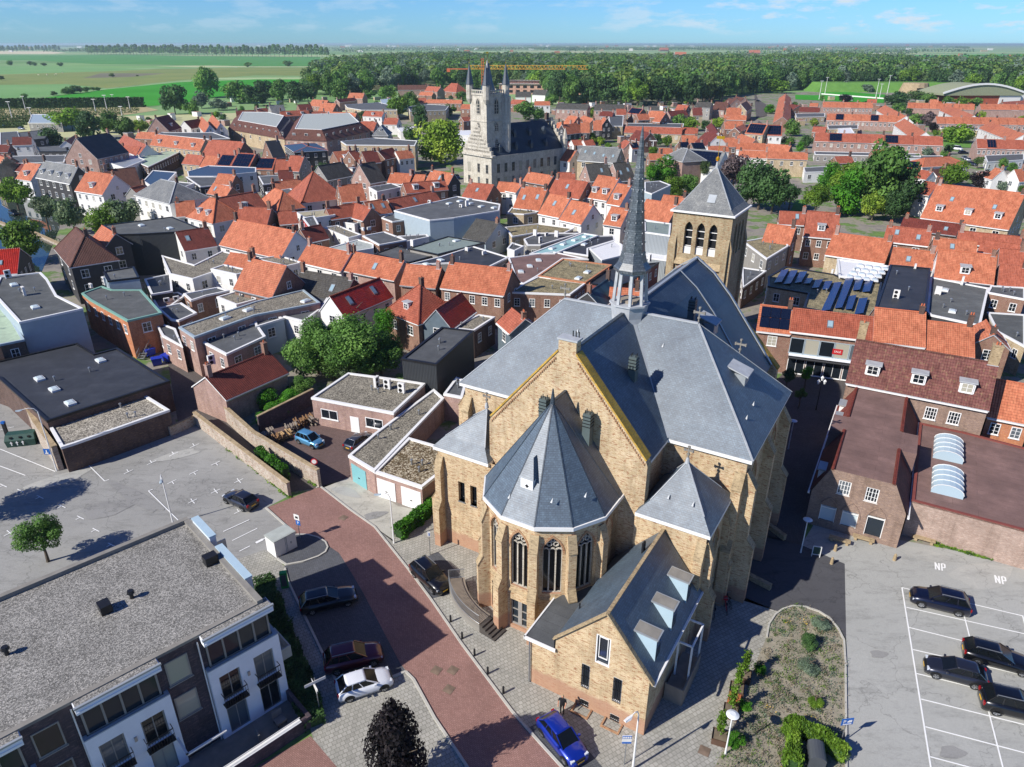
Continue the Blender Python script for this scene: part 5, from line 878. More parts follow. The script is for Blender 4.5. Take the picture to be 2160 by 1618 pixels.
MISC={'bollards':[[-5.05,44.33],[-3.99,42.5],[-2.91,40.74],[-1.83,38.98],[-0.63,37.18],[0.71,40.52]],'bollards2':[[30.33,53.42],[29.25,51.57],[35.24,52.06]],'alley_wall':[[-31.37,76.85],[-20.22,64.05]],'walls':[('long weathered wall between car park and alley',[[-39.47,78.07],[-35.27,73.95],[-23.33,62.28]],1.7,0.35),('weathered garden wall between alley and courtyard',[[-36.9,79.95],[-30.18,72.29],[-20.57,64.05]],2.2,0.35),('dark wall behind the firewood',[[-30.92,76.02],[-26.09,83.65]],2.2,0.25),('old whitewashed wall along the left car park',[[-78.98,94.55],[-71.2,88.98],[-61.7,79.95],[-55.98,73.39],[-50.31,67.44]],3,0.5),('brick end wall between barn and car park',[[-41.45,75.09],[-39.39,78.31]],1.2,0.25),('low stone edging wall by the shaded lane',[[25.05,57.24],[26.15,55.01]],0.5,0.35),('low stone edging wall beside the church corner',[[20.67,49.96],[22.53,48.13]],0.5,0.35)],'lamps':[([-11.25,54.56],'l',5.7,'white street lamp with short arm beside the hedge',[-12.2,54.49]),([7.92,31.14],'l',5.6,'white street lamp with angled head in front of the gabled house',[7.29,30.64]),([-50.74,67.27],'l',8,'tall curved street lamp beside the recycling container',[-52.29,66.61]),([-33.6,57.58],'l',6,'white street lamp behind the apartment roof',[-31.3,52.71]),([14.29,32.25],'d',3.7,'white post lamp with round disc shade at the planting bed',None),([27.01,53.16],'d',3.7,'post lamp with round disc shade and signs in the shaded lane',None),([32.46,72.01],'d',3.7,'post lamp with disc shade in the dark church street',None),([39.54,81.9],'v',4,'black ornate lantern post in the church street',None)],'signs':[([-20.35,55.19],'two parking signs on one pole at the red road bend',3),([7.41,31.49],'blue and white bus sign on a pole before the gabled house',2.9),([-7.62,52.82],'narrow white sign pole on the church pavement',2.8),([-13.6,35.34],'white direction signpost beside the hedge',3.6),([22.34,33.04],'blue P sign at the corner of the planting bed',2.6),([-50.77,67.27],'blue pedestrian sign at the wall end',3),([-20.95,64.32],'round red rimmed no entry sign on the gate post',3.4),([-19.87,48.5],'green framed ticket machine by the hedge',1.6)],'planters':[[17.36,38.52],[16.46,37.29],[15.49,35.39],[14.16,33.32]],'boxwhite':[[-20.99,51.73],[-19.89,53.08],[-22.49,53.08]],'glasscont':[[-58.02,72.01],[-56.74,73.25],[-60.19,74.23]],'person':[3.56,35.49],'person2':0,'hedge1':[[-11.12,54.83],[-7.35,60.83]],'hedge2':[[18.33,31.14],[19.34,33.99],[20.79,33.13],[21.92,31.85]],'hedge3':[[-21.9,48.81],[-20.23,45.81],[-15.99,38.52],[-13.76,34.39]],'bikes':[[16.17,44.82],[16.85,45.1],[17.92,45.66],[18.32,46.39],[15.43,43.45]],'bench':[[31.23,54.65],[33.58,54.83],[39.32,54.74]],'ivy':[[-28.63,69.17],[-24.47,64.96]],'pallets':[[-29.41,74.8],[-27.93,73.67],[-27.18,74.52],[-26.95,76.26],[-26.4,77.46],[-25.31,78.38],[-24.63,78.07]],'bluebins':[[-55.24,99.8],[-52.55,96.25],[-51.54,97.56]],'signA':[28.17,52.57],'grates':[[-5.75,39.3],[-4.5,39.3],[-4.65,37.54],[-16.93,58.56],[12.95,32.48]],'garagefront':[[-17.12,65.43],[-15.22,63.78],[-13.9,62.64],[-11.97,61.32],[-11.26,60.99],[-9.22,59.61]],'shop':[],'garden':[[-34.56,82.9],[-31.33,85.68],[-28.48,88.23]],'garden2':[[-34.76,86.39],[-30.6,79.63],[-28.74,84.97]],'weeds':[[[40.19,54.47],[44.14,52.23]],[[-30.21,72.83],[-25.57,68.88],[-21.07,64.32]],[[-33.29,72.01],[-28.24,67.14],[-23.32,62.11]]],'courtwin':[([-23.43,78.02],[-21.17,77.09],1.2,2.5,'w'),([-17.46,75.92],[-15.28,74.88],1.2,2.5,'w'),([-19.42,76.84],[-18.3,76.38],0.05,2.2,'d')],'infill':[([[236.31,650.65],[450.4,650.65],[181.39,249.75],[140.72,249.75],[129,342.75]],0.05),([[-248.43,650.65],[-46.45,650.65],[-15.98,210.35],[-85.46,210.35]],0.6),([[32.58,598.21],[186.19,598.21],[98.08,305.37],[19.62,305.37]],0.4),([[-242.58,450.88],[-180,533.31],[-77.88,219.08],[-139.09,249.75]],-0.5)],'patches':[(38.25,52.91,2.2,1,-0.4,'asphp'),(42.09,49.93,3,1.6,0.3,'asphp'),(28.57,40.89,0.7,0.4,0.1,'asphp2'),(29.56,32.39,0.9,0.5,0.1,'asphp2'),(-38.71,70.68,2.5,0.9,0.5,'asphp'),(-39.43,62.11,5,0.8,-0.6,'asphp2'),(-49.45,65.48,3,1.2,0.6,'asphp'),(-41.46,60.01,2.5,1.5,0.4,'asphp2'),(-13.89,58.99,1.2,0.6,0.4,'asphp2'),(-17.64,63.2,1.8,0.7,-0.5,'asphp')],'island':[[-23.07,54.29],[-21.65,52.1],[-20.63,51.31],[-19.15,51.76],[-17.94,52.5],[-17.4,53.18],[-17.35,53.94],[-17.76,54.72],[-18.66,55.44],[-19.78,55.88],[-20.89,55.88]],'meter':[-61.49,75.38],'wastebin':[19.99,31.58],'firestair':[[-55.84,98],[-55.26,103.09]],'smallbin':[-6.42,78.69],'bedshrubs':[(23.36,41.63,0.75,0.9,'c'),(18.77,39.21,0.6,0.4,'v'),(16.68,35.9,0.55,0.4,'v'),(15.14,32.95,0.7,0.5,'v'),(25.09,43.72,0.8,0.4,'s'),(22.54,39.32,0.8,0.4,'s'),(21.81,36.22,0.6,0.3,'l'),(21.92,32.03,0.6,0.5,'o')],'quaywall':[[-138.95,190.44],[-128.7,182.29],[-119.07,175.96],[-112.32,170.02],[-103.35,162.27]],'orchard':[((-374.88,543.16),(-270.16,551.3)),((-364.5,527.56),(-262.58,535.25)),((-354.69,512.79),(-257.85,520.07)),((-345.38,498.8),(-258.92,505.71)),((-335.48,483.92),(-293.68,490.43)),((-325.63,469.1),(-286.44,475.23)),((-313.52,450.88),(-292.89,456.57)),((-303.58,435.94),(-284.19,441.26)),((-293.84,421.3),(-276.99,426.28))],'windbreak':[[-381.67,553.37],[-275.61,569.41]],'masts':[(-315.4,476.8,10.1,'white mast left among the orchard rows'),(-341.7,533.3,9.7,'second white mast in the orchard'),(-300.7,472.9,6.9,'thin pole right of the second mast'),(-285,519.2,8.7,'thin pole before the green field'),(-287.1,538.2,10.1,'double headed white mast at the green field'),(-312.8,598.2,6.9,'small white mast behind the windbreak'),(-273.1,543.2,8.7,'thin pole at the end of the windbreak'),(-256.2,497.1,5.8,'short pole before the trees by the orchard'),(261.6,650.7,14.4,'sports field mast at the left corner'),(291.1,712.8,14.7,'sports field mast behind the left corner'),(323.7,680.4,14.6,'sports field mast at the right, left one'),(319.8,665.2,11.4,'sports field mast at the right, middle one'),(357.5,730.2,15.6,'sports field mast at the right, tallest'),(61,321.2,5.1,'grey pole in the gardens right of the spire')],'crane':[-27,712.8],'site':[-12.3,721.4],'dome':[368.7,598.2],'fort':[387.5,739.2],'boards':[[289.32,716.21],[319.46,653.51]],'keek':[111.84,200.67],'woodfront':[[-194.19,712.8],[-157.5,668.16],[-111.87,787.64],[-64.55,804.47],[-9.73,787.64],[30.89,712.8],[36.67,588.69],[89.6,574.95],[154,588.69],[196.15,680.35],[238.33,741.01],[266.93,771.47],[386.34,813.16],[423.16,787.64],[476.66,712.8],[582.58,712.8]],'wood':[[-194.19,712.8],[-157.5,668.16],[-111.87,787.64],[-64.55,804.47],[-9.73,787.64],[30.89,712.8],[36.67,588.69],[89.6,574.95],[154,588.69],[196.15,680.35],[238.33,741.01],[266.93,771.47],[386.34,813.16],[423.16,787.64],[476.66,712.8],[582.58,712.8],[1310.81,1629.52],[1072.48,1629.52],[714.99,1345.02],[908.98,1821.39],[887.11,2179.54],[538.83,1701.26],[354.72,1821.39],[143,1959.53],[-100.35,2063.75],[-225.79,2063.75],[-352.31,1701.26],[-320.51,1345.02]],'poplars':[((-1852.75,3423.09),(-624.59,2710.61),62,38,'long straight poplar row across the far fields'),((-2859.95,4379.66),(-3009.3,5259.7),17,34,'short poplar row at the far left')],'farfarm':[(604,2808,40,16),(1057,3423,50,18),(1030,2620,26,11),(953,4930,60,20)],'sea':[[-37312.36,31292.9],[-19766.38,34015.79],[-7577.11,13026.85],[-15546.82,13026.85]],'fieldbush':[(-420.2,730.2,5.85),(-420.6,739.2,5.85),(-419.7,721.4,4.55),(-416.1,739.2,4.55),(-419.9,757.9,3.9),(-423.8,777.5,3.25),(-419.6,777.5,3.25),(-565.6,1095,4.55),(-1109.1,1720.2,7.8),(-1034.9,1673.6,7.8),(-1027.2,1673.6,6.5),(-990.9,1646.9,5.85),(-955.8,1646.9,6.5),(-418.7,699.5,3.25),(-424,665.2,3.25),(-657.7,994.9,5.2),(-538.4,1587.6,7.8),(-543.8,1123.2,1.95),(-469.2,1629.5,10.4),(-407.1,1629.5,11.7),(-387.3,1629.5,10.4),(-426.5,1646.9,6.5)],'cows':[[-705.3,1152.8],[-686.9,1144.2],[-681.4,1152.8],[-694.2,1179.5],[-716.9,1236.6],[-698.1,1161.6]],'clouds':[(4906,30000,1241,496),(5698,30000,1288,531),(6292,30000,1194,390),(7346,30000,1273,708),(8596,30000,1194,532),(14869,30000,528,1075),(14306,30000,640,536),(16473,30000,560,806),(17989,30000,767,803),(18832,30000,752,714),(15301,30000,592,716),(17216,30000,464,1076),(10789,30000,1319,707),(16345,30000,367,898),(19218,30000,367,539)]}
# ------------------------------------------------------------------ town houses
WSTY={'w':'w','k':'w','kc':'w'}
def wall_windows(root,x0,x1,y,zlo,zhi,rz,ln,dist,nwin=None,off=0):
    """windows along a wall from (x0,y) to (x1,y) in the root's frame, looking to -y when rz is 0"""
def add_wins(root,p,q,z0,z1,dist,n=None,style='w'):
    """p->q wall base in the root's frame, outside is to the right hand of p->q; rows of windows between z0 and z1"""
    L=hypot(q[0]-p[0],q[1]-p[1])
    if L<2:return
    if n is None:n=int(L/2.7)
    if n<1:return
    n=min(n,14);az=atan2(q[1]-p[1],q[0]-p[0]);rows=max(1,int((z1-z0)/2.7));rows=min(rows,3)
    far=dist>190
    for r in range(rows):
        zz=z1-1.95-r*2.75
        if zz<z0:break
        for i in range(n):
            t=(i+.5)/n;wd,ht=(1.0,1.45)if n>=L/3.4 else(1.3,1.5)
            window(root,(p[0]+(q[0]-p[0])*t,p[1]+(q[1]-p[1])*t,zz),az,wd,ht,style,2,3 if dist<120 else 2,far)
def slope_roof(L,hw,ze,zr,over=.25,th=.16,mat='O',hip=0):
    m=MB();k=(zr-ze)/hw;x0,x1=-L/2-.12,L/2+.12;yo=hw+over;zo=ze-over*k+.04;zt=zr+.04
    prof=[(-yo,zo),(0,zt),(yo,zo)]
    for s_ in(-1,1):
        a_=(s_*yo,zo);b_=(0,zt)
        q=[(x0,a_[0],a_[1]+th),(x1,a_[0],a_[1]+th),(x1,0,zt+th),(x0,0,zt+th)]
        m.poly(q if s_<0 else q[::-1])
        m.poly([(x0,a_[0],a_[1]),(x0,a_[0],a_[1]+th),(x0,0,zt+th),(x0,0,zt)],1)
        m.poly([(x1,a_[0],a_[1]),(x1,a_[0],a_[1]+th),(x1,0,zt+th),(x1,0,zt)],1)
        m.poly([(x0,a_[0],a_[1]),(x1,a_[0],a_[1]),(x1,a_[0],a_[1]+th),(x0,a_[0],a_[1]+th)],1)
    m.cyl
    n=int((x1-x0)/.4)
    rk=MB();rr=[(.0)]
    rk.loft([[(x0,.13*cos(t),zt+th-.02+.1*sin(t))for t in(0,pi/3,2*pi/3,pi)],[(x1,.13*cos(t),zt+th-.02+.1*sin(t))for t in(0,pi/3,2*pi/3,pi)]],0,True,False)
    return m,rk
RIDGE={'O':'ridge','R':'R','D':'D','BR':'BR','B':'B','BR2':'B','K':'K','M':'blackm','S':'lead','BL':'BL'}
ROOFM={'M':'black','S':'S'}
def dormer(root,x,y,zroof,slope,s,dist,wd=1.5,ht=1.25):
    """box dormer on the slope facing -y*s at local (x,y)"""
    back=ht/slope+.1;m=MB()
    y1=y;y2=y-s*back if False else y+back
    m.loft([[(x-wd/2,y1,zroof-.25),(x+wd/2,y1,zroof-.25),(x+wd/2,y1,zroof+ht),(x-wd/2,y1,zroof+ht)],[(x-wd/2,y2,zroof-.25),(x+wd/2,y2,zroof-.25),(x+wd/2,y2,zroof+ht),(x-wd/2,y2,zroof+ht)]],0)
    m.box(x-wd/2-.15,x+wd/2+.15,y1-.2,y2,zroof+ht,zroof+ht+.12,1)
    o=m.build('dormer',['trim','lead'],root)
    window(o,(x,y1-.04,zroof+.08),0,wd-.3,ht-.2,'w',2,2,dist>190)
    return o
def solar_field(root,x0,x1,y0,y1,zf,name='solar_panel',each=True):
    nx=max(1,int((x1-x0)/1.05));k=(zf(y1)-zf(y0))/(y1-y0);sl=math.sqrt(1+k*k);ny=max(1,int((y1-y0)*sl/1.7));dx=(x1-x0)/nx;dy=(y1-y0)/ny
    def mk():
        m=MB();m.poly([(.03,.02,.1+k*.02),(dx-.03,.02,.1+k*.02),(dx-.03,dy-.03,.1+k*(dy-.03)),(.03,dy-.03,.1+k*(dy-.03))]);return m.mesh(name,'solar')
    me=mk()
    for i in range(nx):
        for j in range(ny):put(name,me,root,(x0+i*dx,y0+j*dy,zf(y0+j*dy)+.12))
def house(rec):
    ax,ay,bx,by,hw,ze,zr,roof,wall,label,k=rec
    L=hypot(bx-ax,by-ay);tgt=max(L,4.0);az=atan2(by-ay,bx-ax);ux,uy=cos(az),sin(az)
    sgn=1 if hw>0 else-1;hw0=abs(hw);hwc=min(max(hw0,2.3),8.5)
    if hw0<2.3:zr=ze+max(zr-ze,1.8)
    cx,cy=(ax+bx)/2,(ay+by)/2
    # near side is local -y
    if sgn>0:az+=pi
    L=tgt;dist=hypot(cx,cy)
    rows=k.get('row')
    if rows:
        n=rows;seg=L/n;hwc=max(hwc,4.1);ze=4.7;zr=ze+3.1
        for i in range(n):
            t=-L/2+(i+.5)*seg;x=cx+cos(az)*t;y=cy+sin(az)*t
            one_house(x,y,az,seg,hwc,ze,zr,roof,wall,'orange roofed house in the '+label,dict(k,win=k.get('win',2),solar=(k.get('solar')and i%4==1),ch=(i%2==0)),dist,'houses of the '+label)
    else:one_house(cx,cy,az,L,hwc,ze,zr,roof,wall,label,k,dist,None)
HN=[0]
def one_house(cx,cy,az,L,hw,ze,zr,roof,wall,label,k,dist,group):
    HN[0]+=1;rnd=random.Random(HN[0])
    name='terrace_house' if group else 'house'
    root=thing(name,label,'house',(cx,cy,0),az,group)
    wm=MB();x0,x1=-L/2,L/2
    wm.poly([(x0,-hw,0),(x1,-hw,0),(x1,-hw,ze),(x0,-hw,ze)]);wm.poly([(x1,hw,0),(x0,hw,0),(x0,hw,ze),(x1,hw,ze)])
    wm.poly([(x0,hw,0),(x0,-hw,0),(x0,-hw,ze),(x0,0,zr),(x0,hw,ze)]);wm.poly([(x1,-hw,0),(x1,hw,0),(x1,hw,ze),(x1,0,zr),(x1,-hw,ze)])
    w2={'kc':'kc','slateb':'slateb','lightb':'lightb'}.get(wall,wall)
    wm.build('wall',w2,root)
    rm,rk=slope_roof(L,hw,ze,zr,mat=roof,over=.0 if k.get('overh')else .25)
    rmat=ROOFM.get(roof,roof)
    if k.get('glossy'):rmat='Rg' if roof in 'R' else rmat
    verge='trim' if(wall in('w',)or rnd.random()<.3)else 'lead'
    ro=rm.build('roof',[rmat,verge],root)
    if dist<260:rk.build('ridge_tiles',RIDGE.get(roof,'ridge'),ro,(0,0,.01))
    # gutter
    if dist<260:
        g=MB();sl=(zr-ze)/hw;zo=ze-.25*sl
        gm_='trim' if rnd.random()<.7 else 'metal'
        for s_ in(-1,1):g=MB();y=s_*(hw+.3);g.box(x0,x1,min(y,y+.1*s_)-.0,max(y,y+.1*s_),zo-.02,zo+.13);g.build('gutter',gm_,root)
    slope=(zr-ze)/hw;zf=lambda y:zr+.2+slope*y*(-1 if y>0 else 1)
    # chimneys
    if k.get('ch',1)and wall!='kc' and not k.get('glossy'):
        for x in((x0+.5,x1-.5)if L>7 and rnd.random()<.6 and not group else(x1-.5,)if rnd.random()<.8 else(x0+.5,)):
            chimney(root,(x,.0,zr),1.1+.3*rnd.randint(0,2),.6 if dist<150 else .7,.6,rnd.choice(['b','brown','p']),0,rnd.choice([1,2]))
    nw=k.get('win')
    st='w'
    if nw!=0 and dist<560:
        c_,s_=cos(az),sin(az)
        def facing(nx_,ny_,px,py):   # towards the camera
            wx,wy=nx_*c_-ny_*s_,nx_*s_+ny_*c_;gx,gy=cx+px*c_-py*s_,cy+px*s_+py*c_
            return-(wx*gx+wy*gy)>0
        if facing(0,-1,0,-hw):add_wins(root,(x0,-hw),(x1,-hw),.6,ze-.15,dist,nw,st)
        for xx,dr in((x1,1),(x0,-1)):
            if facing(dr,0,xx,0)and not(group and dist>300):
                if dr>0:add_wins(root,(xx,-hw*.8),(xx,hw*.8),.6,ze+.2,dist,None if hw>3 else 1,st)
                else:add_wins(root,(xx,hw*.8),(xx,-hw*.8),.6,ze+.2,dist,None if hw>3 else 1,st)
                if zr-ze>3.2:window(root,(xx,0,ze+.5),pi/2 if dr>0 else-pi/2,.9,1.2,st,2,2,dist>190)
    nd=k.get('dormer',0)
    for i in range(nd):
        x=x0+L*(i+.5)/nd;y=-hw*.78;dormer(root,x,y,zf(y),slope,1,dist)
    ns=k.get('sky',0)or(1 if(rnd.random()<.3 and not group and dist<260 and L>6 and not nd and not k.get('solar'))else 0)
    for i in range(ns):
        def mk(sl=round(slope,2)):
            m=MB();f=lambda y:sl*y
            m.loft([[(-.4,-.5,f(-.5)-.05),(.4,-.5,f(-.5)-.05),(.4,.5,f(.5)-.05),(-.4,.5,f(.5)-.05)],[(-.4,-.5,f(-.5)+.12),(.4,-.5,f(-.5)+.12),(.4,.5,f(.5)+.12),(-.4,.5,f(.5)+.12)]])
            g_=MB();g_.poly([(-.31,-.4,f(-.4)+.13),(.31,-.4,f(-.4)+.13),(.31,.4,f(.4)+.13),(-.31,.4,f(.4)+.13)]);return m.mesh('skylight','metal'),g_.mesh('pane','skyl' if True else 'glass')
        a_,b_=shared(('sky',round(slope,2)),mk)
        x=x0+L*(i+.5)/ns if ns>1 else rnd.uniform(x0*.5,x1*.5);y=-hw*rnd.uniform(.4,.6)
        o=put('skylight',a_,root,(x,y,zf(y)));put('pane',b_,o)
    if k.get('solar'):
        solar_field(root,x0+L*.04,x1-L*.06,-hw*.95,-hw*.1,lambda y:zr+.16+slope*y)
    if k.get('stepped')or 0:
        m=MB();n=6
        for i in range(n):
            y=hw*(1-i/n);m.box(x1-.05,x1+.3,-y,y,(ze if i else 0)+(zr-ze)*i/n,ze+(zr-ze)*(i+1)/n+.5)
        m.build('stepped_gable','y',root)
    return root
# ------------------------------------------------------------------ hipped houses: rectangle from near edge p0-p1 and depth point p2
def hip_roof_mb(L,D,ze,pitch,kick=0,over=.3,th=.15):
    x,y=L/2+over,D/2+over;r=min(x,y);zt=ze+r*math.tan(radians(pitch));m=MB()
    if x>=y:rg=[(-(x-y),0,zt),(x-y,0,zt)]
    else:rg=[(0,-(y-x),zt),(0,y-x,zt)]
    c=[(-x,-y,ze),(x,-y,ze),(x,y,ze),(-x,y,ze)]
    if x>=y:fs=[(c[0],c[1],rg[1],rg[0]),(c[1],c[2],rg[1]),(c[2],c[3],rg[0],rg[1]),(c[3],c[0],rg[0])]
    else:fs=[(c[0],c[1],rg[0]),(c[1],c[2],rg[1],rg[0]),(c[2],c[3],rg[1]),(c[3],c[0],rg[0],rg[1])]
    for f in fs:m.poly(f)
    for i in range(4):p,q=c[i],c[(i+1)%4];m.poly([(p[0],p[1],ze-th),(q[0],q[1],ze-th),q,p],1)
    m.poly([(p[0],p[1],ze-th)for p in reversed(c)],1)
    edges=[(c[0],rg[0]),(c[1],rg[0 if x<y else 1]),(c[2],rg[1]),(c[3],rg[1 if x<y else 0]),(rg[0],rg[1])]
    return m,zt,rg,edges
def hiphouse(rec):
    pts,ze,ap,zr,roof,wall,label,k=rec
    p0,p1,p2=pts[0],pts[1],pts[2]
    L=hypot(p1[0]-p0[0],p1[1]-p0[1]);az=atan2(p1[1]-p0[1],p1[0]-p0[0]);c_,s_=cos(az),sin(az)
    D=-s_*(p2[0]-p1[0])+c_*(p2[1]-p1[1]);D=k.get('D',min(max(D,5),12));L=min(max(L,4),22)
    cx=p0[0]+c_*L/2-s_*D/2;cy=p0[1]+s_*L/2+c_*D/2;dist=hypot(cx,cy)
    root=thing('house',label,'house',(cx,cy,0),az)
    wm=MB();wm.prism([(-L/2,-D/2),(L/2,-D/2),(L/2,D/2),(-L/2,D/2)],0,ze-.16,top=False);wm.build('wall',wall,root)
    m,zt,rg,ed=hip_roof_mb(L,D,ze,k.get('pitch',47));ro=m.build('roof',[ROOFM.get(roof,roof),'trim'],root)
    e_=MB()
    for p,q in ed:
        if(Vector(p)-Vector(q)).length>.3:e_.beam(p,q,.22,.14)
    e_.build('ridge_tiles',RIDGE.get(roof,'ridge'),ro)
    if k.get('ch',1):chimney(root,(rg[1][0],rg[1][1]+.3,zt-.3),1.4,.6,.6,'brown')
    n=k.get('win',None)
    if n!=0:
        add_wins(root,(-L/2,-D/2),(L/2,-D/2),.6,ze-.3,dist,n);add_wins(root,(L/2,-D/2),(L/2,D/2),.6,ze-.3,dist,None)
    t=math.tan(radians(k.get('pitch',47)))
    for i in range(k.get('dormer',0)):
        x=-L/2+L*(i+1)/(k['dormer']+1);y=-D/2*.75;dormer(root,x,y,ze+.3+(D/2+y)*t-.2,t,1,dist,1.2,1.1)
    return root
# ------------------------------------------------------------------ flat roofed buildings
FN=[0]
def flat(rec):
    pts,z,roof,wall,rim,label,zb,k=rec
    FN[0]+=1;rnd=random.Random(FN[0]*7);z+=(FN[0]%7)*.011
    cx=sum(p[0]for p in pts)/len(pts);cy=sum(p[1]for p in pts)/len(pts);P=[(p[0]-cx,p[1]-cy)for p in pts];dist=hypot(cx,cy)
    root=thing('flat_roofed_building',label,'building',(cx,cy,0))
    MB().prism(P,zb,z,top=False).build('wall',wall,root);P0_,z0w=P,z
    if k.get('mans'):
        dz,ins,mm=k['mans'];q=inset(P,ins);m=MB();o_=inset(P,-.3);n=len(P)
        for i in range(n):j=(i+1)%n;m.poly([(*o_[i],z),(*o_[j],z),(*q[j],z+dz),(*q[i],z+dz)])
        mr=m.build('roof_slope',mm,root);z0_=z
        for i in range(n):
            j=(i+1)%n;a_,b_=Vector(P[i]),Vector(P[j]);L_=(b_-a_).length;t_=(b_-a_)/L_;nn_=Vector((t_.y,-t_.x));mid=(a_+b_)/2
            if-(nn_.x*(mid.x+cx)+nn_.y*(mid.y+cy))>0 and L_>8:
                for s_ in range(int(L_/6)):
                    c_=a_+t_*(6*s_+3.5)-nn_*(ins*.38);window(mr,(c_.x,c_.y,z+dz*.35),atan2(t_.y,t_.x),1.5,1.2,'w',2,1,True)
        P=q;z+=dz
    ri=inset(P,.28);m=MB()
    m.poly([(p[0],p[1],z-.04)for p in ri]);m.build('roof',roof,root)
    e_=MB();n=len(P);h=.13
    out=inset(P,-.06)
    for i in range(n):
        j=(i+1)%n
        e_.poly([(out[i][0],out[i][1],z+h),(out[j][0],out[j][1],z+h),(ri[j][0],ri[j][1],z+h),(ri[i][0],ri[i][1],z+h)])
        e_.poly([(out[i][0],out[i][1],z-.16),(out[j][0],out[j][1],z-.16),(out[j][0],out[j][1],z+h),(out[i][0],out[i][1],z+h)])
        e_.poly([(ri[j][0],ri[j][1],z-.1),(ri[i][0],ri[i][1],z-.1),(ri[i][0],ri[i][1],z+h),(ri[j][0],ri[j][1],z+h)])
    e_.build('roof_edge',{'w':'trim','k':'blackm','b':'copeb','o':'o'}.get(rim,rim),root)
    a0=atan2(P[1][1]-P[0][1],P[1][0]-P[0][0])
    # longest edge direction
    L,a0=max((hypot(P[(i+1)%n][0]-P[i][0],P[(i+1)%n][1]-P[i][1]),atan2(P[(i+1)%n][1]-P[i][1],P[(i+1)%n][0]-P[i][0]))for i in range(n))
    for q in k.get('sky',[]):rooflight(root,(q[0]-cx,q[1]-cy,z-.04),a0,1.1)
    for q in k.get('ac',[]):ac_unit(root,(q[0]-cx,q[1]-cy,z-.02 if cy else z),a0+rnd.choice([0,pi/2]),rnd.random()<.5)
    for q in k.get('pan',[]):
        m=MB();q=[(a_-cx,b_-cy)for a_,b_ in q];m.poly([(q[0][0],q[0][1],z+.12),(q[3][0],q[3][1],z+.12),(q[2][0],q[2][1],z+.5),(q[1][0],q[1][1],z+.5)]);m.poly([(q[1][0],q[1][1],z),(q[1][0],q[1][1],z+.5),(q[2][0],q[2][1],z+.5),(q[2][0],q[2][1],z)]);m.build('solar_panel','solarp',root)
    # small vents
    def mkv():
        v=MB();v.cyl((0,0),.09,.09,0,.55,8);v.cyl((0,0),.17,.13,.55,.68,8);return v.mesh('roof_vent','metal')
    vm=shared('vent',mkv)
    if dist<220:
        for i in range(rnd.randint(1,4)):
            t=rnd.random();i0=rnd.randrange(n);p=P[i0];x,y=p[0]*.6*t,p[1]*.6*t
            put('roof_vent',vm,root,(x,y,z-.04))
    if k.get('win')!=0 and wall not in('kc','gc','lightb')or k.get('win'):
        for i in range(n):
            p,q=P0_[i],P0_[(i+1)%n];mx,my=(p[0]+q[0])/2+cx,(p[1]+q[1])/2+cy;nx_,ny_=(q[1]-p[1]),-(q[0]-p[0])
            if-(nx_*mx+ny_*my)>0 and z-zb>2.6:add_wins(root,p,q,zb+.7,z0w-.35,dist,k.get('win'),'w')
    return root
# ------------------------------------------------------------------ ground, roads, country
def sheet(name,pts,z,mat,kind='structure'):
    m=MB();a_=sum(pts[i-1][0]*pts[i][1]-pts[i][0]*pts[i-1][1]for i in range(len(pts)))
    if a_<0:pts=pts[::-1]
    tr=tessellate_polygon([[Vector((p[0],p[1],0))for p in pts]]);m.v=[(p[0],p[1],z)for p in pts]
    for t in tr:
        a_,b_,c_=(pts[i]for i in t);ar=(b_[0]-a_[0])*(c_[1]-a_[1])-(c_[0]-a_[0])*(b_[1]-a_[1])
        m.f.append(tuple(t)if ar>0 else tuple(reversed(t)));m.m.append(0)
    return tag(m.build(name,mat),kind=kind)
sheet('ground',[(-60000,-500),(60000,-500),(60000,60000),(-60000,60000)],0,'country')
sheet('town_ground',[(-250,-40),(90,-40),(330,60),(420,300),(520,700),(300,760),(80,640),(-40,520),(-150,420),(-320,330)],.02,'townfloor')
for nm,(mt,pts,lv)in ZONES.items():sheet(nm,pts,.02+.006*lv,mt)
def fieldpoly(name,pts,z,mat):return sheet(name,pts,z,mat)
m=MB()
for mi_,(x0,y0,x1,y1,wd)in enumerate(MARKS):
    L=hypot(x1-x0,y1-y0)or 1;nx_,ny_=-(y1-y0)/L*wd/2,(x1-x0)/L*wd/2
    zm=.058+.0017*(mi_%11);m.poly([(x0+nx_,y0+ny_,zm),(x0-nx_,y0-ny_,zm),(x1-nx_,y1-ny_,zm),(x1+nx_,y1+ny_,zm)])
for i,f in enumerate(m.f):
    a_,b_,c_=(Vector(m.v[j])for j in f[:3])
    if(b_-a_).cross(c_-a_).z<0:m.f[i]=f[::-1]
tag(m.build('road_markings','paint'),kind='structure')
# kerbs
def kerb(name,pts,wd=.16,h=.1,mat='concrete',z0=0.02):
    m=MB()
    for i in range(len(pts)-1):
        p,q=Vector((*pts[i],0)),Vector((*pts[i+1],0));m.beam((p.x,p.y,z0+h/2),(q.x,q.y,z0+h/2),wd,h+.02*(i%2)*.2)
    return tag(m.build(name,mat),kind='structure')
for nm,pts in KERBS.items():kerb('kerb',pts,.18 if 'bed' not in nm else .14,.11 if 'bed' not in nm else .14)
m=MB()
for nm,i0,i1 in():
    pass
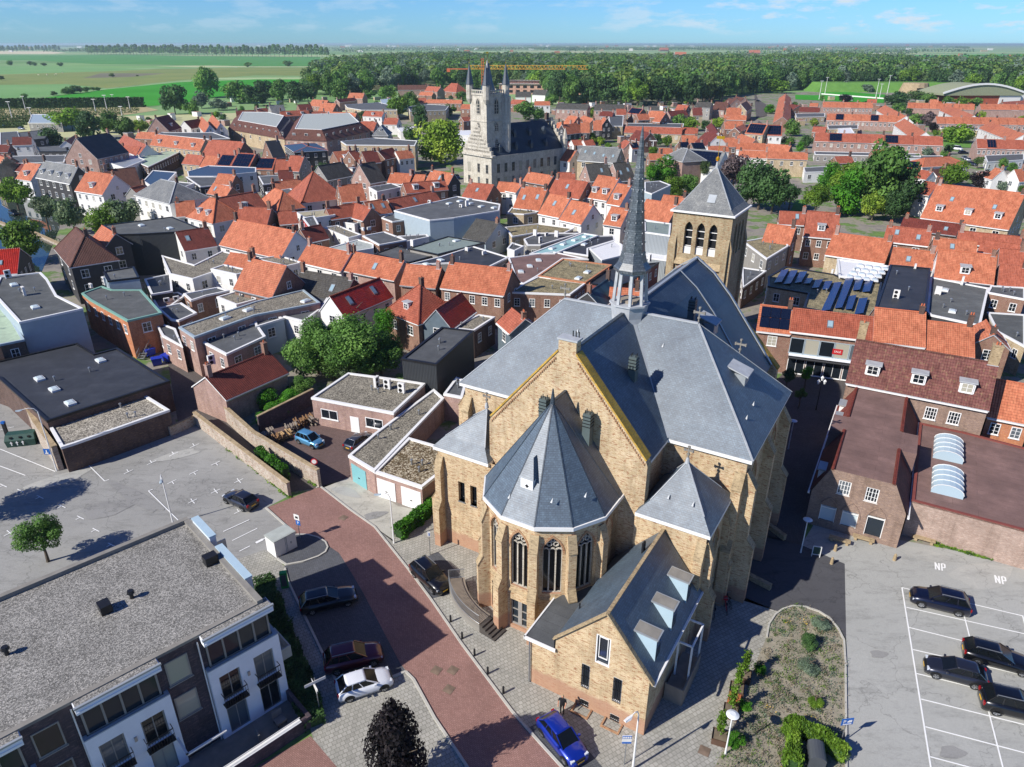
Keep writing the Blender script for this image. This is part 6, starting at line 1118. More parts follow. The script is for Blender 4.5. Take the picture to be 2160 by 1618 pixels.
# ------------------------------------------------------------------ church
CH=thing('church','large neo gothic brick church with slate roofs and a slender lead spire in the centre','church',(3.145,47.735,0),radians(-31))
UX=Vector((cos(radians(-31)),sin(radians(-31)),0));WX=Vector((-UX.y,UX.x,0));CO=Vector((3.145,47.735,0))
def chw(u,w_,z=0):return CO+UX*u+WX*w_+Vector((0,0,z))
def arch(cx,zb,wd,zt,n=7):
    """pointed arch outline, counter clockwise seen from outside"""
    h=wd/2;r=wd*1.05;zs=zt-math.sqrt(max(r*r-(r-h)**2,.01));pts=[(cx-h,zb),(cx+h,zb)]
    for i in range(n+1):
        t=i/n*math.acos((r-h)/r);pts.append((cx+h-r+r*cos(t),zs+r*sin(t)))
    for i in range(n-1,-1,-1):
        t=i/n*math.acos((r-h)/r);pts.append((cx-h+r-r*cos(t),zs+r*sin(t)))
    return pts,zs
def frame_fn(o,az):
    """wall frame: x along wall, d into the wall, outside on the right hand side of the x axis"""
    ca,sa=cos(az),sin(az)
    return lambda x,d_,z:(o[0]+ca*x-sa*d_,o[1]+sa*x+ca*d_,z)
def lancet(root,o,az,cx,zb,wd,zt,lights=3,depth=.35,glassm='cglass',fm='stone'):
    fr=frame_fn(o,az);pts,zs=arch(cx,zb,wd,zt);g_=MB();g_.poly([fr(p[0],depth,p[1])for p in pts]);win=g_.build('church_window',glassm,root)
    m=MB();n=lights;t=.11;d0,d1=depth-.16,depth-.02
    def bar(x0,z0,x1,z1,tt=t):
        dx,dz=x1-x0,z1-z0;L=hypot(dx,dz)or 1;nx_,nz_=-dz/L*tt/2,dx/L*tt/2
        q=[(x0+nx_,z0+nz_),(x0-nx_,z0-nz_),(x1-nx_,z1-nz_),(x1+nx_,z1+nz_)]
        m.loft([[fr(a_,d0,b_)for a_,b_ in q],[fr(a_,d1,b_)for a_,b_ in q]])
    for i in range(len(pts)):bar(*pts[i-1],*pts[i],.13)
    if n>1:
        lw=wd/n
        for i in range(1,n):bar(cx-wd/2+i*lw,zb,cx-wd/2+i*lw,zs+.15)
        for i in range(n):
            c0=cx-wd/2+(i+.5)*lw
            for k in range(6):
                t0,t1=pi*k/6,pi*(k+1)/6;bar(c0+lw/2*cos(t0),zs-.05+lw*.55*sin(t0),c0+lw/2*cos(t1),zs-.05+lw*.55*sin(t1),.08)
        for cc,zz,rr in((cx-wd*.17,zs+wd*.42,wd*.13),(cx+wd*.17,zs+wd*.42,wd*.13),(cx,zs+wd*.66,wd*.1)):
            for k in range(8):bar(cc+rr*cos(k*pi/4),zz+rr*sin(k*pi/4),cc+rr*cos((k+1)*pi/4),zz+rr*sin((k+1)*pi/4),.07)
    m.build('tracery',fm,win)
    # brick arch ring proud of the wall
    r=MB();po,_=arch(cx,zb,wd+.34,zt+.22);
    for i in range(2,len(po)-1):
        a_,b_=po[i],po[i+1];pi_,pj=arch(cx,zb,wd+.02,zt+.01)[0][i],arch(cx,zb,wd+.02,zt+.01)[0][i+1]
        r.loft([[fr(a_[0],-.05,a_[1]),fr(b_[0],-.05,b_[1]),fr(b_[0],.02,b_[1]),fr(a_[0],.02,a_[1])],[fr(pi_[0],-.05,pi_[1]),fr(pj[0],-.05,pj[1]),fr(pj[0],.02,pj[1]),fr(pi_[0],.02,pi_[1])]])
    r.build('window_arch','churcha',win)
    s_=MB();s_.loft([[fr(cx-wd/2-.12,-.18,zb-.5),fr(cx+wd/2+.12,-.18,zb-.5),fr(cx+wd/2+.12,.0,zb-.5),fr(cx-wd/2-.12,.0,zb-.5)],[fr(cx-wd/2-.12,-.1,zb-.35),fr(cx+wd/2+.12,-.1,zb-.35),fr(cx+wd/2+.12,.3,zb),fr(cx-wd/2-.12,.3,zb)]])
    s_.build('sill','copeb',win);return win
brick('churcha','#a8805c','#96694a','#7f4a38',.9,'#c0aa8c')
def wallp(root,o,az,outer,holes,mat='church',name='wall',depth=.4):
    return MB().panel(outer,holes,frame_fn(o,az),0,depth).build(name,mat,root)
def buttress(root,o,az,w_,zt,d1=.9,d2=.6,d3=.3,h1=.45,mat='churchlow'):
    """stepped buttress; az is the direction it points (outwards)"""
    m=MB();ca,sa=cos(az),sin(az);T_=lambda d_,y,z:(o[0]+ca*d_-sa*y,o[1]+sa*d_+ca*y,z)
    prof=[(-.2,0),(d1,0),(d1,zt*h1),(d2,zt*h1+.8),(d2,zt-1.3),(.12,zt),(-.2,zt)]
    m.loft([[T_(p[0],-w_/2,p[1])for p in prof],[T_(p[0],w_/2,p[1])for p in prof]])
    b_=m.build('buttress',mat,root)
    for(a1,z1),(a2,z2)in(((d1,zt*h1),(d2,zt*h1+.8)),((d2,zt-1.3),(.12,zt))):
        c_=MB();c_.loft([[T_(a1+.06,-w_/2-.04,z1-.06),T_(a1+.06,w_/2+.04,z1-.06),T_(a2,w_/2+.04,z2),T_(a2,-w_/2-.04,z2)],[T_(a1+.06,-w_/2-.04,z1+.03),T_(a1+.06,w_/2+.04,z1+.03),T_(a2,w_/2+.04,z2+.09),T_(a2,-w_/2-.04,z2+.09)]]);c_.build('coping','copeb',b_)
    return b_
A12=5.05;R12=A12/cos(pi/12)
# apse: seven sides of a twelve sided figure plus short straight sides
angs=[(-90-90+i*30)for i in range(7)]   # outward directions of the faces, local degrees (front is -90)
apse=put('apse',None,CH)
apse_faces=[]
for i,ad in enumerate(angs):
    an=radians(ad);o=(A12*cos(an),A12*sin(an));az=an+pi/2;hwf=R12*sin(pi/12)
    outer=[(-hwf,0),(hwf,0),(hwf,10.75),(-hwf,10.75)];holes=[];has=ad in(-150,-120,-90,-60,-30,0)
    if has:holes.append(arch(0,4.5,1.5,9.85)[0])
    door=ad in(-90,-120)
    if door:holes.append([(-.8,.35),(.8,.35),(.8,3.05),(-.8,3.05)])
    wallp(CH,o,az,outer,holes,'churchlow')
    if has:lancet(CH,o,az,0,4.5,1.5,9.85)
    if door:
        fr=frame_fn(o,az);g_=MB();g_.poly([fr(x,.3,z)for x,z in((-.8,.35),(.8,.35),(.8,3.05),(-.8,3.05))]);gg=g_.build('door','glass',CH)
        f_=MB()
        for x0,x1,z0,z1 in((-.8,-.7,.35,3.05),(.7,.8,.35,3.05),(-.18,.18,.35,3.05),(-.7,-.18,2.95,3.05),(.18,.7,2.95,3.05),(-.7,-.18,.35,.5),(.18,.7,.35,.5),(-.7,-.18,1.9,1.96),(.18,.7,1.9,1.96),(-.7,-.18,1.1,1.16),(.18,.7,1.1,1.16)):
            f_.loft([[fr(x0,.2,z0),fr(x1,.2,z0),fr(x1,.2,z1),fr(x0,.2,z1)],[fr(x0,.28,z0),fr(x1,.28,z0),fr(x1,.28,z1),fr(x0,.28,z1)]])
        f_.build('door_frame','g',gg)
for s_ in(-1,1):
    wallp(CH,(s_*A12,1.0),radians(90*s_),[(-1.4,0),(1.4,0),(1.4,10.75),(-1.4,10.75)],[],'churchlow')
for i in range(6):
    ad=angs[0]+15+30*i;an=radians(ad)
    if i==3 or i==2 or i==1 or i==4 or i==0 or i==5:buttress(CH,(R12*cos(an),R12*sin(an)),an,.62,10.1 if True else 9,.95,.55)
def ring12(ap,z,back=2.1):
    Rr=ap/cos(pi/12);P_=[(-ap,back,z)]+[(Rr*cos(radians(-195+30*i)),Rr*sin(radians(-195+30*i)),z)for i in range(8)]+[(ap,back,z)]
    P_[1]=(-ap,Rr*sin(radians(-195)),z);P_[-2]=(ap,Rr*sin(radians(-195)),z);return P_
# gutters and roof of the apse
g_=MB();a_,b_,c_,d_=ring12(5.05,10.7),ring12(5.42,10.72),ring12(5.42,11.02),ring12(5.2,11.02)
for r0,r1 in((a_,b_),(b_,c_),(c_,d_)):
    for i in range(9):g_.poly([r0[i],r1[i],r1[i+1],r0[i+1]][::-1]if False else[r0[i],r0[i+1],r1[i+1],r1[i]])
g_.build('gutter','trim',CH)
m=MB();r0=ring12(5.34,10.98);r1=ring12(4.75,11.88);apx=(0,-.16,18.75);bk=(0,2.1,18.75)
for i in range(9):m.poly([r0[i],r0[i+1],r1[i+1],r1[i]])
for i in range(1,8):m.poly([r1[i],r1[i+1],apx])
m.poly([r1[0],r1[1],apx,bk]);m.poly([r1[8],r1[9],bk,apx])
ar=m.build('apse_roof','slate',CH)
m=MB()
for i in range(1,9):m.beam(r0[i],r1[i],.1,.05);m.beam(r1[i],apx,.1,.05)
m.beam(apx,bk,.2,.12);m.cyl((0,-.16),.22,.05,18.6,19.8,8);m.build('hip_flashing','slated',ar)
# choir gable wall at w = 2
cg=[(-7.1,0),(7.1,0),(7.1,14.1),(6.9,14.6),(.75,21.9),(.75,22.9),(-.75,22.9),(-.75,21.9),(-6.9,14.6),(-7.1,14.1)]
m=MB();m.panel(cg,[],frame_fn((0,1.98),0));m.loft([[(p[0],2.0,p[1])for p in cg],[(p[0],2.75,p[1])for p in cg]],0)
m.build('gable_wall','church',CH)
m=MB()
for s_ in(-1,1):m.beam((s_*6.98,2.38,14.62),(s_*.78,2.38,21.98),.95,.14)
m.build('gable_coping','lich',CH)
m=MB();m.box(-.85,.85,1.9,2.9,22.9,23.05);m.build('gable_cap','lead',CH)
m=MB();
for x in(.1,.35,.6):m.cyl((x,2.7),.05,.05,23.05,23.5,6)
m.build('vent_pipe','blackm',CH)
m=MB()
for s_ in(-1,1):
    for i in range(42):
        t=(i+.5)/42;x=s_*(6.9-6.0*t);z=14.2+7.2*t;m.box(x-.05,x+.05,1.9,1.99,z-.13,z+.05)
m.build('brick_corbels','churcha',CH)
# choir, transept and nave walls
for s_ in(-1,1):wallp(CH,(s_*6.55,4.9),radians(90*s_),[(-2.4,0),(2.4,0),(2.4,13.8),(-2.4,13.8)],[])
TW0,TW1,TX=7.35,20.9,13.3
for s_ in(-1,1):
    wallp(CH,(0,TW0),0,[(6.5*s_,0),(TX*s_,0),(TX*s_,13.8),(6.5*s_,13.8)][::s_],[])
hl=[arch(-3.6,4,2.3,12)[0],arch(3.6,4,2.3,12)[0]]
wallp(CH,(TX,14.12),radians(90),[(-6.77,0),(6.77,0),(6.77,13.8),(-6.77,13.8)],hl,'churchlow')
for c0 in(-3.6,3.6):lancet(CH,(TX,14.12),radians(90),c0,4,2.3,12,3)
wallp(CH,(-TX,14.12),radians(-90),[(-6.77,0),(6.77,0),(6.77,13.8),(-6.77,13.8)],hl,'churchlow')
for c0 in(-3.6,3.6):lancet(CH,(-TX,14.12),radians(-90),c0,4,2.3,12,3)
for s_ in(-1,1):wallp(CH,(0,TW1),pi,[(6.5*s_,0),(TX*s_,0),(TX*s_,13.8),(6.5*s_,13.8)][::s_],[])
for w_ in(7.8,14.1,20.4):
    buttress(CH,(TX,w_),0,.75,12.6,1.5,.9);buttress(CH,(-TX,w_),pi,.75,12.6,1.5,.9)
for s_ in(-1,1):buttress(CH,(s_*12.9,TW0),-pi/2,.75,12.6,1.3,.75)
m=MB();m.box(-TX-.38,TX+.38,TW0-.38,TW1+.38,13.72,14.0);m.build('gutter','trim',CH)
for x_ in(6.55,-6.95):m=MB();m.box(x_,x_+.4,2.76,6.96,13.72,14.0);m.build('gutter','trim',CH)
def bell(z):return z
RT=21.6
m=MB();e1=13.72;a0=TW0-.33;a1=TW1+.33;k=1.15;z1=14.97;zc=14.02
ro=[(-e1,a0,zc),(e1,a0,zc),(e1,a1,zc),(-e1,a1,zc)];ri=[(-e1+k,a0+k,z1+.25),(e1-k,a0+k,z1+.25),(e1-k,a1-k,z1+.25),(-e1+k,a1-k,z1+.25)]
rg=[(-6.4,14.12,RT),(6.3,14.12,RT)]
for i in range(4):j=(i+1)%4;m.poly([ro[i],ro[j],ri[j],ri[i]])
m.poly([ri[0],ri[1],rg[1],rg[0]]);m.poly([ri[2],ri[3],rg[0],rg[1]]);m.poly([ri[1],ri[2],rg[1]]);m.poly([ri[3],ri[0],rg[0]])
tr=m.build('transept_roof','slate',CH)
m=MB()
for i in range(4):m.beam(ro[i],ri[i],.14,.07);m.beam(ri[i],rg[0]if i in(0,3)else rg[1],.14,.07)
m.beam(rg[0],rg[1],.28,.14);m.build('hip_flashing','lead',tr)
m=MB();RC=21.75
for s_ in(-1,1):
    q=[(s_*6.98,2.76,14.02),(s_*6.98,7.0,14.02),(s_*5.9,8.3,15.1),(s_*5.9,2.76,15.1)];m.poly(q if s_>0 else q[::-1])
    q=[(s_*5.9,2.76,15.1),(s_*5.9,8.3,15.1),(0,14.12,RC),(0,2.76,RC)];m.poly(q if s_>0 else q[::-1])
cr=m.build('choir_roof','slate',CH)
m=MB();m.beam((0,2.76,RC),(0,13,RC),.3,.16);m.build('ridge','slated',cr)
m=MB()
for s_ in(-1,1):m.beam((s_*6.95,7.02,14.1),(s_*5.9,8.3,15.18),.3,.06);m.beam((s_*5.9,8.3,15.18),(s_*.3,13.9,RC-.2),.3,.06)
m.build('valley_flashing','zinc',cr)
# nave roof, lower aisle slopes
m=MB();NW=33.2
for s_ in(-1,1):
    a_=[(0,14.1,21.8),(0,NW,21.8),(s_*2.1,NW,20.35),(s_*2.1,14.1,20.35)];b_=[(s_*2.1,14.1,20.35),(s_*2.1,NW,20.35),(s_*4.2,NW,18.1),(s_*4.2,14.1,18.1)]
    c_=[(s_*4.2,14.1,18.1),(s_*4.2,NW,18.1),(s_*9.6,NW,11.1),(s_*9.6,14.1,11.1)]
    for q in(a_,b_,c_):m.poly(q[::-1]if s_>0 else q)
nr=m.build('nave_roof','slated',CH)
for f in nr.data.polygons:pass
m=MB();m.beam((0,15,21.85),(0,NW,21.85),.3,.16)
for s_ in(-1,1):
    m.beam((0,NW,21.95),(s_*2.1,NW,20.5),.35,.12);m.beam((s_*2.1,NW,20.5),(s_*4.2,NW,18.25),.35,.12);m.beam((s_*4.2,NW,18.25),(s_*9.6,NW,11.25),.35,.12)
m.beam((.1,27.4,21.95),(2.1,27.3,20.42),.16,.06);m.beam((2.1,27.3,20.42),(4.2,27.0,18.2),.16,.06);m.beam((4.2,27,18.2),(7.3,26.4,14.2),.16,.06)
m.build('verge','zinc',nr)
for s_ in(-1,1):wallp(CH,(s_*9.3,27),radians(90*s_),[(-6.1,0),(6.1,0),(6.1,11),(-6.1,11)],[arch(-3,3.5,1.8,9)[0],arch(2.5,3.5,1.8,9)[0]],'churchlow');[lancet(CH,(s_*9.3,27),radians(90*s_),c0,3.5,1.8,9,2)for c0 in(-3,2.5)]
fg=[(-10.2,0),(10.2,0),(10.2,10.6),(0,21.5),(-10.2,10.6)]
m=MB();m.loft([[(p[0],33.3,p[1])for p in fg],[(p[0],34.4,p[1])for p in fg]]);m.build('facade_wall','church',CH)
m=MB()
for s_ in(-1,1):m.beam((s_*10.3,34.0,10.65),(s_*.3,34.0,21.35),.9,.16)
m.build('facade_coping','lich',CH)
for w_ in(23,27.5,32):buttress(CH,(9.3,w_),0,.7,9.5,1.6,.9)
# corner chapels
def chapel(s_):
    x0,x1,y0,y1,ze=6.95,12.35,1.4,7.3,10.3
    nm='side_chapel';r=put(nm,None,CH)
    X=lambda v:s_*v
    hl=[arch(-.3,3.6,1.8,8.6)[0]]if s_>0 else[[(-10.0+10.0-.55,5.2),(-.55+.7,5.2),(.15,7.3),(-.55,7.3)],[(.75,5.2),(1.45,5.2),(1.45,7.3),(.75,7.3)]]
    cxm=s_*(x0+x1)/2;hw_=(x1-x0)/2
    if s_>0:wallp(CH,(cxm,y0),0,[(-hw_-.3,0),(hw_,0),(hw_,ze),(-hw_-.3,ze)],[],'churchlow')
    else:
        wallp(CH,(cxm,y0),0,[(-hw_,0),(hw_+2,0),(hw_+2,ze),(-hw_,ze)],hl,'churchlow')
        for h in hl:
            g_=MB();g_.poly([(cxm+p[0],y0+.35,p[1])for p in h]);gg=g_.build('window','cglass',CH);f_=MB();f_.box(cxm+h[0][0]-.04,cxm+h[1][0]+.04,y0-.06,y0+.36,5.1,5.2);f_.build('sill','metal',gg)
    side=[arch(0,3.6,1.9,8.8)[0]]
    wallp(CH,(s_*x1,(y0+y1)/2),radians(90*s_),[(-2.95,0),(2.95,0),(2.95,ze),(-2.95,ze)],side,'churchlow');lancet(CH,(s_*x1,(y0+y1)/2),radians(90*s_),0,3.6,1.9,8.8,3)
    m=MB();c=[(X(6.75),y0-.3),(X(x1+.3),y0-.3),(X(x1+.3),y1+.05),(X(6.75),y1+.05)]
    if s_<0:c=[c[1],c[0],c[3],c[2]]
    g_=MB();g_.prism(c,ze-.25,ze+.05,0,bot=True);g_.build('gutter','trim',CH)
    ap_=(X(9.5),4.1,14.25)if s_>0 else(X(8.6),3.9,14.0)
    ci=inset(c,.85);z0,z1=ze+.06,ze+1.0
    for i in range(4):j=(i+1)%4;m.poly([(*c[i],z0),(*c[j],z0),(*ci[j],z1),(*ci[i],z1)]);m.poly([(*ci[i],z1),(*ci[j],z1),ap_])
    rr_=m.build('chapel_roof','slate',CH);m=MB()
    for i in range(4):m.beam((*ci[i],z1),ap_,.1,.05)
    m.cyl((ap_[0],ap_[1]),.2,.1,14.1,14.6,8);m.build('hip_flashing','lead',rr_)
    finial((ap_[0],ap_[1],14.6),.9)
    buttress(CH,(s_*(x1-.3),y0),-pi/2,.65,9.4,1.1,.6);buttress(CH,(s_*x1,y1-.7),0 if s_>0 else pi,.65,9.4,1.1,.6);buttress(CH,(s_*x1,y0+.5),0 if s_>0 else pi,.65,9.4,1.1,.6)
def finial(p,h=1.2,parent=None):
    m=MB();x,y,z=p;m.cyl((x,y),.07,.05,z,z+h,6);m.cyl((x,y),.14,.14,z+h*.25,z+h*.35,6)
    m.box(x-.35*h,x+.35*h,y-.06,y+.06,z+h*.62,z+h*.74);m.cyl((x,y),.12,.12,z+h*.95,z+h*1.08,6)
    for s_ in(-1,1):m.cyl((x+s_*.35*h,y),.09,.09,z+h*.58,z+h*.78,6)
    return m.build('cross_finial','concd',parent or CH)
chapel(1);chapel(-1)
for p in((6.3,14.12,21.7),(-6.4,14.12,21.7),(9.35,17.4,18.3)):finial(p,1.25)
# slate clad ventilation shafts and lead dormers
def shaft(x,y,z,az=0,h=2.2):
    m=MB();m.box(-.32,.32,-.32,.32,-2.2,h,0,az,(x,y,z));m.build('vent_shaft','darkgreen',CH);c_=MB()
    for i in range(4):c_.box(-.36,.36,-.36,.36,h-.25-.28*i,h-.2-.28*i,0,az,(x,y,z))
    for i in range(4):c_.cyl((x+.2*(-1)**i,y+.15*(1 if i<2 else-1)),.04,.04,z+h,z+h+.25,5)
    c_.build('shaft_louvre','blackm',CH)
shaft(3.1,8.0,17.9);shaft(2.3,1.35,15.5);shaft(-1.5,1.3,16.4,0,1.6);shaft(3.6,21.2,19.0)
def leaddormer(x,y,z,wd=1.5,ht=1.3,parent=CH):
    """opens to +x"""
    m=MB();m.loft([[(x,y-wd/2,z),(x,y+wd/2,z),(x,y+wd/2,z+ht),(x,y-wd/2,z+ht)],[(x-ht-.6,y-wd/2,z),(x-ht-.6,y+wd/2,z),(x-ht-.6,y+wd/2,z+ht),(x-ht-.6,y-wd/2,z+ht)]])
    o=m.build('dormer','zinc',parent);t=MB();t.loft([[(x+.25,y-wd/2-.2,z+ht-.1),(x+.25,y+wd/2+.2,z+ht-.1),(x-1.7,y+wd/2+.2,z+ht+.55),(x-1.7,y-wd/2-.2,z+ht+.55)],[(x+.25,y-wd/2-.2,z+ht+.02),(x+.25,y+wd/2+.2,z+ht+.02),(x-1.7,y+wd/2+.2,z+ht+.67),(x-1.7,y-wd/2-.2,z+ht+.67)]])
    t.build('dormer_roof','lead',o)
leaddormer(10.9,14.5,16.6);leaddormer(5.3,24.3,16.9)
# small lead hooded dormer on the front face of the apse roof
m=MB();m.loft([[(-.55,-3.95,12.7),(.5,-3.95,12.7),(.5,-3.95,14.0),(-.55,-3.95,14.0)],[(-.55,-2.6,12.7),(.5,-2.6,12.7),(.5,-2.6,14.0),(-.55,-2.6,14.0)]]);dd=m.build('dormer','trim',CH)
m=MB();m.poly([(-.65,-4.05,14.0),(.6,-4.05,14.0),(0,-3.0,15.3)]);m.poly([(.6,-4.05,14.0),(.6,-2.4,14.0),(0,-2.3,15.3),(0,-3.0,15.3)]);m.poly([(-.65,-2.4,14.0),(-.65,-4.05,14.0),(0,-3.0,15.3),(0,-2.3,15.3)]);m.build('dormer_roof','slate',dd)
m=MB();m.box(-.13,.13,-3.99,-3.94,13.3,13.4);m.box(-.05,.05,-3.99,-3.94,13.22,13.48);m.build('quatrefoil','blackm',dd)
# snow hooks on the slates
m=MB()
for(x,y,z)in[(2.2,-4.1,12.9),(4.0,-2.2,12.9),(-1.2,-4.5,12.3),(9.5,8.9,15.9),(11.5,8.9,15.9),(7.9,8.7,15.6),(-9,8.9,15.9),(-11.5,8.9,15.9),(-4,12.1,19.5),(4,12.3,19.7),(8.9,2.2,11.9),(10.8,2.2,11.9),(12.1,10.5,15.8),(12.0,13,15.9)]:
    m.loft([[(x-.08,y-.14,z-.1),(x+.08,y-.14,z-.1),(x+.02,y+.1,z+.22)],[(x-.08,y-.08,z-.1),(x+.08,y-.08,z-.1),(x+.02,y+.14,z+.22)]])
m.build('snow_guards','lead',tr)
# spire
sp=put('spire',None,CH,(0,14.12,0));N8=8;rt=pi/8
m=MB();m.cyl((0,0),1.62,1.5,18.2,21.2,8,rot=rt);m.cyl((0,0),1.5,1.68,21.2,22.3,8,rot=rt);m.cyl((0,0),1.8,1.8,22.3,22.45,8,rot=rt);m.build('spire_base','lead',sp)
m=MB()
for i in range(8):
    t=rt+i*pi/4;x,y=1.42*cos(t),1.42*sin(t);x2,y2=1.2*cos(t),1.2*sin(t)
    m.loft([[(x-.12,y-.12,22.45),(x+.12,y-.12,22.45),(x+.12,y+.12,22.45),(x-.12,y+.12,22.45)],[(x2-.12,y2-.12,25.6),(x2+.12,y2-.12,25.6),(x2+.12,y2+.12,25.6),(x2-.12,y2+.12,25.6)]])
    t2=rt+(i+1)*pi/4;m.beam((1.22*cos(t),1.22*sin(t),25.3),(1.22*cos(t2),1.22*sin(t2),25.3),.14,.4)
m.build('lantern','lead',sp)
m=MB();z_=[25.3,25.55,26.1,27.0,28.5,30.5,32.5,34.5,36.5,37.2];r_=[1.62,1.62,1.22,.98,.84,.64,.46,.3,.12,.03]
for j in range(len(z_)-1):m.cyl((0,0),r_[j],r_[j+1],z_[j],z_[j+1],8,rot=rt,cap=(j==0))
m.build('spire_shaft','slspire',sp)
m=MB()
for i in range(8):
    t=rt+i*pi/4
    for j in range(10):
        f=j/10;z=26.9+8.8*f;rr=1.0*(1-f)**.85*.95+.05;m.box(-.03,.03,-.03,.03,-.05,.05,0,t,((rr+.03)*cos(t),(rr+.03)*sin(t),z))
m.build('crockets','lead',sp)
m=MB();m.box(-.8,.8,-.8,.8,22.45,22.7);m.build('louvre_boards','timber',sp)
# ------------------------------------------------------------------ gabled vicarage house in front of the apse (local church frame)
VH=thing('gabled_house','yellow brick gable house with blue slate roof built against the church apse','house',(3.145,47.735,0),radians(-31))
vx0,vx1,vxm,vy0,vy1,ve,vr=5.3,12.3,9.05,-9.0,1.3,5.1,9.35
fr=frame_fn((0,vy0),0)
def rect(x0,x1,z0,z1):return[(x0,z0),(x1,z0),(x1,z1),(x0,z1)]
H_=[rect(8.35,9.42,4.75,7.35),rect(7.42,8.05,1.95,4.15),rect(9.8,10.45,1.95,4.2),rect(7.43,8.1,.15,.72),rect(9.77,10.46,.1,.66)]
MB().panel([(3.35,0),(vx1,0),(vx1,5.2),(vxm,vr),(5.35,5.3),(5.3,4.3),(3.35,4.2)],H_,fr,0,.22).build('front_wall','churchlow',VH)
for i,h in enumerate(H_):
    x0,x1,z0,z1=h[0][0],h[1][0],h[0][1],h[2][1];wd,ht=x1-x0,z1-z0
    g_=MB();g_.poly([fr(x0,.18,z0),fr(x1,.18,z0),fr(x1,.18,z1),fr(x0,.18,z1)]);f_=MB();b_=.09 if i==0 else .05
    for q in(rect(x0,x0+b_,z0,z1),rect(x1-b_,x1,z0,z1),rect(x0+b_,x1-b_,z0,z0+b_),rect(x0+b_,x1-b_,z1-b_,z1)):f_.loft([[fr(a_,.02,c_)for a_,c_ in q],[fr(a_,.16,c_)for a_,c_ in q]])
    if i==0:
        for q in(rect(x0+.2,x0+.25,z0+.5,z1-.2),rect(x1-.25,x1-.2,z0+.5,z1-.2),rect(x0+.25,x1-.25,z0+.5,z0+.56),rect(x0+.25,x1-.25,z1-.26,z1-.2)):f_.loft([[fr(a_,.08,c_)for a_,c_ in q],[fr(a_,.15,c_)for a_,c_ in q]])
    wn=f_.build('window','trim',VH);put('pane',g_.mesh('pane','glass'),wn)
    if i:
        bz=MB()
        for k in range(5):x=x0+wd*(k+.5)/5;bz.beam(fr(x,-.06,z0),fr(x,-.06,z1),.035,.035)
        for k in range(3):z=z0+ht*(k+.5)/3;bz.beam(fr(x0,-.06,z),fr(x1,-.06,z),.035,.035)
        bz.build('window_grille','blackm',wn)
        if i>2:bz=MB();bz.box(x0-.35,x0-.22,vy0-.75,vy0,0,.12+.01*i);bz.box(x1+.22,x1+.35,vy0-.75,vy0,0,.12);bz.box(x0-.35,x1+.35,vy0-.9,vy0-.75,0,.1);bz.build('light_well','churcha',VH)
m=MB();m.poly([(vx1,vy0,0),(vx1,vy1,0),(vx1,vy1,ve),(vx1,vy0,ve)]);m.build('side_wall','churchlow',VH);m=MB();m.poly([(3.35,-4.7,0),(3.35,vy0,0),(3.35,vy0,4.2),(3.35,-4.7,4.2)]);m.build('side_wall','churchlow',VH)
sl=(vr-5.1)/(vx1-vxm)
m=MB();q=lambda x,z:[(x,vy0-.12,z),(x,vy1,z)]
R_=[(vx1+.3,5.0),(vxm,vr+.12)];L_=[(vxm,vr+.12),(5.25,5.25)]
for(a_,b_)in((R_[0],R_[1]),(L_[0],L_[1])):m.poly([(a_[0],vy0-.1,a_[1]),(a_[0],vy1,a_[1]),(b_[0],vy1,b_[1]),(b_[0],vy0-.1,b_[1])])
m.poly([(5.25,vy0-.1,5.25),(5.25,vy1,5.25),(4.6,vy1,4.55),(5.3,vy0-.1,4.6)][:0]or[(5.25,vy0-.1,5.25),(5.25,vy1,5.25),(5.25,vy1,4.4),(5.25,vy0-.1,4.4)])
vro=m.build('roof','slate',VH)
m=MB();m.beam((vxm,vy0-.1,vr+.16),(vxm,vy1,vr+.16),.26,.1);m.beam((vxm,vy0-.05,vr+.2),(vx1+.3,vy0-.05,5.1),.32,.12);m.beam((vxm,vy0-.05,vr+.2),(5.2,vy0-.05,5.35),.32,.12);m.build('verge','copeb',vro)
m=MB();m.box(vx1+.28,vx1+.42,vy0,vy1,4.88,5.04);m.build('gutter','trim',VH)
m=MB();m.poly([(2.95,vy0-.1,4.4),(5.3,vy0-.1,4.4),(5.3,vy1-3,4.42),(4.0,vy1-3.5,4.42),(2.95,-4.7,4.4)]);m.build('flat_roof','bit',VH)
m=MB();m.box(2.85,5.4,vy0-.22,vy0-.1,4.2,4.46);m.box(2.83,2.95,vy0-.22,-4.6,4.2,4.46);m.build('flat_roof_edge','trim',VH)
m=MB();m.tube([(3.3,vy0-.12,4.2),(3.3,vy0-.12,.1)],.06);m.build('downpipe','metal',VH)
m=MB();m.cyl((5.6,-5.8),.07,.07,5.3,6.1,6);m.cyl((8.4,-1.2),.1,.1,8.6,9.6,6);m.cyl((8.4,-.9),.1,.1,8.6,9.6,6);m.build('flue_pipe','blackm',VH)
for y in(-7.2,-4.0,-.8):
    m=MB();m.loft([[(12.1,y-.48,5.5),(12.1,y+.48,5.5),(12.1,y+.48,7.5),(12.1,y-.48,7.5)],[(10.5,y-.48,7.2),(10.5,y+.48,7.2),(10.5,y+.48,7.6),(10.5,y-.48,7.6)]]);o=m.build('dormer','glasb',VH)
    t=MB();t.loft([[(12.2,y-.58,7.5),(12.2,y+.58,7.5),(10.4,y+.58,7.62),(10.4,y-.58,7.62)],[(12.2,y-.58,7.58),(12.2,y+.58,7.58),(10.4,y+.58,7.7),(10.4,y-.58,7.7)]]);t.build('dormer_frame','zinc',o)
    t=MB();t.poly([(12.1,y-.48,7.6),(12.1,y+.48,7.6),(10.5,y+.48,7.71),(10.5,y-.48,7.71)]);t.build('dormer_top','concd',o);t=MB();t.poly([(12.12,y-.42,5.7),(12.12,y+.42,5.7),(12.12,y+.42,7.4),(12.12,y-.42,7.4)]);t.build('pane','glass',o)
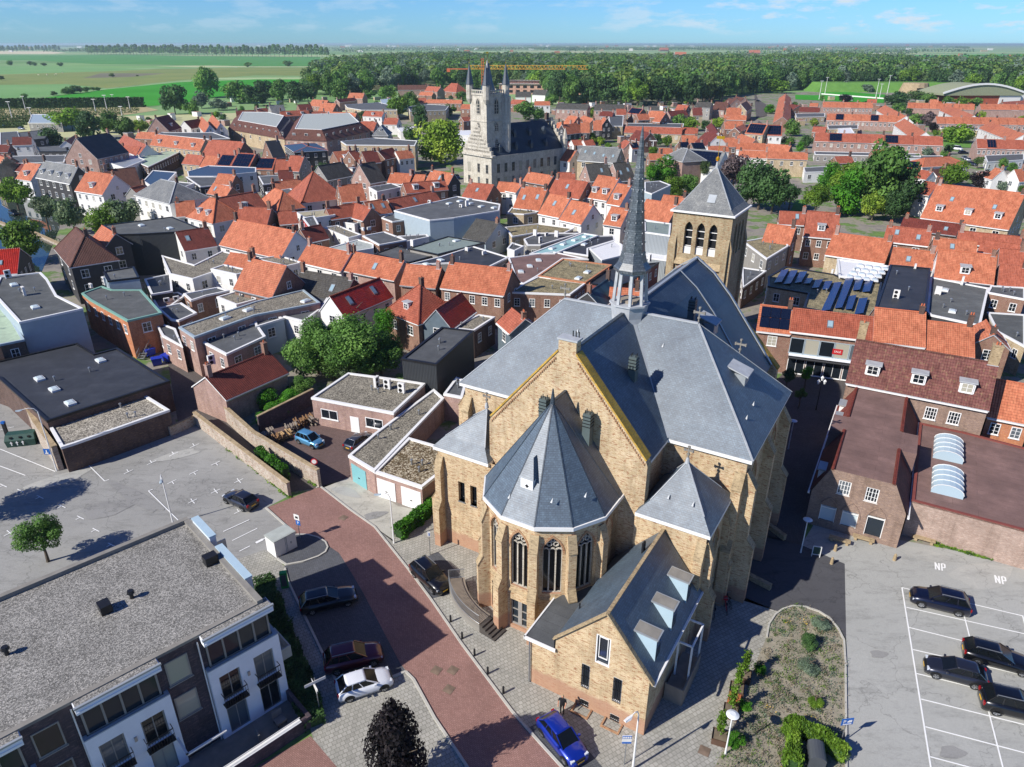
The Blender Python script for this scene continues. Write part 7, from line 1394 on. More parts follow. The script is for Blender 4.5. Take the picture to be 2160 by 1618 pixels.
# terrace box with planks, parasol frame
m=MB()
for(x0,x1,y0,y1)in((12.4,13.75,-5.4,-5.28),(13.65,13.77,-5.28,-1.4)):m.box(x0,x1,y0,y1,0,1.6)
m.box(12.4,13.65,-5.28,-1.4,1.0,1.1);m.build('wooden_terrace','timber',VH)
m=MB()
for p,q in(((12.5,-3.9,4.4),(13.6,-3.9,4.4)),((13.6,-3.9,4.4),(13.6,-1.4,4.4)),((12.5,-1.4,4.4),(13.6,-1.4,4.4)),((13.6,-3.9,1.2),(13.6,-3.9,4.4)),((13.6,-1.4,1.2),(13.6,-1.4,4.4)),((12.6,-3.9,1.2),(12.6,-3.9,4.4))):m.beam(p,q,.12,.12)
m.build('glazed_porch_frame','trim',VH)
# curved ramp with railing and steps at the apse
rp=thing('curved_stair','curved slatted ramp with steel railing and dark wooden steps beside the apse','stair',(3.145,47.735,0),radians(-31))
ctr=(-1.5,1.2);inn,outr=6.6,8.0;A0,A1=radians(217),radians(262)
def pol(r,t):return(ctr[0]+r*cos(t),ctr[1]+r*sin(t)*1.02)
m=MB();N=40
for i in range(N):
    t0,t1=A0+(A1-A0)*i/N,A0+(A1-A0)*(i+.78)/N;z=.85
    a_,b_,c_,d_=pol(inn,t0),pol(outr,t0),pol(outr,t1),pol(inn,t1);m.loft([[(*a_,z-.06),(*b_,z-.06),(*c_,z-.06),(*d_,z-.06)],[(*a_,z),(*b_,z),(*c_,z),(*d_,z)]])
m.build('deck','timber',rp);m=MB()
pts=[pol(outr,A0+(A1-A0)*i/20)for i in range(21)];pin=[pol(inn,A0+(A1-A0)*i/20)for i in range(21)]
m.loft([[(*p,0)for p in pts],[(*p,.83)for p in pts]],0,False,False);m.build('deck_wall','concd',rp);m=MB()
for P_ in(pts,[pin[0],pts[0]]):
    m.tube([(*p,1.8)for p in P_],.03,5);m.tube([(*p,.95)for p in P_],.02,4)
for i in range(0,80):t=A0+(A1-A0)*i/80;p=pol(outr,t);m.beam((*p,.95),(*p,1.8),.018,.018)
for i in range(14):p=Vector(pts[0]).lerp(Vector(pin[0]),i/14);m.beam((*p,.95),(*p,1.8),.018,.018)
m.build('railing','metal',rp);m=MB()
p0,p1=pol(inn,A1),pol(outr,A1);dr=Vector((-sin(A1),cos(A1)))
for i in range(5):
    z=.8-.16*i;a_=Vector(p0)+dr*.32*i;b_=Vector(p1)+dr*.32*i;m.loft([[(*a_,0),(*b_,0),(*(b_+dr*.32),0),(*(a_+dr*.32),0)],[(*a_,z),(*b_,z),(*(b_+dr*.32),z),(*(a_+dr*.32),z)]])
m.build('steps','stepg',rp)
# ------------------------------------------------------------------ detached church tower
o_=chw(-6.35,59.9);TWR=thing('church_tower','square yellow brick bell tower with pyramid slate roof behind the church','tower',o_,radians(-31));h=4.2
for i in range(4):
    az=i*pi/2;o=(h*cos(az-pi/2),h*sin(az-pi/2));hl=[arch(c0,15.9,1.15,20.5)[0]for c0 in(-1.75,0,1.75)]
    wallp(TWR,o,az,[(-h,0),(h,0),(h,21.7),(-h,21.7)],hl,'towerb','wall',.7)
    fr=frame_fn(o,az)
    for c0 in(-1.75,0,1.75):
        g_=MB();g_.poly([fr(p[0],.7,p[1])for p in arch(c0,15.9,1.15,20.5)[0]]);wn=g_.build('belfry_opening','blackm',TWR)
        b_=MB()
        for z in(17.0,18.2,19.2):b_.beam(fr(c0-.57,.5,z),fr(c0+.57,.5,z),.12,.1)
        b_.loft([[fr(c0-.57,.3,15.9),fr(c0+.57,.3,15.9),fr(c0+.57,.3,16.9),fr(c0-.57,.3,16.9)],[fr(c0-.57,.34,15.9),fr(c0+.57,.34,15.9),fr(c0+.57,.34,16.9),fr(c0-.57,.34,16.9)]])
        b_.build('louvre','w',wn)
    b_=MB()
    for s_ in(-1,1):b_.box(s_*3.75-.4,s_*3.75+.4,-.38,.05,0,17.2,0,az,(o[0],o[1],0));b_.loft([[fr(s_*3.75-.4,-.38,17.2),fr(s_*3.75+.4,-.38,17.2),fr(s_*3.75+.4,.02,17.2),fr(s_*3.75-.4,.02,17.2)],[fr(s_*3.75-.4,-.02,18.6),fr(s_*3.75+.4,-.02,18.6),fr(s_*3.75+.4,.02,18.6),fr(s_*3.75-.4,.02,18.6)]])
    b_.build('buttress','towerb',TWR)
    if i==0:
        b_=MB();b_.panel([(-2.9,0),(2.9,0),(2.9,14.3),(-2.9,14.3)],[],frame_fn((o[0],o[1]-.03),0));b_.build('brick_panel','o',TWR)
        b_=MB()
        for x0,x1,z in((-3.3,-.4,14.4),(.9,3.4,14.1)):b_.loft([[(x0,-h-.45,z),(x1,-h-.45,z),(x1,-h,z),(x0,-h,z)],[(x0,-h-.4,z+.15),(x1,-h-.4,z+.15),(x1,-h+.02,z+.9),(x0,-h+.02,z+.9)]])
        b_.build('weathering_stones','copeb',TWR)
m=MB();m.box(-h-.35,h+.35,-h-.35,h+.35,21.7,21.95);m.build('gutter','trim',TWR)
m=MB();e_=h+.1;c=[(-e_,-e_),(e_,-e_),(e_,e_),(-e_,e_)];ci=inset(c,.7)
for i in range(4):j=(i+1)%4;m.poly([(*c[i],21.96),(*c[j],21.96),(*ci[j],22.6),(*ci[i],22.6)]);m.poly([(*ci[i],22.6),(*ci[j],22.6),(0,0,27.6)])
tr2=m.build('roof','S',TWR);m=MB()
for i in range(4):m.beam((*ci[i],22.6),(0,0,27.6),.12,.06)
m.cyl((0,0),.25,.1,27.2,28.3,8);m.build('hip_flashing','lead',tr2)
m=MB();m.loft([[(.1,-3.3,23.2),(1.2,-3.3,23.2),(1.2,-3.2,23.25),(.1,-3.2,23.25)],[(.1,-2.1,24.6),(1.2,-2.1,24.6),(1.2,-2.0,24.65),(.1,-2.0,24.65)]]);m.build('roof_hatch','zinc',tr2)
m=MB();m.cyl((0,0),.04,.03,28.3,31.4,6);m.cyl((0,0),.3,.3,28.35,28.36,10);m.loft([[(.3*cos(t)*sin(p),.3*sin(t)*sin(p),28.6+.3*cos(p))for t in[k*pi/5 for k in range(10)]]for p in(.05,.6,1.2,1.9,2.5,3.09)]);m.box(-.5,.6,-.02,.02,31.2,31.6);m.build('weathercock','gold',TWR)
for rec in HOUSES:house(rec)
for rec in HIPS:hiphouse(rec)
for rec in FLATS:flat(rec)
# ------------------------------------------------------------------ town hall with belfry
TH_=thing('town_hall','pale stone medieval town hall with four pinnacled belfry tower and dark slate roof','town hall',(-6.7,239.1,0),radians(42))
# local x runs along the long wall, y across (front gable towards -x end): long wall at y=0
m=MB();LX,WY=34,14.6;m.prism([(0,0),(LX,0),(LX,WY),(0,WY)],0,9.8,top=True);m.box(-.15,LX+.15,-.15,.0,9.5,9.9);m.build('wall','stone',TH_)
m=MB();e_=10.6;rz_=18.9
m.poly([(1.5,.2,9.9),(LX-.5,.2,9.9),(LX-2.5,WY/2,rz_),(1.5,WY/2,rz_)]);m.poly([(LX-.5,WY-.2,9.9),(1.5,WY-.2,9.9),(1.5,WY/2,rz_),(LX-2.5,WY/2,rz_)]);m.poly([(LX-.5,.2,9.9),(LX-.5,WY-.2,9.9),(LX-2.5,WY/2,rz_)]);m.build('roof','slatedk',TH_)
def steps_gable(x,mat='stone'):
    m=MB();n=8
    for i in range(n):
        y0=WY/2*(i/n);m.box(x-.6,x+.3,y0,WY-y0,9.8+(rz_-9.8)*i/n,9.8+(rz_-9.8)*(i+1)/n+.6)
    return m.build('stepped_gable',mat,TH_)
steps_gable(.6);steps_gable(LX)
m=MB();m.box(-.6,1.0,-1.2,3.4,9.7,10.3);m.box(-.6,0,0,WY,9.6,10.2);m.build('parapet','stone',TH_)
m=MB();m.cyl((LX,0),1.0,1.0,8,13,8);m.cyl((LX,0),1.15,.05,13,16.5,8,0);m.build('corner_turret','stone',TH_)
for i in range(9):
    x=3+i*3.3
    if x>LX-2:break
    window(TH_,(x,-.02,4.6),0,1.3,2.9,'g',2,3,True);window(TH_,(x,-.02,.8),0,1.1,2.2,'g',2,2,True)
for y in(2.2,6.5,11.6):window(TH_,(-.02,y,4.4),-pi/2,1.3,2.8,'g',2,3,True);window(TH_,(-.02,y,.6),-pi/2,1.2,2.3,'g',2,3,True)
for r in range(2):
    for i in range(4):
        x=5+i*7+r*2;z=11.2+r*3.6;y=.2+(z-9.9)*(WY/2)/(rz_-9.9);m=MB();m.box(x-.5,x+.5,y-.3,y+1.4,z-.3,z+1.3);m.loft([[(x-.7,y-.45,z+1.3),(x+.7,y-.45,z+1.3),(x+.7,y+1.9,z+1.3),(x-.7,y+1.9,z+1.3)],[(x-.05,y,z+2.5),(x+.05,y,z+2.5),(x+.05,y+1.9,z+2.0),(x-.05,y+1.9,z+2.0)]]);m.build('dormer','slated',TH_)
chimney(TH_,(LX-2,WY/2,rz_),2.2,1.2,1.0,'brown');chimney(TH_,(4,3,12),1.8,1.0,.9,'stone')
bt=put('belfry',None,TH_,(4.2,6.3,0));q=4.1
m=MB();m.box(-q,q,-q,q,9,28.4);m.box(-q-.18,q+.18,-q-.18,q+.18,20.3,20.6);m.box(-q-.25,q+.25,-q-.25,q+.25,28.2,28.6);m.build('belfry_wall','stone',bt)
m=MB()
for i in range(4):
    az=i*pi/2
    for k in range(9):m.box(-q+.3+k*.95,-q+.62+k*.95,-q-.2,-q-.02,28.6,29.5,0,az,(0,0,0))
    m.box(-q-.2,q+.2,-q-.25,-q+.0,29.5,29.75,0,az,(0,0,0));m.box(-q-.2,q+.2,-q-.25,-q+.0,28.6,28.75,0,az,(0,0,0))
m.build('balustrade','stone',bt)
for sx_ in(-1,1):
    for sy in(-1,1):
        m=MB();m.cyl((sx_*q,sy*q),1.15,1.15,27,31.2,8);m.cyl((sx_*q,sy*q),.6,1.15,25.8,27,8);t=m.build('pinnacle','stone',bt);m=MB();m.cyl((sx_*q,sy*q),1.3,.04,31.2,37.6,8);m.build('pinnacle_roof','slated',t);m=MB();m.cyl((sx_*q,sy*q),.12,.12,37.4,37.8,6);m.cyl((sx_*q,sy*q),.03,.03,37.8,38.8,4);m.build('finial','gold',t)
m=MB();m.cyl((0,0),2.6,.9,29,34.2,8);m.cyl((0,0),.9,.7,34.2,36,8);m.cyl((0,0),.9,.05,36,38.5,8);m.build('central_spire','slated',bt)
m=MB();m.cyl((0,0),.04,.04,38.5,40.5,4);m.box(-.4,.5,-.03,.03,40.2,40.7);m.build('weather_vane','gold',bt)
m=MB();m.cyl((q,-q),1.6,1.6,9,27.8,8);m.build('stair_turret','stone',bt)
for az in(-pi/2,0):
    fr=frame_fn((0,-q)if az==0 else(-q,0),az)
    for zb,zt,wd in((22.6,27.0,1.5),(17.4,19.9,1.1),(12.4,14.9,1.1)):
        g_=MB();pts,_=arch(0,zb,wd,zt);g_.poly([fr(p[0],-.05,p[1])for p in pts]);o=g_.build('belfry_window','glass',bt);b_=MB();po,_=arch(0,zb,wd+.5,zt+.35)
        for i in range(1,len(po)):b_.beam(fr(po[i-1][0],-.1,po[i-1][1]),fr(po[i][0],-.1,po[i][1]),.16,.2)
        b_.beam(fr(0,-.1,zb),fr(0,-.1,zt-.1),.16,.14)
        for k in range(1,4):b_.beam(fr(-wd/2,-.1,zb+(zt-zb)*.22*k),fr(wd/2,-.1,zb+(zt-zb)*.22*k),.1,.1)
        b_.build('tracery','stone',o)
# ------------------------------------------------------------------ gallery, brick hall, long brown house
GA=thing('gallery_building','brick building with flat reddish top roof and mansard sides opposite the church','building',(29.13,57.81,0),radians(-29.5))
GX,GY,GE,GT,gx0,gx1=8.2,20.7,3.9,6.55,1.4,6.65
fr=frame_fn((0,0),0);gh=[rect(2.15,3.25,4.25,5.75),rect(4.55,5.65,4.25,5.75),rect(1.1,2.5,.9,2.6),rect(3.05,4.45,.9,2.6),rect(5.2,6.7,.6,2.85)]
MB().panel([(0,0),(GX,0),(GX,GE),(gx1+.15,GT+.15),(gx0-.15,GT+.15),(0,GE)],gh,fr,0,.2).build('front_wall','brown2',GA)
for i,h in enumerate(gh):
    x0,x1,z0,z1=h[0][0],h[1][0],h[0][1],h[2][1]
    if i<2:window(GA,((x0+x1)/2,.1,z0),0,x1-x0,z1-z0,'w',4,3)
    else:
        g_=MB();g_.poly([fr(x0,.18,z0),fr(x1,.18,z0),fr(x1,.18,z1),fr(x0,.18,z1)]);f_=MB()
        for q_ in(rect(x0,x0+.06,z0,z1),rect(x1-.06,x1,z0,z1),rect(x0+.06,x1-.06,z1-.25,z1-.15)):f_.loft([[fr(a_,.02,c_)for a_,c_ in q_],[fr(a_,.16,c_)for a_,c_ in q_]])
        wn=f_.build('shop_window','trim',GA);put('pane',g_.mesh('pane','glassw' if i<4 else 'glass'),wn)
        po,_=arch((x0+x1)/2,z0,x1-x0+.3,z1+1.0);b_=MB()
        for k in range(3,len(po)-1):b_.beam(fr(po[k-1][0],-.02,po[k-1][1]),fr(po[k][0],-.02,po[k][1]),.1,.1)
        b_.build('brick_arch','brown2',wn)
m=MB();m.poly([(GX,0,0),(GX,GY,0),(GX,GY,GE),(GX,0,GE)]);m.poly([(0,GY,0),(0,0,0),(0,0,GE),(0,GY,GE)]);m.build('side_wall','brown2',GA)
m=MB();m.poly([(gx0,0,GT),(gx1,0,GT),(gx1,GY,GT),(gx0,GY,GT)]);m.build('flat_roof','redbit',GA)
m=MB();m.box(0,gx0,8.8,12.3,3.0,GT-.02);m.box(gx1,GX,7.3,11.5,3.0,GT-.02);m.build('cross_roof','redbit',GA)
m=MB();
for(y0,y1)in((0,7.3),(11.5,GY)):m.poly([(GX+.2,y0,GE-.1),(GX+.2,y1,GE-.1),(gx1,y1,GT+.05),(gx1,y0,GT+.05)])
for(y0,y1)in((0,8.8),(12.3,GY)):m.poly([(-.2,y1,GE-.1),(-.2,y0,GE-.1),(gx0,y0,GT+.05),(gx0,y1,GT+.05)])
gr=m.build('roof_slope','D',GA);m=MB()
for x,spans in((gx1,((0,7.3),(11.5,GY))),(gx0,((0,8.8),(12.3,GY)))):
    for y0,y1 in spans:
        n=int((y1-y0)/.35)
        for i in range(n):y=y0+(y1-y0)*i/n;m.loft([[(x+.17*cos(t),y,GT+.05+.15*sin(t))for t in(0,pi/3,2*pi/3,pi)],[(x+.2*cos(t),y+.33,GT+.05+.18*sin(t))for t in(0,pi/3,2*pi/3,pi)]],0,True,False)
m.build('ridge_tiles','D',gr)
m=MB();m.box(GX+.15,GX+.32,-.3,GY,GE-.28,GE-.1);m.box(-.32,-.15,-.3,GY,GE-.28,GE-.1);m.build('gutter','trim',GA)
for y in(2.3,14.5,18.0):
    m=MB();m.box(.15,1.3,y-.7,y+.7,GE,GE+1.5);o=m.build('dormer','trim',GA);t=MB();t.box(-.0,1.3,y-.85,y+.85,GE+1.5,GE+1.65);t.build('dormer_roof','zinc',o)
# brick hall with barrel rooflights
BH=thing('brick_hall','long low brick hall with reddish flat roof and two barrel shaped rooflights','building',(29.13,57.81,0),radians(-29.5))
m=MB();P_=[(8.5,2.6),(26,2.2),(26,18.5),(12.9,20.2),(8.5,20.2)];m.prism(P_,0,3.95,top=False);m.build('wall','oldb',BH)
m=MB();m.poly([(x,y,3.9)for x,y in inset(P_,.25)]);m.build('roof','redbit',BH);m=MB()
pi_=inset(P_,.28)
for i in range(5):j=(i+1)%5;m.loft([[(*P_[i],3.8),(*P_[j],3.8),(*pi_[j],3.8),(*pi_[i],3.8)],[(*P_[i],4.05),(*P_[j],4.05),(*pi_[j],4.05),(*pi_[i],4.05)]])
m.build('roof_edge','red2',BH)
for(cy_,hl_)in((14.6,2.1),(7.4,2.1)):
    m=MB();N=8;R1=1.35;rings=[]
    for y in(cy_-hl_,cy_+hl_):rings.append([(11.4+R1*cos(pi*k/N)*1.0,y,4.25+.75*sin(pi*k/N))for k in range(N+1)]+[(11.4-R1,y,3.9),(11.4+R1,y,3.9)])
    m.loft(rings);o=m.build('barrel_rooflight','barrel',BH);m=MB()
    for y in(cy_-hl_,cy_-hl_/2,cy_,cy_+hl_/2,cy_+hl_):
        for k in range(N):m.beam((11.4+1.38*cos(pi*k/N),y,4.27+.77*sin(pi*k/N)),(11.4+1.38*cos(pi*(k+1)/N),y,4.27+.77*sin(pi*(k+1)/N)),.06,.05)
    m.build('rooflight_ribs','trim',o)
# long brown tiled house beyond the gallery: extra windows
c_=Vector((29.13,57.81,0));gu=Vector((cos(radians(-29.5)),sin(radians(-29.5)),0));gw=Vector((-gu.y,gu.x,0))
o_=c_+gu*7.35+gw*24.1
LB=one_house(o_.x,o_.y,radians(-29.5),14.3,3.3,7.0,11.0,'BR2','brown2','long brown tiled roof house with three white dormers behind the gallery',dict(win=0,dormer=3,ch=0),80,None)
chimney(LB,(-6.8,0.6,11),2.2,.9,.9,'copeb',0,1);chimney(LB,(6.7,0.3,11),2.2,1.0,1.0,'copeb',0,2)
for x in(2.0,4.3):window(LB,(x,-3.32,4.4),0,1.25,1.5,'w',4,3)
# ------------------------------------------------------------------ apartment block at the lower left
AP=thing('apartment_block','white and dark brick apartment block with gravel roof in the lower left corner','building',(-25.44,45.58,0),radians(43.96))
zr_=9.3
m=MB();m.prism([(-26,-12.5),(-.0,-12.5),(0,0),(-26,0)],0,zr_-.05,top=False);m.build('wall','dark',AP)
m=MB();m.poly([(-26,-12.2,zr_),(-.3,-12.2,zr_),(-.3,-.3,zr_),(-26,-.3,zr_)]);m.build('roof','gravapt',AP)
m=MB();m.box(-26,0.05,-.32,.08,zr_-.1,zr_+.32);m.box(-.32,.08,-12.6,-.32,zr_-.1,zr_+.3);m.box(-26,-.3,-12.6,-12.25,zr_-.1,zr_+.1)
m.build('parapet','concd',AP)
def apt_window(x,z,wd,ht,y=-12.5,style='g'):
    window(AP,(x,y-.02,z),0,wd,ht,style,1,1)
for(x0,x1)in((-7.2,-4.3),(-14.4,-11.5),(-21.8,-18.7)):
    xm=(x0+x1)/2-.1;apt_window(xm,6.6,1.35,1.9);apt_window(xm,3.6,1.35,1.9)
    t=MB();t.tube([(x1-.15,-12.62,8.9),(x1-.15,-12.62,0)],.05,6);t.build('downpipe','trim',AP)
for bi,(x0,x1)in enumerate(((-4.35,.52),(-11.62,-6.75),(-18.8,-14.0),(-25.9,-21.2))):
    m=MB();hs=[rect(x0+.55,x0+1.95,3.25,5.55),rect(x1-1.95,x1-.55,3.25,5.55),rect(x0+.55,x0+1.95,.25,2.6),rect(x1-1.95,x1-.55,.25,2.6)]
    m.panel([(x0,0),(x1,0),(x1,6.4),(x0,6.4)],hs,frame_fn((0,-12.95),0),0,.3);m.poly([(x1,-12.95,0),(x1,-10.8,0),(x1,-10.8,6.4),(x1,-12.95,6.4)]);m.poly([(x0,-10.8,0),(x0,-12.95,0),(x0,-12.95,6.4),(x0,-10.8,6.4)])
    if bi==0:m.poly([(x1,-12.95,0),(x1,-9.2,0),(x1,-9.2,6.4),(x1,-12.95,6.4)])
    m.build('white_wall','render',AP)
    m=MB();m.box(x0,x1,-12.95,-12.7,6.4,6.48);m.box(x1-.25,x1,-12.7,-10.9,6.4,6.48);m.box(x0,x0+.25,-12.7,-10.9,6.4,6.48);m.build('terrace_edge','lightb',AP)
    m=MB();m.box(x0+.25,x1-.25,-12.65,-10.8,5.3,5.42);m.build('terrace_floor','concd',AP)
    # recess behind the terrace: glass wall, canopy
    m=MB();m.box(x0+.3,x1-.35,-12.56,-12.52,6.5,8.75);g_=m.build('terrace_glazing','glass',AP);m=MB()
    for k in range(5):x=x0+.35+(x1-x0-.75)*k/4;m.box(x-.06,x+.06,-12.64,-12.57,6.5,8.75)
    m.box(x0+.3,x1-.35,-12.62,-12.57,6.42,6.5);m.build('glazing_frame','g',g_)
    m=MB();m.box(x0+.1,x1-.1,-13.25,-12.2,8.78,9.28);m.box(x0+.15,x1-.15,-13.3,-13.25,8.95,9.0);m.build('canopy','render',AP)
    m=MB();m.box(x0+.15,x1-.15,-13.12,-12.25,9.28,9.32);m.build('canopy_gravel','gravapt',AP);m=MB();m.box(x0+.05,x1-.05,-13.3,-13.14,9.24,9.36);m.build('canopy_edge','zinc',AP)
    for h in hs:
        a0,a1,z0,z1=h[0][0],h[1][0],h[0][1],h[2][1];window(AP,((a0+a1)/2,-12.72,z0),0,a1-a0,z1-z0,'g',2,1)
        if z0>3:
            b_=MB();b_.box(a0-.12,a1+.12,-13.45,-12.97,z0-.1,z0);b_.beam((a0-.1,-13.43,z0+.95),(a1+.1,-13.43,z0+.95),.05,.05)
            for k in range(11):x=a0-.1+(a1-a0+.2)*k/10;b_.beam((x,-13.43,z0),(x,-13.43,z0+.95),.022,.022)
            for x in(a0-.1,a1+.1):b_.beam((x,-13.43,z0+.95),(x,-12.98,z0+.95),.04,.04)
            b_.beam((a0-.1,-13.43,z0+.5),(a1+.1,-13.43,z0+.5),.03,.03);b_.build('balcony','blackm',AP)
    l_=MB();l_.box((x0+x1)/2-.08,(x0+x1)/2+.08,-13.05,-12.96,4.4,4.75);l_.build('wall_lamp','metal',AP)
m=MB();m.box(.5,.62,-12.0,-9.4,5.2,6.3);m.box(.5,1.6,-12.0,-11.88,3.0,3.9);m.box(1.5,1.6,-11.9,-9.6,3.0,3.9);m.box(.5,1.6,-12,-9.6,2.9,3.0);m.build('side_balcony','lgrey',AP)
m=MB();m.box(-26,-.3,-16.1,-15.85,0,1.15);m.box(.3,.55,-15.85,-12.95,0,1.15);m.box(-.3,.55,-16.1,-15.85,0,1.15);m.build('garden_wall','dark',AP)
m=MB();m.box(-26,.3,-15.85,-12.95,.05,.22);m.build('garden_terrace','concd',AP)
m=MB();m.box(-26,-.2,-16.14,-15.8,1.15,1.2);m.tube([(-26,-15.95,1.45),(-.2,-15.95,1.45)],.03);m.build('wall_coping','trim',AP)
for x in(-5.6,-12.9,-20):m=MB();m.box(x-1.5,x+1.1,-14.6,-14.45,2.6,2.72);m.box(x-1.5,x-1.35,-14.6,-12.6,2.6,2.72);m.build('pergola_beam','trim',AP)
m=MB();m.box(.1,.55,-4.2,-1.0,5,9.9);m.box(.1,.55,-10.0,-5.2,5,9.6);m.build('stair_screen_wall','lightw',AP);m=MB();m.box(.05,.6,-4.25,-.95,9.9,10.0);m.box(.05,.6,-10.05,-5.15,9.6,9.7);m.build('screen_cap','glasb',AP)
m=MB();m.box(.05,2.2,-1.0,-.9,5.8,6.9);m.box(.0,2.2,-4,-.9,5.6,5.75);m.build('landing','beige2',AP)
for x in(-9.5,-19):m=MB();m.box(x-2.2,x+2.2,.1,1.6,3.2,3.35);m.box(x-2.2,x+2.2,1.5,1.6,3.35,4.2);m.build('rear_balcony','lgrey',AP)
m=MB();m.box(-8.1,-7.4,-6.6,-5.7,9.3,9.95);m.build('roof_box','blackm',AP)
for x,y in((-6.1,-6.1),(-13.3,-6.0)):m=MB();m.cyl((x,y),.13,.13,9.3,9.75,8);m.cyl((x,y),.26,.2,9.75,9.95,8);m.build('roof_cowl','blackm',AP)
m=MB();m.box(-1.2,-.3,-6.6,-5.9,9.3,10.0);m.build('roof_box','blackm',AP)
# garden furniture
def lounge(x,y,rz,lab):
    r=thing('garden_chair',lab,'chair',AP.matrix_basis@Vector((x,y,.23)),rz);m=MB();m.box(-.35,.35,-.35,.35,.25,.4);m.build('seat','concd',r);m=MB();m.box(-.35,.35,.28,.4,.4,.95);m.build('backrest','concd',r)
    m=MB();[m.box(sx_-.03,sx_+.03,sy-.03,sy+.03,0,.25)for sx_ in(-.3,.3)for sy in(-.3,.3)];m.build('leg_frame','blackm',r)
AP_M=Matrix.Translation(AP.location)@Matrix.Rotation(AP.rotation_euler[2],4,'Z');AP.matrix_basis=AP_M
lounge(-1.0,-14.4,.8,'grey garden chair nearest the corner of the walled terrace');lounge(-2.4,-14.8,2.2,'second grey garden chair on the walled terrace of the white block')
# ------------------------------------------------------------------ cars
CARP={'hatch':(4.1,1.76,1.46),'mini':(3.7,1.66,1.55),'suv':(4.45,1.84,1.66),'wagon':(4.75,1.82,1.48),'van':(4.9,1.9,2.0)}
def car_meshes(kind,color):
    L,Wd,Hh=CARP[kind];h=L/2;w_=Wd/2;out={}
    # body lower: stations along x, front is +x
    if kind=='van':hood=.78;st=[(-1,.5,.62),(-.96,1.0,.92),(-.6,1.12,.98),(0,1.12,1),(.5,1.12,.99),(.72,1.08,.97),(.93,.9,.9),(1,.62,.72)]
    else:
        bl=.94 if kind!='suv' else 1.05
        st=[(-1,.55,.70),(-.985,.8,.84),(-.93,bl,.93),(-.6,bl,.99),(-.2,bl-.02,1.0),(.25,bl-.04,.99),(.42,bl-.05,.985),(.7,bl-.13,.95),(.88,bl-.22,.88),(.965,bl-.36,.78),(1,.5,.66)]
    m=MB();rings=[]
    for fx,z,fw in st:
        x=fx*h;ww=w_*fw;zb=.2
        rings.append([(x,-ww*.93,zb),(x,-ww,.42),(x,-ww*1.0,z*.72),(x,-ww*.93,z),(x,-ww*.5,z+.035),(x,ww*.5,z+.035),(x,ww*.93,z),(x,ww,z*.72),(x,ww,.42),(x,ww*.93,zb)])
    m.loft(rings);out['body']=m.mesh('body',color,True)
    # cabin
    zb=(1.1 if kind=='van' else(.9 if kind!='suv' else 1.0));zt=Hh
    b0,b1={'hatch':(-.94,.46),'mini':(-.94,.56),'suv':(-.95,.44),'wagon':(-.96,.38),'van':(-.98,.72)}[kind];t0,t1={'hatch':(-.66,.06),'mini':(-.74,.16),'suv':(-.74,.08),'wagon':(-.76,.0),'van':(-.93,.42)}[kind]
    wb,wt=w_*.92,w_*.74
    A=[(b0*h,-wb*.9,zb),(b1*h,-wb*.86,zb),(b1*h,wb*.86,zb),(b0*h,wb*.9,zb)];T=[(t0*h,-wt*.93,zt-.09),(t1*h,-wt*.93,zt-.07),(t1*h,wt*.93,zt-.07),(t0*h,wt*.93,zt-.09)]
    m=MB();m.loft([A,T],cap=False);g_=m.mesh('windows','cglass');out['glass']=g_
    # roof panel
    m=MB();rr_=[]
    for f in(0,.12,.35,.65,.88,1):
        x=t0*h+(t1-t0)*h*f;zz=zt-.075+.085*math.sin(pi*min(max(f,.08),.92))**.6;e_=zt-.09+.02*f;rr_.append([(x,-wt*.95,e_),(x,-wt*.8,e_+(zz-e_)*.75),(x,-wt*.4,zz),(x,wt*.4,zz),(x,wt*.8,e_+(zz-e_)*.75),(x,wt*.95,e_)])
    m.loft(rr_);out['roof']=m.mesh('roof',color,True)
    # pillars
    m=MB()
    for i in(0,1,2,3):
        p,q=Vector(A[i]),Vector(T[i]);m.beam(p,q,.07,.06)
    for s_ in(-1,1):
        for f in(.32,.62)if kind!='wagon' else(.2,.48,.74):
            p=Vector((b0*h+(b1-b0)*h*f,s_*wb*.885,zb));q=Vector((t0*h+(t1-t0)*h*f,s_*wt*.94,zt-.08));m.beam(p,q,.07,.04)
        m.beam((b0*h+.05,s_*wb*.9,zb+.01),(b1*h,s_*wb*.87,zb+.01),.05,.04)
    out['pillar']=m.mesh('pillars',color)
    m=MB();r=.31 if kind not in('suv','van')else .34
    cyl=[[(r*f*cos(t*pi/8),y,r*f*sin(t*pi/8))for t in range(16)]for f,y in((.92,-.1),(1,-.07),(1,.07),(.92,.1))];m.loft(cyl);out['tyre']=m.mesh('tyre','rubber',False)
    m=MB();m.loft([[(r*.66*cos(t*pi/8),y,r*.66*sin(t*pi/8))for t in range(16)]for y in(-.105,.105)])
    for k in range(5):
        t=k*2*pi/5
        for y in(-.108,.108):m.beam((0,y,0),(r*.6*cos(t),y,r*.6*sin(t)),.05,.02,1)if False else None
    out['rim']=m.mesh('rim','rim');out['r']=r
    m=MB()
    for k in range(5):
        t=k*2*pi/5+.3;a1,a2=t-.22,t+.22;m.loft([[(r*.2*cos(t),y,r*.2*sin(t)),(r*.6*cos(a1),y,r*.6*sin(a1)),(r*.6*cos(a2),y,r*.6*sin(a2))]for y in(-.112,.112)])
    out['hole']=m.mesh('rim_openings','rubber')
    m=MB();ra=r+.075;m.loft([[(ra*cos(t*pi/10),y,ra*sin(t*pi/10))for t in range(11)]for y in(-.06,.06)]);out['arch']=m.mesh('wheel_arch','rubber')
    for nm,mt,bx in(('headlight','headl',(h-.30,h-.12,w_*.48,w_*.82,.58,.74)),('tail_light','taill',(-h+.0,-h+.16,w_*.60,w_*.86,.66,.92))):
        m=MB();m.box(*bx);out[nm]=m.mesh(nm,mt)
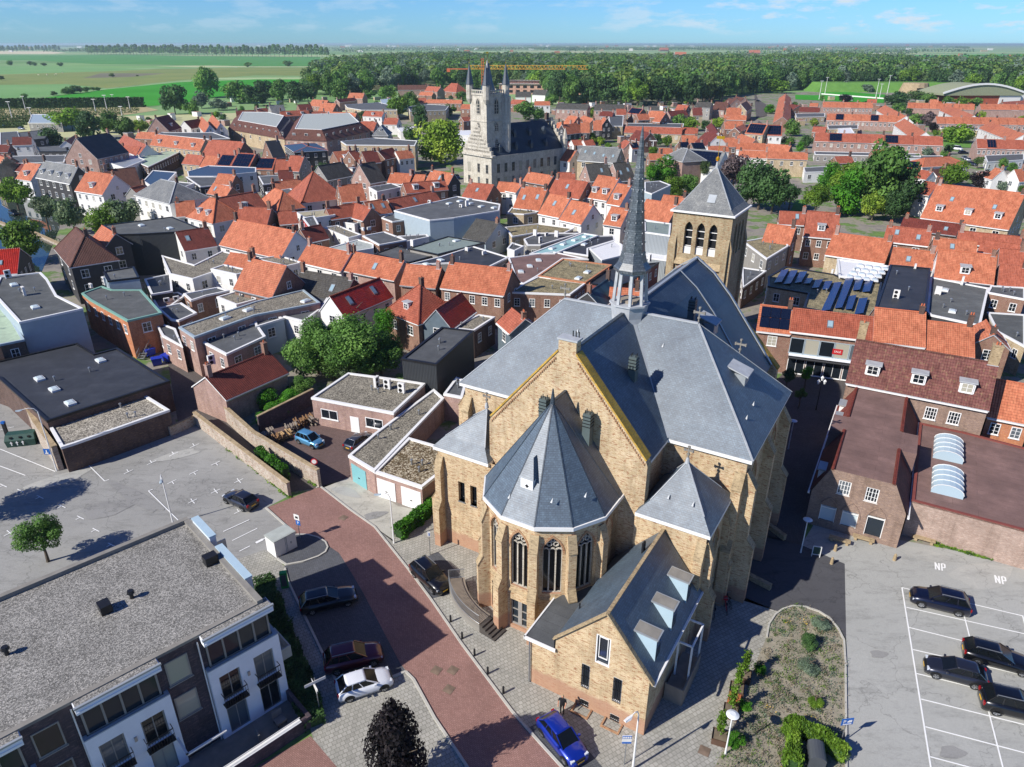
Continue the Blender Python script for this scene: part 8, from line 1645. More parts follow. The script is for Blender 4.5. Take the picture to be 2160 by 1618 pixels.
    m=MB();m.box(h-.06,h+.015,-.26,.26,.38,.49);out['platef']=m.mesh('number_plate','plate');m=MB();m.box(-h-.015,-h+.06,-.26,.26,.55,.66);out['plater']=m.mesh('number_plate','plate')
    m=MB();m.box(h-.12,h+.0,-w_*.42,w_*.42,.5,.66);out['grille']=m.mesh('grille','rubber')
    m=MB();m.box(b1*h-.35,b1*h-.2,w_*.9,w_*1.1,zb+.02,zb+.16);out['mirror']=m.mesh('mirror',color)
    m=MB();m.beam((t0*h+.1,wt*.85,zt+.03),(t1*h-.05,wt*.85,zt+.03),.04,.04);out['rail']=m.mesh('roof_rail','metal')
    out['wx']=(h*.63,-h*.6);out['w']=w_
    return out
def car(x,y,az,kind,color,label):
    M_=shared(('car',kind,color),lambda:car_meshes(kind,color));far=hypot(x,y)>150
    r=thing('parked_car',label,'van' if kind=='van' else 'car',(x,y,.05),az);b_=put('body',M_['body'],r);put('windows',M_['glass'],r);put('roof',M_['roof'],r)
    if far:
        for wx_ in M_['wx']:
            for s_ in(-1,1):put('wheel',M_['tyre'],r,(wx_,s_*(M_['w']-.12),M_['r']))
        return r
    put('pillars',M_['pillar'],r)
    for wx_ in M_['wx']:
        for s_ in(-1,1):
            wl=put('wheel',M_['tyre'],r,(wx_,s_*(M_['w']-.1),M_['r']));put('rim',M_['rim'],wl);put('rim_openings',M_['hole'],wl);put('wheel_arch',M_['arch'],r,(wx_,s_*(M_['w']-.055),M_['r']))
    for nm in('headlight','tail_light','mirror'):
        for s_ in(-1,1):o=put(nm,M_[nm],r);o.scale=(1,s_,1)
    put('number_plate',M_['platef'],r);put('number_plate',M_['plater'],r);put('grille',M_['grille'],r)
    if kind in('wagon','suv'):
        for s_ in(-1,1):o=put('roof_rail',M_['rail'],r);o.scale=(1,s_,1)
    return r
for c_ in CARS:car(*c_)
# ------------------------------------------------------------------ trees
def crown_mesh(seed,n,leafs,mat,shape='round',clumps=16,spread=1.0):
    R_=random.Random(seed);m=MB();cl=[]
    for i in range(clumps):
        while True:
            x,y,z=(R_.uniform(-1,1)for _ in range(3));d_=x*x+y*y+z*z
            if .18<d_<1:break
        k=.74
        if shape=='cone':zz=z;f=(1-zz)/2*.95+.12;x*=f;y*=f;r_=.22+.2*f
        elif shape=='spirey':f=(1-z)/2*.8+.2;x*=f;y*=f;r_=.2+.16*f
        elif shape=='tall':x*=.8;y*=.8;r_=R_.uniform(.28,.42)
        else:r_=R_.uniform(.2,.42);z=z*.85+.05
        cl.append((x*k,y*k,z*k if shape=='round' else z*.8,r_))
    cl.append((0,0,0,.5 if shape=='round' else .34))
    if shape=='spirey':cl+=[(0,0,.82,.13),(.05,0,.66,.17),(-.02,.04,.5,.22),(0,0,.3,.3),(0,0,-.35,.4)]
    W_=[c[3]**2 for c in cl]
    for i in range(n):
        c=R_.choices(cl,W_)[0];u_=R_.uniform(-1,1);t=R_.uniform(0,2*pi);s_=math.sqrt(1-u_*u_);rr=c[3]*R_.uniform(.72,1.06)*(1+.18*R_.random()**3)
        dx,dy,dz=s_*cos(t),s_*sin(t),u_;p=Vector((c[0]+dx*rr,c[1]+dy*rr,c[2]+dz*rr*.85))
        nrm=(Vector((dx,dy,dz+.35))+Vector([R_.gauss(0,.55)for _ in range(3)])).normalized();a_=nrm.orthogonal().normalized();b_=nrm.cross(a_);th=R_.uniform(0,pi);a_,b_=a_*cos(th)+b_*sin(th),b_*cos(th)-a_*sin(th);l=leafs*R_.uniform(.6,1.25)
        m.v+=[tuple(p-a_*l),tuple(p+b_*l*.55),tuple(p+a_*l),tuple(p-b_*l*.55)];k=len(m.v);m.f.append((k-4,k-3,k-2,k-1));m.m.append(0)
    # a dark woody core so that gaps show depth instead of light
    me=bpy.data.meshes.new('crown');me.from_pydata(m.v,[],m.f);me.materials.append(MT[mat]);return me
def trunk_mesh(h):
    m=MB();m.tube([(0,0,0),(.05,0,h*.35),(0,.05,h*.7),(0,0,h)],[.035*h+.06,.028*h+.04,.022*h+.03,.015*h+.02],7)
    R_=random.Random(int(h*10))
    for i in range(6):t=i*1.05+R_.random();z=h*(.55+.07*i);l=h*.4;m.tube([(0,0,z),(cos(t)*l*.5,sin(t)*l*.5,z+l*.35),(cos(t)*l,sin(t)*l,z+l*.8)],[.014*h+.02,.009*h+.015,.01],5)
    return m.mesh('trunk','trunk')
KM={'q':'leafp','g':'leafg','d':'leafd','l':'leafl','y':'leafy','p':'leafp','s':'leafs','w':'leafw','b':'leafb','v':'leafv','o':'leafo','c':'leafd'}
def tree(x,y,R,hc,kind,label,group=None,var=0,name='tree'):
    d_=hypot(x,y);lv=0 if d_<130 else(1 if d_<320 else 2);cnt=(9000,4200,2000)[lv];lsz=(.045,.07,.1)[lv]
    if d_<130 and R>3:cnt=16000;lsz=.04
    sh={'c':'cone','v':'tall','q':'spirey'}.get(kind,'round')
    me=shared(('crown',kind,lv,var,cnt),lambda:crown_mesh(var*13+lv+len(kind)*3+ord(kind),cnt,lsz,KM[kind],sh,20+var*5))
    r=thing(name,label,name,(x,y,0),0,group);rnd=random.Random(int(x*7+y*3));zR=R*(1.0 if hc>R*.9 else max(.62,hc/R))*rnd.uniform(.95,1.15)*(1.4 if kind=='q' else 1)
    if hc>=8 and kind in 'gdy' and R<13:zR=max(zR,hc*.95)
    c=put('crown',me,r,(0,0,max(hc,zR*.75)),rnd.uniform(0,6.28));c.scale=(R*1.08,R*1.08,zR*1.08)
    th=max(1.0,max(hc,zR*.75));tm=shared(('trunk',round(th)),lambda:trunk_mesh(max(1,round(th))));put('trunk',tm,r)
    return r
for i,(x,y,R,hc,kind,label)in enumerate(TREES):
    tree(x,y,R,max(hc,.6),kind,label,None,i%3,'bush' if('bush' in label or 'shrub' in label)and 'tree' not in label else 'tree')

# glazed shop front on the red roofed house by the street, wide windows of the courtyard house
o=[q for q in bpy.data.objects if q.get('label','').startswith('red roof above the glazed')][0];L=14.0
rec=[h_ for h_ in HOUSES if h_[9].startswith('red roof above the glazed')][0];hw_=abs(rec[4]);LL=hypot(rec[2]-rec[0],rec[3]-rec[1])
for i in range(5):window(o,(-LL/2+LL*(i+.6)/5.4,-hw_-.03,3.3),0,LL/5.6,2.3,'b',1,1)
for i in range(4):window(o,(-LL/2+LL*(i+.6)/4.3,-hw_-.03,.2),0,LL/4.6,2.3,'w',2,1)
m=MB();m.box(-LL/2+.3,LL/2-.3,-hw_-1.0,-hw_-.02,2.72,2.85);m.build('awning','blackm',o);m=MB();m.box(-LL/2+.3,LL/2-.3,-hw_-.35,-hw_-.02,2.95,3.25);m.build('balcony_edge','render',o)
m=MB();m.box(.6,1.9,-hw_-.1,-hw_-.06,3.9,4.7);b_=m.build('sale_sign','signred',o)
c=bpy.data.curves.new('lettering','FONT');c.body='SALE';c.size=.42;c.align_x=c.align_y='CENTER';c.extrude=.004;t_=bpy.data.objects.new('tmp',c);me=bpy.data.meshes.new_from_object(t_);bpy.data.objects.remove(t_);me.materials.clear();me.materials.append(MT['trim']);t_=put('lettering',me,b_,(1.25,-hw_-.11,4.3));t_.rotation_euler=(pi/2,0,0)
# ------------------------------------------------------------------ street things near the church
def wallthing(label,pts,h,wd,mat='oldw'):
    cx,cy=pts[0];r=thing('garden_wall',label,'wall',(cx,cy,0));m=MB();c=MB()
    for i in range(len(pts)-1):
        p,q=Vector((pts[i][0]-cx,pts[i][1]-cy,h/2)),Vector((pts[i+1][0]-cx,pts[i+1][1]-cy,h/2));m.beam(p,q,wd,h);p.z=q.z=h+.04;c.beam(p,q,wd+.1,.09)
    m.build('wall',mat,r);c.build('coping','copeb',r)
for lab,pts,h,wd in MISC['walls']:wallthing(lab,pts,h,wd,'dark' if 'firewood' in lab else('copeb' if 'edging' in lab else 'oldw'))
def hedge(label,path,wd,h,kind='leafg',n=2600):
    r=thing('hedge',label,'hedge',(path[0][0],path[0][1],0));R_=random.Random(len(label));m=MB();ox,oy=path[0]
    segs=[(Vector(a_),Vector(b_))for a_,b_ in zip(path,path[1:])];tot=sum((b_-a_).length for a_,b_ in segs)
    for a_,b_ in segs:
        t=(b_-a_).normalized();nn=Vector((-t.y,t.x));L=(b_-a_).length
        for i in range(int(n*L/tot)):
            s_=R_.uniform(-.2,L+.2);f=R_.random()
            bump=.12*sin(s_*2.3+1)+.08*sin(s_*5.1)
            if f<.45:y,z=R_.uniform(-wd/2,wd/2),h+bump*.6
            else:y,z=(wd/2+bump)*R_.choice((-1,1)),R_.uniform(.05,h)
            p=Vector((a_.x+t.x*s_+nn.x*y-ox,a_.y+t.y*s_+nn.y*y-oy,z))+Vector([R_.gauss(0,.05)for _ in range(3)])
            nr=Vector([R_.gauss(0,1)for _ in range(3)])+Vector((0,0,.6));nr.normalize();u_=nr.orthogonal().normalized();v_=nr.cross(u_);l=R_.uniform(.07,.14)
            m.v+=[tuple(p-u_*l),tuple(p+v_*l*.6),tuple(p+u_*l),tuple(p-v_*l*.6)];k=len(m.v);m.f.append((k-4,k-3,k-2,k-1));m.m.append(0)
    me=bpy.data.meshes.new('foliage');me.from_pydata(m.v,[],m.f);me.materials.append(MT[kind]);put('foliage',me,r)
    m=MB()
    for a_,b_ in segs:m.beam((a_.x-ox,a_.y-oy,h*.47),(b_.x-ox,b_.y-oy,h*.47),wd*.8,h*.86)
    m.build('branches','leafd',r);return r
hedge('clipped dark green hedge between garage apron and church',[(-10.9,55.3),(-7.3,60.9)],1.0,1.35,'leafv',5000)
hedge('yellow green hedge around the waste container at the bed corner',MISC['hedge2'],.75,1.2,'leafl',7000)
hedge('shaded dark hedge along the white apartment block',MISC['hedge3'],1.5,.9,'leafd',9000)
hedge('ivy growing over the alley wall',[tuple(p)for p in MISC['ivy']],.7,1.9,'leafv',2500)
for i,p in enumerate(MISC['weeds']):hedge(['strip of weeds at the foot of the long brick hall wall','weeds growing along the alley side of the garden wall','weeds growing beside the car park wall'][i],[tuple(q)for q in p],.35,.22,'leafl',900)
def lamp(p,kind,h,label,head=None):
    r=thing('street_lamp',label,'street lamp',(p[0],p[1],0));m=MB()
    if kind=='l':
        hx,hy=((head[0]-p[0]),(head[1]-p[1]))if head else(-1,0);l=hypot(hx,hy)or 1;l2=min(l,1.6);hx,hy=hx/l*l2,hy/l*l2
        m.tube([(0,0,0),(0,0,1.2),(0,0,h-.5),(hx*.15,hy*.15,h-.1),(hx*.45,hy*.45,h+.05),(hx*.8,hy*.8,h)],[.09,.07,.05,.04,.035,.03],8);m.build('pole','trim',r)
        b_=MB();az=atan2(hy,hx);b_.loft([[(hx*.8+cos(az)*d_-sin(az)*y,hy*.8+sin(az)*d_+cos(az)*y,h-.05+z)for y,z in((-.07,.05),(.07,.05),(.16*f,-.06*f),(-.16*f,-.06*f))]for d_,f in((0,.4),(.25,1),(.65,.7))]);b_.build('lamp_head','lightb' if 'angled' not in label else 'trim',r)
    elif kind=='d':
        m.tube([(0,0,0),(0,0,.9),(0,0,h)],[.08,.055,.04],8);m.build('pole','trim',r);b_=MB();b_.cyl((0,0),.12,.42,h,h+.1,20);b_.cyl((0,0),.42,.2,h+.1,h+.2,20);b_.build('lamp_disc','lampglass',r)
    else:
        m.tube([(0,0,0),(0,0,.5),(0,0,h)],[.12,.07,.05],8);m.beam((-.4,0,h-.3),(.4,0,h-.3),.04,.04);m.build('pole','blackm',r)
        for x in(-.4,.4,0):b_=MB();b_.cyl((x,0),.1,.2,h-.25+(.5 if x==0 else 0),h+.15+(.5 if x==0 else 0),6);b_.cyl((x,0),.24,.03,h+.15+(.5 if x==0 else 0),h+.4+(.5 if x==0 else 0),6);b_.build('lantern','lampglass',r)
for q in MISC['lamps']:lamp(*q)
def post(p,h,label,cat='sign'):
    r=thing('sign_post',label,cat,(p[0],p[1],0));m=MB();m.tube([(0,0,0),(0,0,h)],.035,8);m.build('pole','metal',r);return r
def board(r,x,z,wd,ht,mats,az=0,y=-.06,name='sign_board'):
    m=MB();m.box(x-wd/2,x+wd/2,y-.015,y+.015,z,z+ht,0,az,(0,0,0));return m.build(name,mats,r)
def textobj(txt,size,mat,parent,loc,rot,name='lettering',ext=.004):
    c=bpy.data.curves.new(name,'FONT');c.body=txt;c.size=size;c.align_x='CENTER';c.align_y='CENTER';c.extrude=ext
    o=bpy.data.objects.new(name,c);me=bpy.data.meshes.new_from_object(o);bpy.data.objects.remove(o);me.materials.clear();me.materials.append(MT[mat])
    o=put(name,me,parent,loc);o.rotation_euler=rot;return o
s_=MISC['signs']
r=post(s_[0][0],3.0,s_[0][1]);r.rotation_euler=(0,0,radians(-25));board(r,0,2.3,.62,.62,'w');b_=board(r,.1,1.75,.5,.5,'signblue',0,-.07);textobj('P',.42,'trim',b_,(.1,-.09,2.0),(pi/2,0,0));m=MB();m.box(-.14,.16,-.1,-.08,2.5,2.72);m.build('pictogram','blackm',r)
r=post(s_[1][0],2.9,s_[1][1]);board(r,0,2.15,.62,.75,'w');board(r,0,2.62,.6,.26,'signblue',0,-.08);board(r,0,2.17,.6,.14,'signblue',0,-.08)
for k in range(4):board(r,-.21+.14*k,2.68,.1,.14,'w',0,-.1,'pictogram')
r=post(s_[2][0],2.8,s_[2][1]);board(r,0,2.2,.28,.55,'w');board(r,.02,2.3,.08,.3,'signblue',0,-.08,'pictogram')
r=post(s_[3][0],3.65,s_[3][1]);board(r,0,3.2,1.5,.24,'w',radians(35));board(r,.0,2.9,1.2,.22,'w',radians(-55));board(r,.0,2.6,.9,.22,'w',radians(-60))
r=post((s_[4][0][0],s_[4][0][1]),2.4,s_[4][1]);r.rotation_euler=(0,0,radians(8));b_=board(r,0,1.95,.85,.6,'signblue');textobj('P',.42,'trim',b_,(-.22,-.09,2.28),(pi/2,0,0));m=MB();m.box(.0,.3,-.1,-.08,2.2,2.3);m.box(.08,.3,-.1,-.08,2.3,2.38);m.box(-.3,.3,-.1,-.08,2.02,2.07);m.build('pictogram','trim',b_)
r=post(s_[5][0],3.0,s_[5][1]);b_=board(r,-.35,2.2,.7,.7,'signblue');m=MB();m.box(-.55,-.2,-.1,-.08,2.3,2.42);m.box(-.42,-.3,-.1,-.08,2.42,2.75);m.build('pictogram','trim',b_)
r=post(s_[6][0],3.3,s_[6][1]);m=MB();m.loft([[(.36*cos(t*pi/10),y,3.1+.36*sin(t*pi/10))for t in range(20)]for y in(-.06,-.04)]);b_=m.build('sign_disc','signred',r);m=MB();m.loft([[(.25*cos(t*pi/10),y,3.1+.25*sin(t*pi/10))for t in range(20)]for y in(-.075,-.06)]);m.build('sign_face','w',b_)
r=thing('ticket_machine',s_[7][1],'machine',(s_[7][0][0],s_[7][0][1],0),.2);m=MB();m.box(-.3,.3,-.2,.2,0,1.7);m.build('case','green2',r);m=MB();m.box(-.22,.22,-.23,-.2,.3,1.5);m.build('panel','darkgreen',r)
# bollards
for i,p in enumerate(MISC['bollards'][:5]):
    r=thing('bollard','dark round bollard in the row along the red road','bollard',(p[0],p[1],0),0,'bollards along the red road');m=MB();m.cyl((0,0),.09,.08,0,.7,10);m.cyl((0,0),.08,.03,.7,.78,10);m.build('post','blackm',r)
for i,p in enumerate(MISC['bollards2']):
    r=thing('bollard',['short stone bollard beside the green sign frame','short stone bollard nearest the parking lot entrance','grey stone bollard in front of the brick hall'][i],'bollard',(p[0],p[1],0));m=MB();m.cyl((0,0),.16,.13,0,.65,8);m.cyl((0,0),.13,.05,.65,.78,8);m.build('post','copeb',r)
# utility box and recycling container
bx=MISC['boxwhite'];r=thing('utility_box','white steel container box on the traffic island','container',(-21.6,53.6,.12),radians(48));m=MB();m.box(-1.1,1.1,-.8,.8,0,1.75);m.build('case','w',r);m=MB();m.box(-1.15,1.15,-.85,.85,1.75,1.83);m.box(-1.05,1.05,-.75,.75,1.83,1.85);m.build('lid','lgrey',r)
m=MB();m.box(.1,.14,-.83,-.8,.1,1.7);m.box(-.02,.0,-.83,-.8,.1,1.7);m.box(.5,.6,-.84,-.8,.8,1.0);m.build('door_seam','metal',r)
ip=MISC['island'];ic=(sum(q[0]for q in ip)/len(ip),sum(q[1]for q in ip)/len(ip));pts=[(q[0]-ic[0],q[1]-ic[1])for q in ip]
if sum(pts[i-1][0]*pts[i][1]-pts[i][0]*pts[i-1][1]for i in range(len(pts)))<0:pts=pts[::-1]
r=thing('traffic_island','raised kerbed island under the white box','island',(ic[0],ic[1],0));m=MB();m.prism(pts,0,.14);m.build('kerb','concrete',r);m=MB();m.prism(inset(pts,.17),.12,.155);m.build('surface','darkpave',r)
r=thing('recycling_container','dark green recycling container with white arrows beside the old wall','container',(-58.2,73.4,0),radians(14));m=MB();m.loft([[(-1.5,-.8,0),(1.5,-.8,0),(1.5,.8,0),(-1.5,.8,0)],[(-1.6,-.9,.9),(1.6,-.9,.9),(1.6,.9,.9),(-1.6,.9,.9)],[(-1.5,-.5,1.5),(1.5,-.5,1.5),(1.5,.5,1.5),(-1.5,.5,1.5)]]);m.build('body','dgreen',r)
m=MB()
for x in(-.9,-.3,.3):m.loft([[(x-.05,y,.3),(x+.05,y,.3),(x+.05,y,.6),(x+.16,y,.6),(x,y,.85),(x-.16,y,.6),(x-.05,y,.6)]for y in(-.95,-.9)])
m.build('arrows','trim',r);m=MB()
for x in(-.9,.1,1):m.cyl((x,-.72),.16,.16,1.15,1.3,10)
m.build('openings','blackm',r)
r=thing('parking_meter','dark parking meter with blue top near the recycling container','parking meter',(MISC['meter'][0],MISC['meter'][1],0));m=MB();m.box(-.18,.18,-.15,.15,0,1.6);m.build('case','blackm',r);m=MB();m.box(-.2,.2,-.17,.17,1.6,1.85);m.build('top','signblue',r)
r=thing('waste_container','dark grey waste container with lid enclosed by the yellow green hedge','container',(MISC['wastebin'][0],MISC['wastebin'][1],0),radians(75));m=MB();m.box(-.7,.7,-.5,.5,.15,1.15);m.build('body','concd2',r);m=MB();m.loft([[(x,.52*cos(t),1.15+.32*sin(t))for t in[k*pi/8 for k in range(9)]]for x in(-.72,.72)],0,True,False);m.build('lid','concd2',r);m=MB();[m.cyl((x,y),.1,.1,0,.18,8)for x in(-.55,.55)for y in(-.4,.4)];m.build('wheels','rubber',r)
# planters, trellis vines, bench
PL=MISC['planters']
for i,p in enumerate(PL):
    r=thing('planter',['rusty steel planter at the far end of the vine row','rusty steel planter at the far end of the wooden bench','rusty steel planter at the near end of the wooden bench','rusty steel planter standing nearest the disc lamp'][i],'planter',(p[0],p[1],0),radians(-21));m=MB();m.prism([(-.5,-.5),(.5,-.5),(.5,.5),(-.5,.5)],0,.55,top=False);m.prism(inset([(-.5,-.5),(.5,-.5),(.5,.5),(-.5,.5)],.04),.3,.56,top=False);m.build('box','corten',r);m=MB();m.box(-.46,.46,-.46,.46,.3,.48);m.build('soil','soil',r)
    v=thing('trellis_vine',['young vine on a pole in the far planter','young vine on a pole in the planter behind the bench','young vine on a pole in the planter before the bench','young vine on a pole in the planter nearest the disc lamp'][i],'plant',(p[0],p[1],.48),i*.7);m=MB();m.tube([(0,0,0),(.03,0,2.3)],.03,6);m.build('pole','timber',v);R_=random.Random(i);m=MB()
    for k in range(420):
        z=R_.uniform(.5,2.3);q_=Vector((R_.gauss(0,.13),R_.gauss(0,.13),z));nr=Vector([R_.gauss(0,1)for _ in range(3)]).normalized();a_=nr.orthogonal().normalized();b_=nr.cross(a_);l=R_.uniform(.05,.1);m.v+=[tuple(q_-a_*l),tuple(q_+b_*l),tuple(q_+a_*l),tuple(q_-b_*l)];n=len(m.v);m.f.append((n-4,n-3,n-2,n-1));m.m.append(0)
    me=bpy.data.meshes.new('leaves');me.from_pydata(m.v,[],m.f);me.materials.append(MT['leafl']);put('leaves',me,v)
a_=(Vector(PL[1])+Vector(PL[2]))/2;az=atan2(PL[1][1]-PL[2][1],PL[1][0]-PL[2][0]);r=thing('bench','slatted reddish wooden bench between two rusty planters','bench',(a_.x,a_.y,0),az);LB_=(Vector(PL[1])-Vector(PL[2])).length/2-.5
m=MB();[m.box(-LB_,LB_,-.42+.17*k,-.28+.17*k,.42,.47)for k in range(5)];m.build('seat','benchw',r);m=MB();[m.box(x-.04,x+.04,-.4,.4,0,.42)for x in(-LB_+.1,LB_-.1)];m.build('leg','corten',r)
for i,p in enumerate(MISC['bench']):
    r=thing('stone_bench',['grey stone bench left under the gallery shop windows','grey stone bench right under the gallery shop windows','grey stone bench against the long brick hall'][i],'bench',(p[0],p[1],0),radians(-29.5));m=MB();m.box(-.95,.95,-.25,.25,.35,.5);m.build('seat','copeb',r);m=MB();m.box(-.8,-.55,-.2,.2,0,.35);m.box(.55,.8,-.2,.2,0,.35);m.build('leg','copeb',r)
r=thing('pavement_sign','white framed green pavement sign at the lane corner','sign',(MISC['signA'][0],MISC['signA'][1],0),radians(-15));m=MB();[m.beam(p,q,.07,.07)for p,q in(((-.35,0,0),(-.35,0,1.2)),((.35,0,0),(.35,0,1.2)),((-.35,0,1.2),(.35,0,1.2)),((-.35,0,.3),(.35,0,.3)))];m.build('frame','trim',r);m=MB();m.box(-.31,.31,-.02,.02,.34,1.16);m.build('panel','dgreen',r)
for i,p in enumerate(MISC['bluebins']):
    r=thing('waste_container',['blue waste container half under the steel fire stair','blue waste container in front of the fire stair, nearest','blue waste container right of the fire stair'][i],'container',(p[0],p[1],0),[.9,.5,-.4][i]);m=MB();m.loft([[(-.6,-.45,.15),(.6,-.45,.15),(.6,.45,.15),(-.6,.45,.15)],[(-.7,-.55,1.1),(.7,-.55,1.1),(.7,.55,1.1),(-.7,.55,1.1)]]);m.build('body','blueplast',r);m=MB();m.box(-.74,.74,-.58,.58,1.1,1.2);m.build('lid','blueplast',r);m=MB();[m.cyl((x,y),.1,.1,0,.16,8)for x in(-.5,.5)for y in(-.4,.4)];m.build('wheels','rubber',r)
# fire stair
fs=MISC['firestair'];r=thing('fire_stair','grey steel fire stair against the brick building with green edged roof','stair',(fs[0][0],fs[0][1],0),atan2(fs[1][1]-fs[0][1],fs[1][0]-fs[0][0]));L=hypot(fs[1][0]-fs[0][0],fs[1][1]-fs[0][1]);m=MB();n=12
for i in range(n):m.box(L*i/n,L*(i+1)/n,-.5,.5,3*i/n+.2,3*i/n+.26)
m.box(L,L+1.5,-.5,.5,3.1,3.16);m.build('treads','metal',r);m=MB()
for y in(-.5,.5):m.beam((0,y,.2),(L,y,3.2),.05,.2);m.beam((0,y,1.1),(L,y,4.1),.05,.05);m.beam((L,y,4.1),(L+1.5,y,4.1),.05,.05)
for i in range(n+1):
    for y in(-.5,.5):m.beam((L*i/n,y,.2+3*i/n),(L*i/n,y,1.1+3*i/n),.025,.025)
m.build('railing','metal',r)
# small bins and door by the transept
r=thing('waste_container','small blue wheeled bin by the white door of the lean-to','container',(MISC['smallbin'][0],MISC['smallbin'][1],0),.4);m=MB();m.loft([[(-.22,-.25,0),(.22,-.25,0),(.22,.25,0),(-.22,.25,0)],[(-.3,-.33,1.0),(.3,-.33,1.0),(.3,.33,1.0),(-.3,.33,1.0)]]);m.build('body','potblue',r);m=MB();m.box(-.32,.32,-.35,.35,1.0,1.07);m.build('lid','potblue',r)
# firewood stacks and pallets
for i,p in enumerate(MISC['pallets']):
    R_=random.Random(i);r=thing('wood_stack',['stack of split firewood nearest the wall corner','stack of split firewood second from the corner','stack of split firewood beside the light blue car','leaning pallets behind the light blue car','upright pallets against the dark wall','orange brown plywood board stack by the brick house','single pallet leaning by the downpipe'][i],'firewood' if i<3 else 'pallets',(p[0],p[1],0),R_.uniform(.4,.7));m=MB()
    for k in range(34):x,z=R_.uniform(-.7,.7),R_.uniform(.1,1.1);m.beam((x,-.5+R_.uniform(-.1,.1),z),(x+R_.uniform(-.1,.1),.5,z+R_.uniform(-.1,.1)),.12,.1)
    m.build('wood',['timber','wood','firew'][i%3]if i!=5 else 'wood',r)
# garage doors as parts of their garages
gf=MISC['garagefront']
def findthing(lab):return[o for o in bpy.data.objects if o.get('label')==lab][0]
for(i,lab,mt)in((0,'long narrow gravel roofed garage with teal door','teald'),(2,'mossy roofed double garage with two white doors','trim'),(4,'mossy roofed double garage with two white doors','trim')):
    p,q=[Vector(v_)for v_ in(gf[i],gf[i+1])];par=findthing(lab);fp=[f for f in FLATS if f[5]==lab][0][0];best=None
    for e0,e1 in zip(fp,fp[1:]+fp[:1]):
        e0,e1=Vector(e0),Vector(e1);t_=(e1-e0).normalized();mid=(p+q)/2;ds=abs((mid-e0).x*t_.y-(mid-e0).y*t_.x);s_t=(mid-e0).dot(t_)
        if 0<s_t<(e1-e0).length and(best is None or ds<best[0]):best=(ds,e0,t_)
    e0,t_=best[1],best[2];s0,s1=(p-e0).dot(t_),(q-e0).dot(t_);s0,s1=min(s0,s1),max(s0,s1);p,q=e0+t_*s0,e0+t_*s1;az=atan2(q[1]-p[1],q[0]-p[0]);L=hypot(q[0]-p[0],q[1]-p[1]);lx,ly=(p[0]+q[0])/2-par.location.x,(p[1]+q[1])/2-par.location.y
    m=MB();m.box(-L/2,L/2,-.06,.25,.03,2.3);o=m.build('garage_door',mt,par,(lx,ly,0),az);m=MB();m.box(-.12,.12,-.1,-.06,.9,1.0);m.build('handle','blackm',o)
def onwall(lab,p,q):
    fp=[f for f in FLATS if f[5]==lab][0][0];par=findthing(lab);best=None;p,q=Vector(p),Vector(q)
    for e0,e1 in zip(fp,fp[1:]+fp[:1]):
        e0,e1=Vector(e0),Vector(e1);t_=(e1-e0).normalized();mid=(p+q)/2;ds=abs((mid-e0).x*t_.y-(mid-e0).y*t_.x);s_t=(mid-e0).dot(t_)
        if 0<s_t<(e1-e0).length and(best is None or ds<best[0]):best=(ds,e0,t_)
    e0,t_=best[1],best[2];s0,s1=sorted(((p-e0).dot(t_),(q-e0).dot(t_)));c=e0+t_*(s0+s1)/2;return par,(c.x-par.location.x,c.y-par.location.y),atan2(t_.y,t_.x),s1-s0
for(p,q,z0,z1,kd)in MISC['courtwin']:
    par,c,az,wd=onwall('flat gravel roofed brick house facing the courtyard',p,q)
    if kd=='w':window(par,(c[0],c[1],z0),az,wd,z1-z0,'w',2,1)
    else:m=MB();m.box(-wd/2,wd/2,-.05,.05,z0,z1);m.build('door','trim',par,(c[0],c[1],0),az)
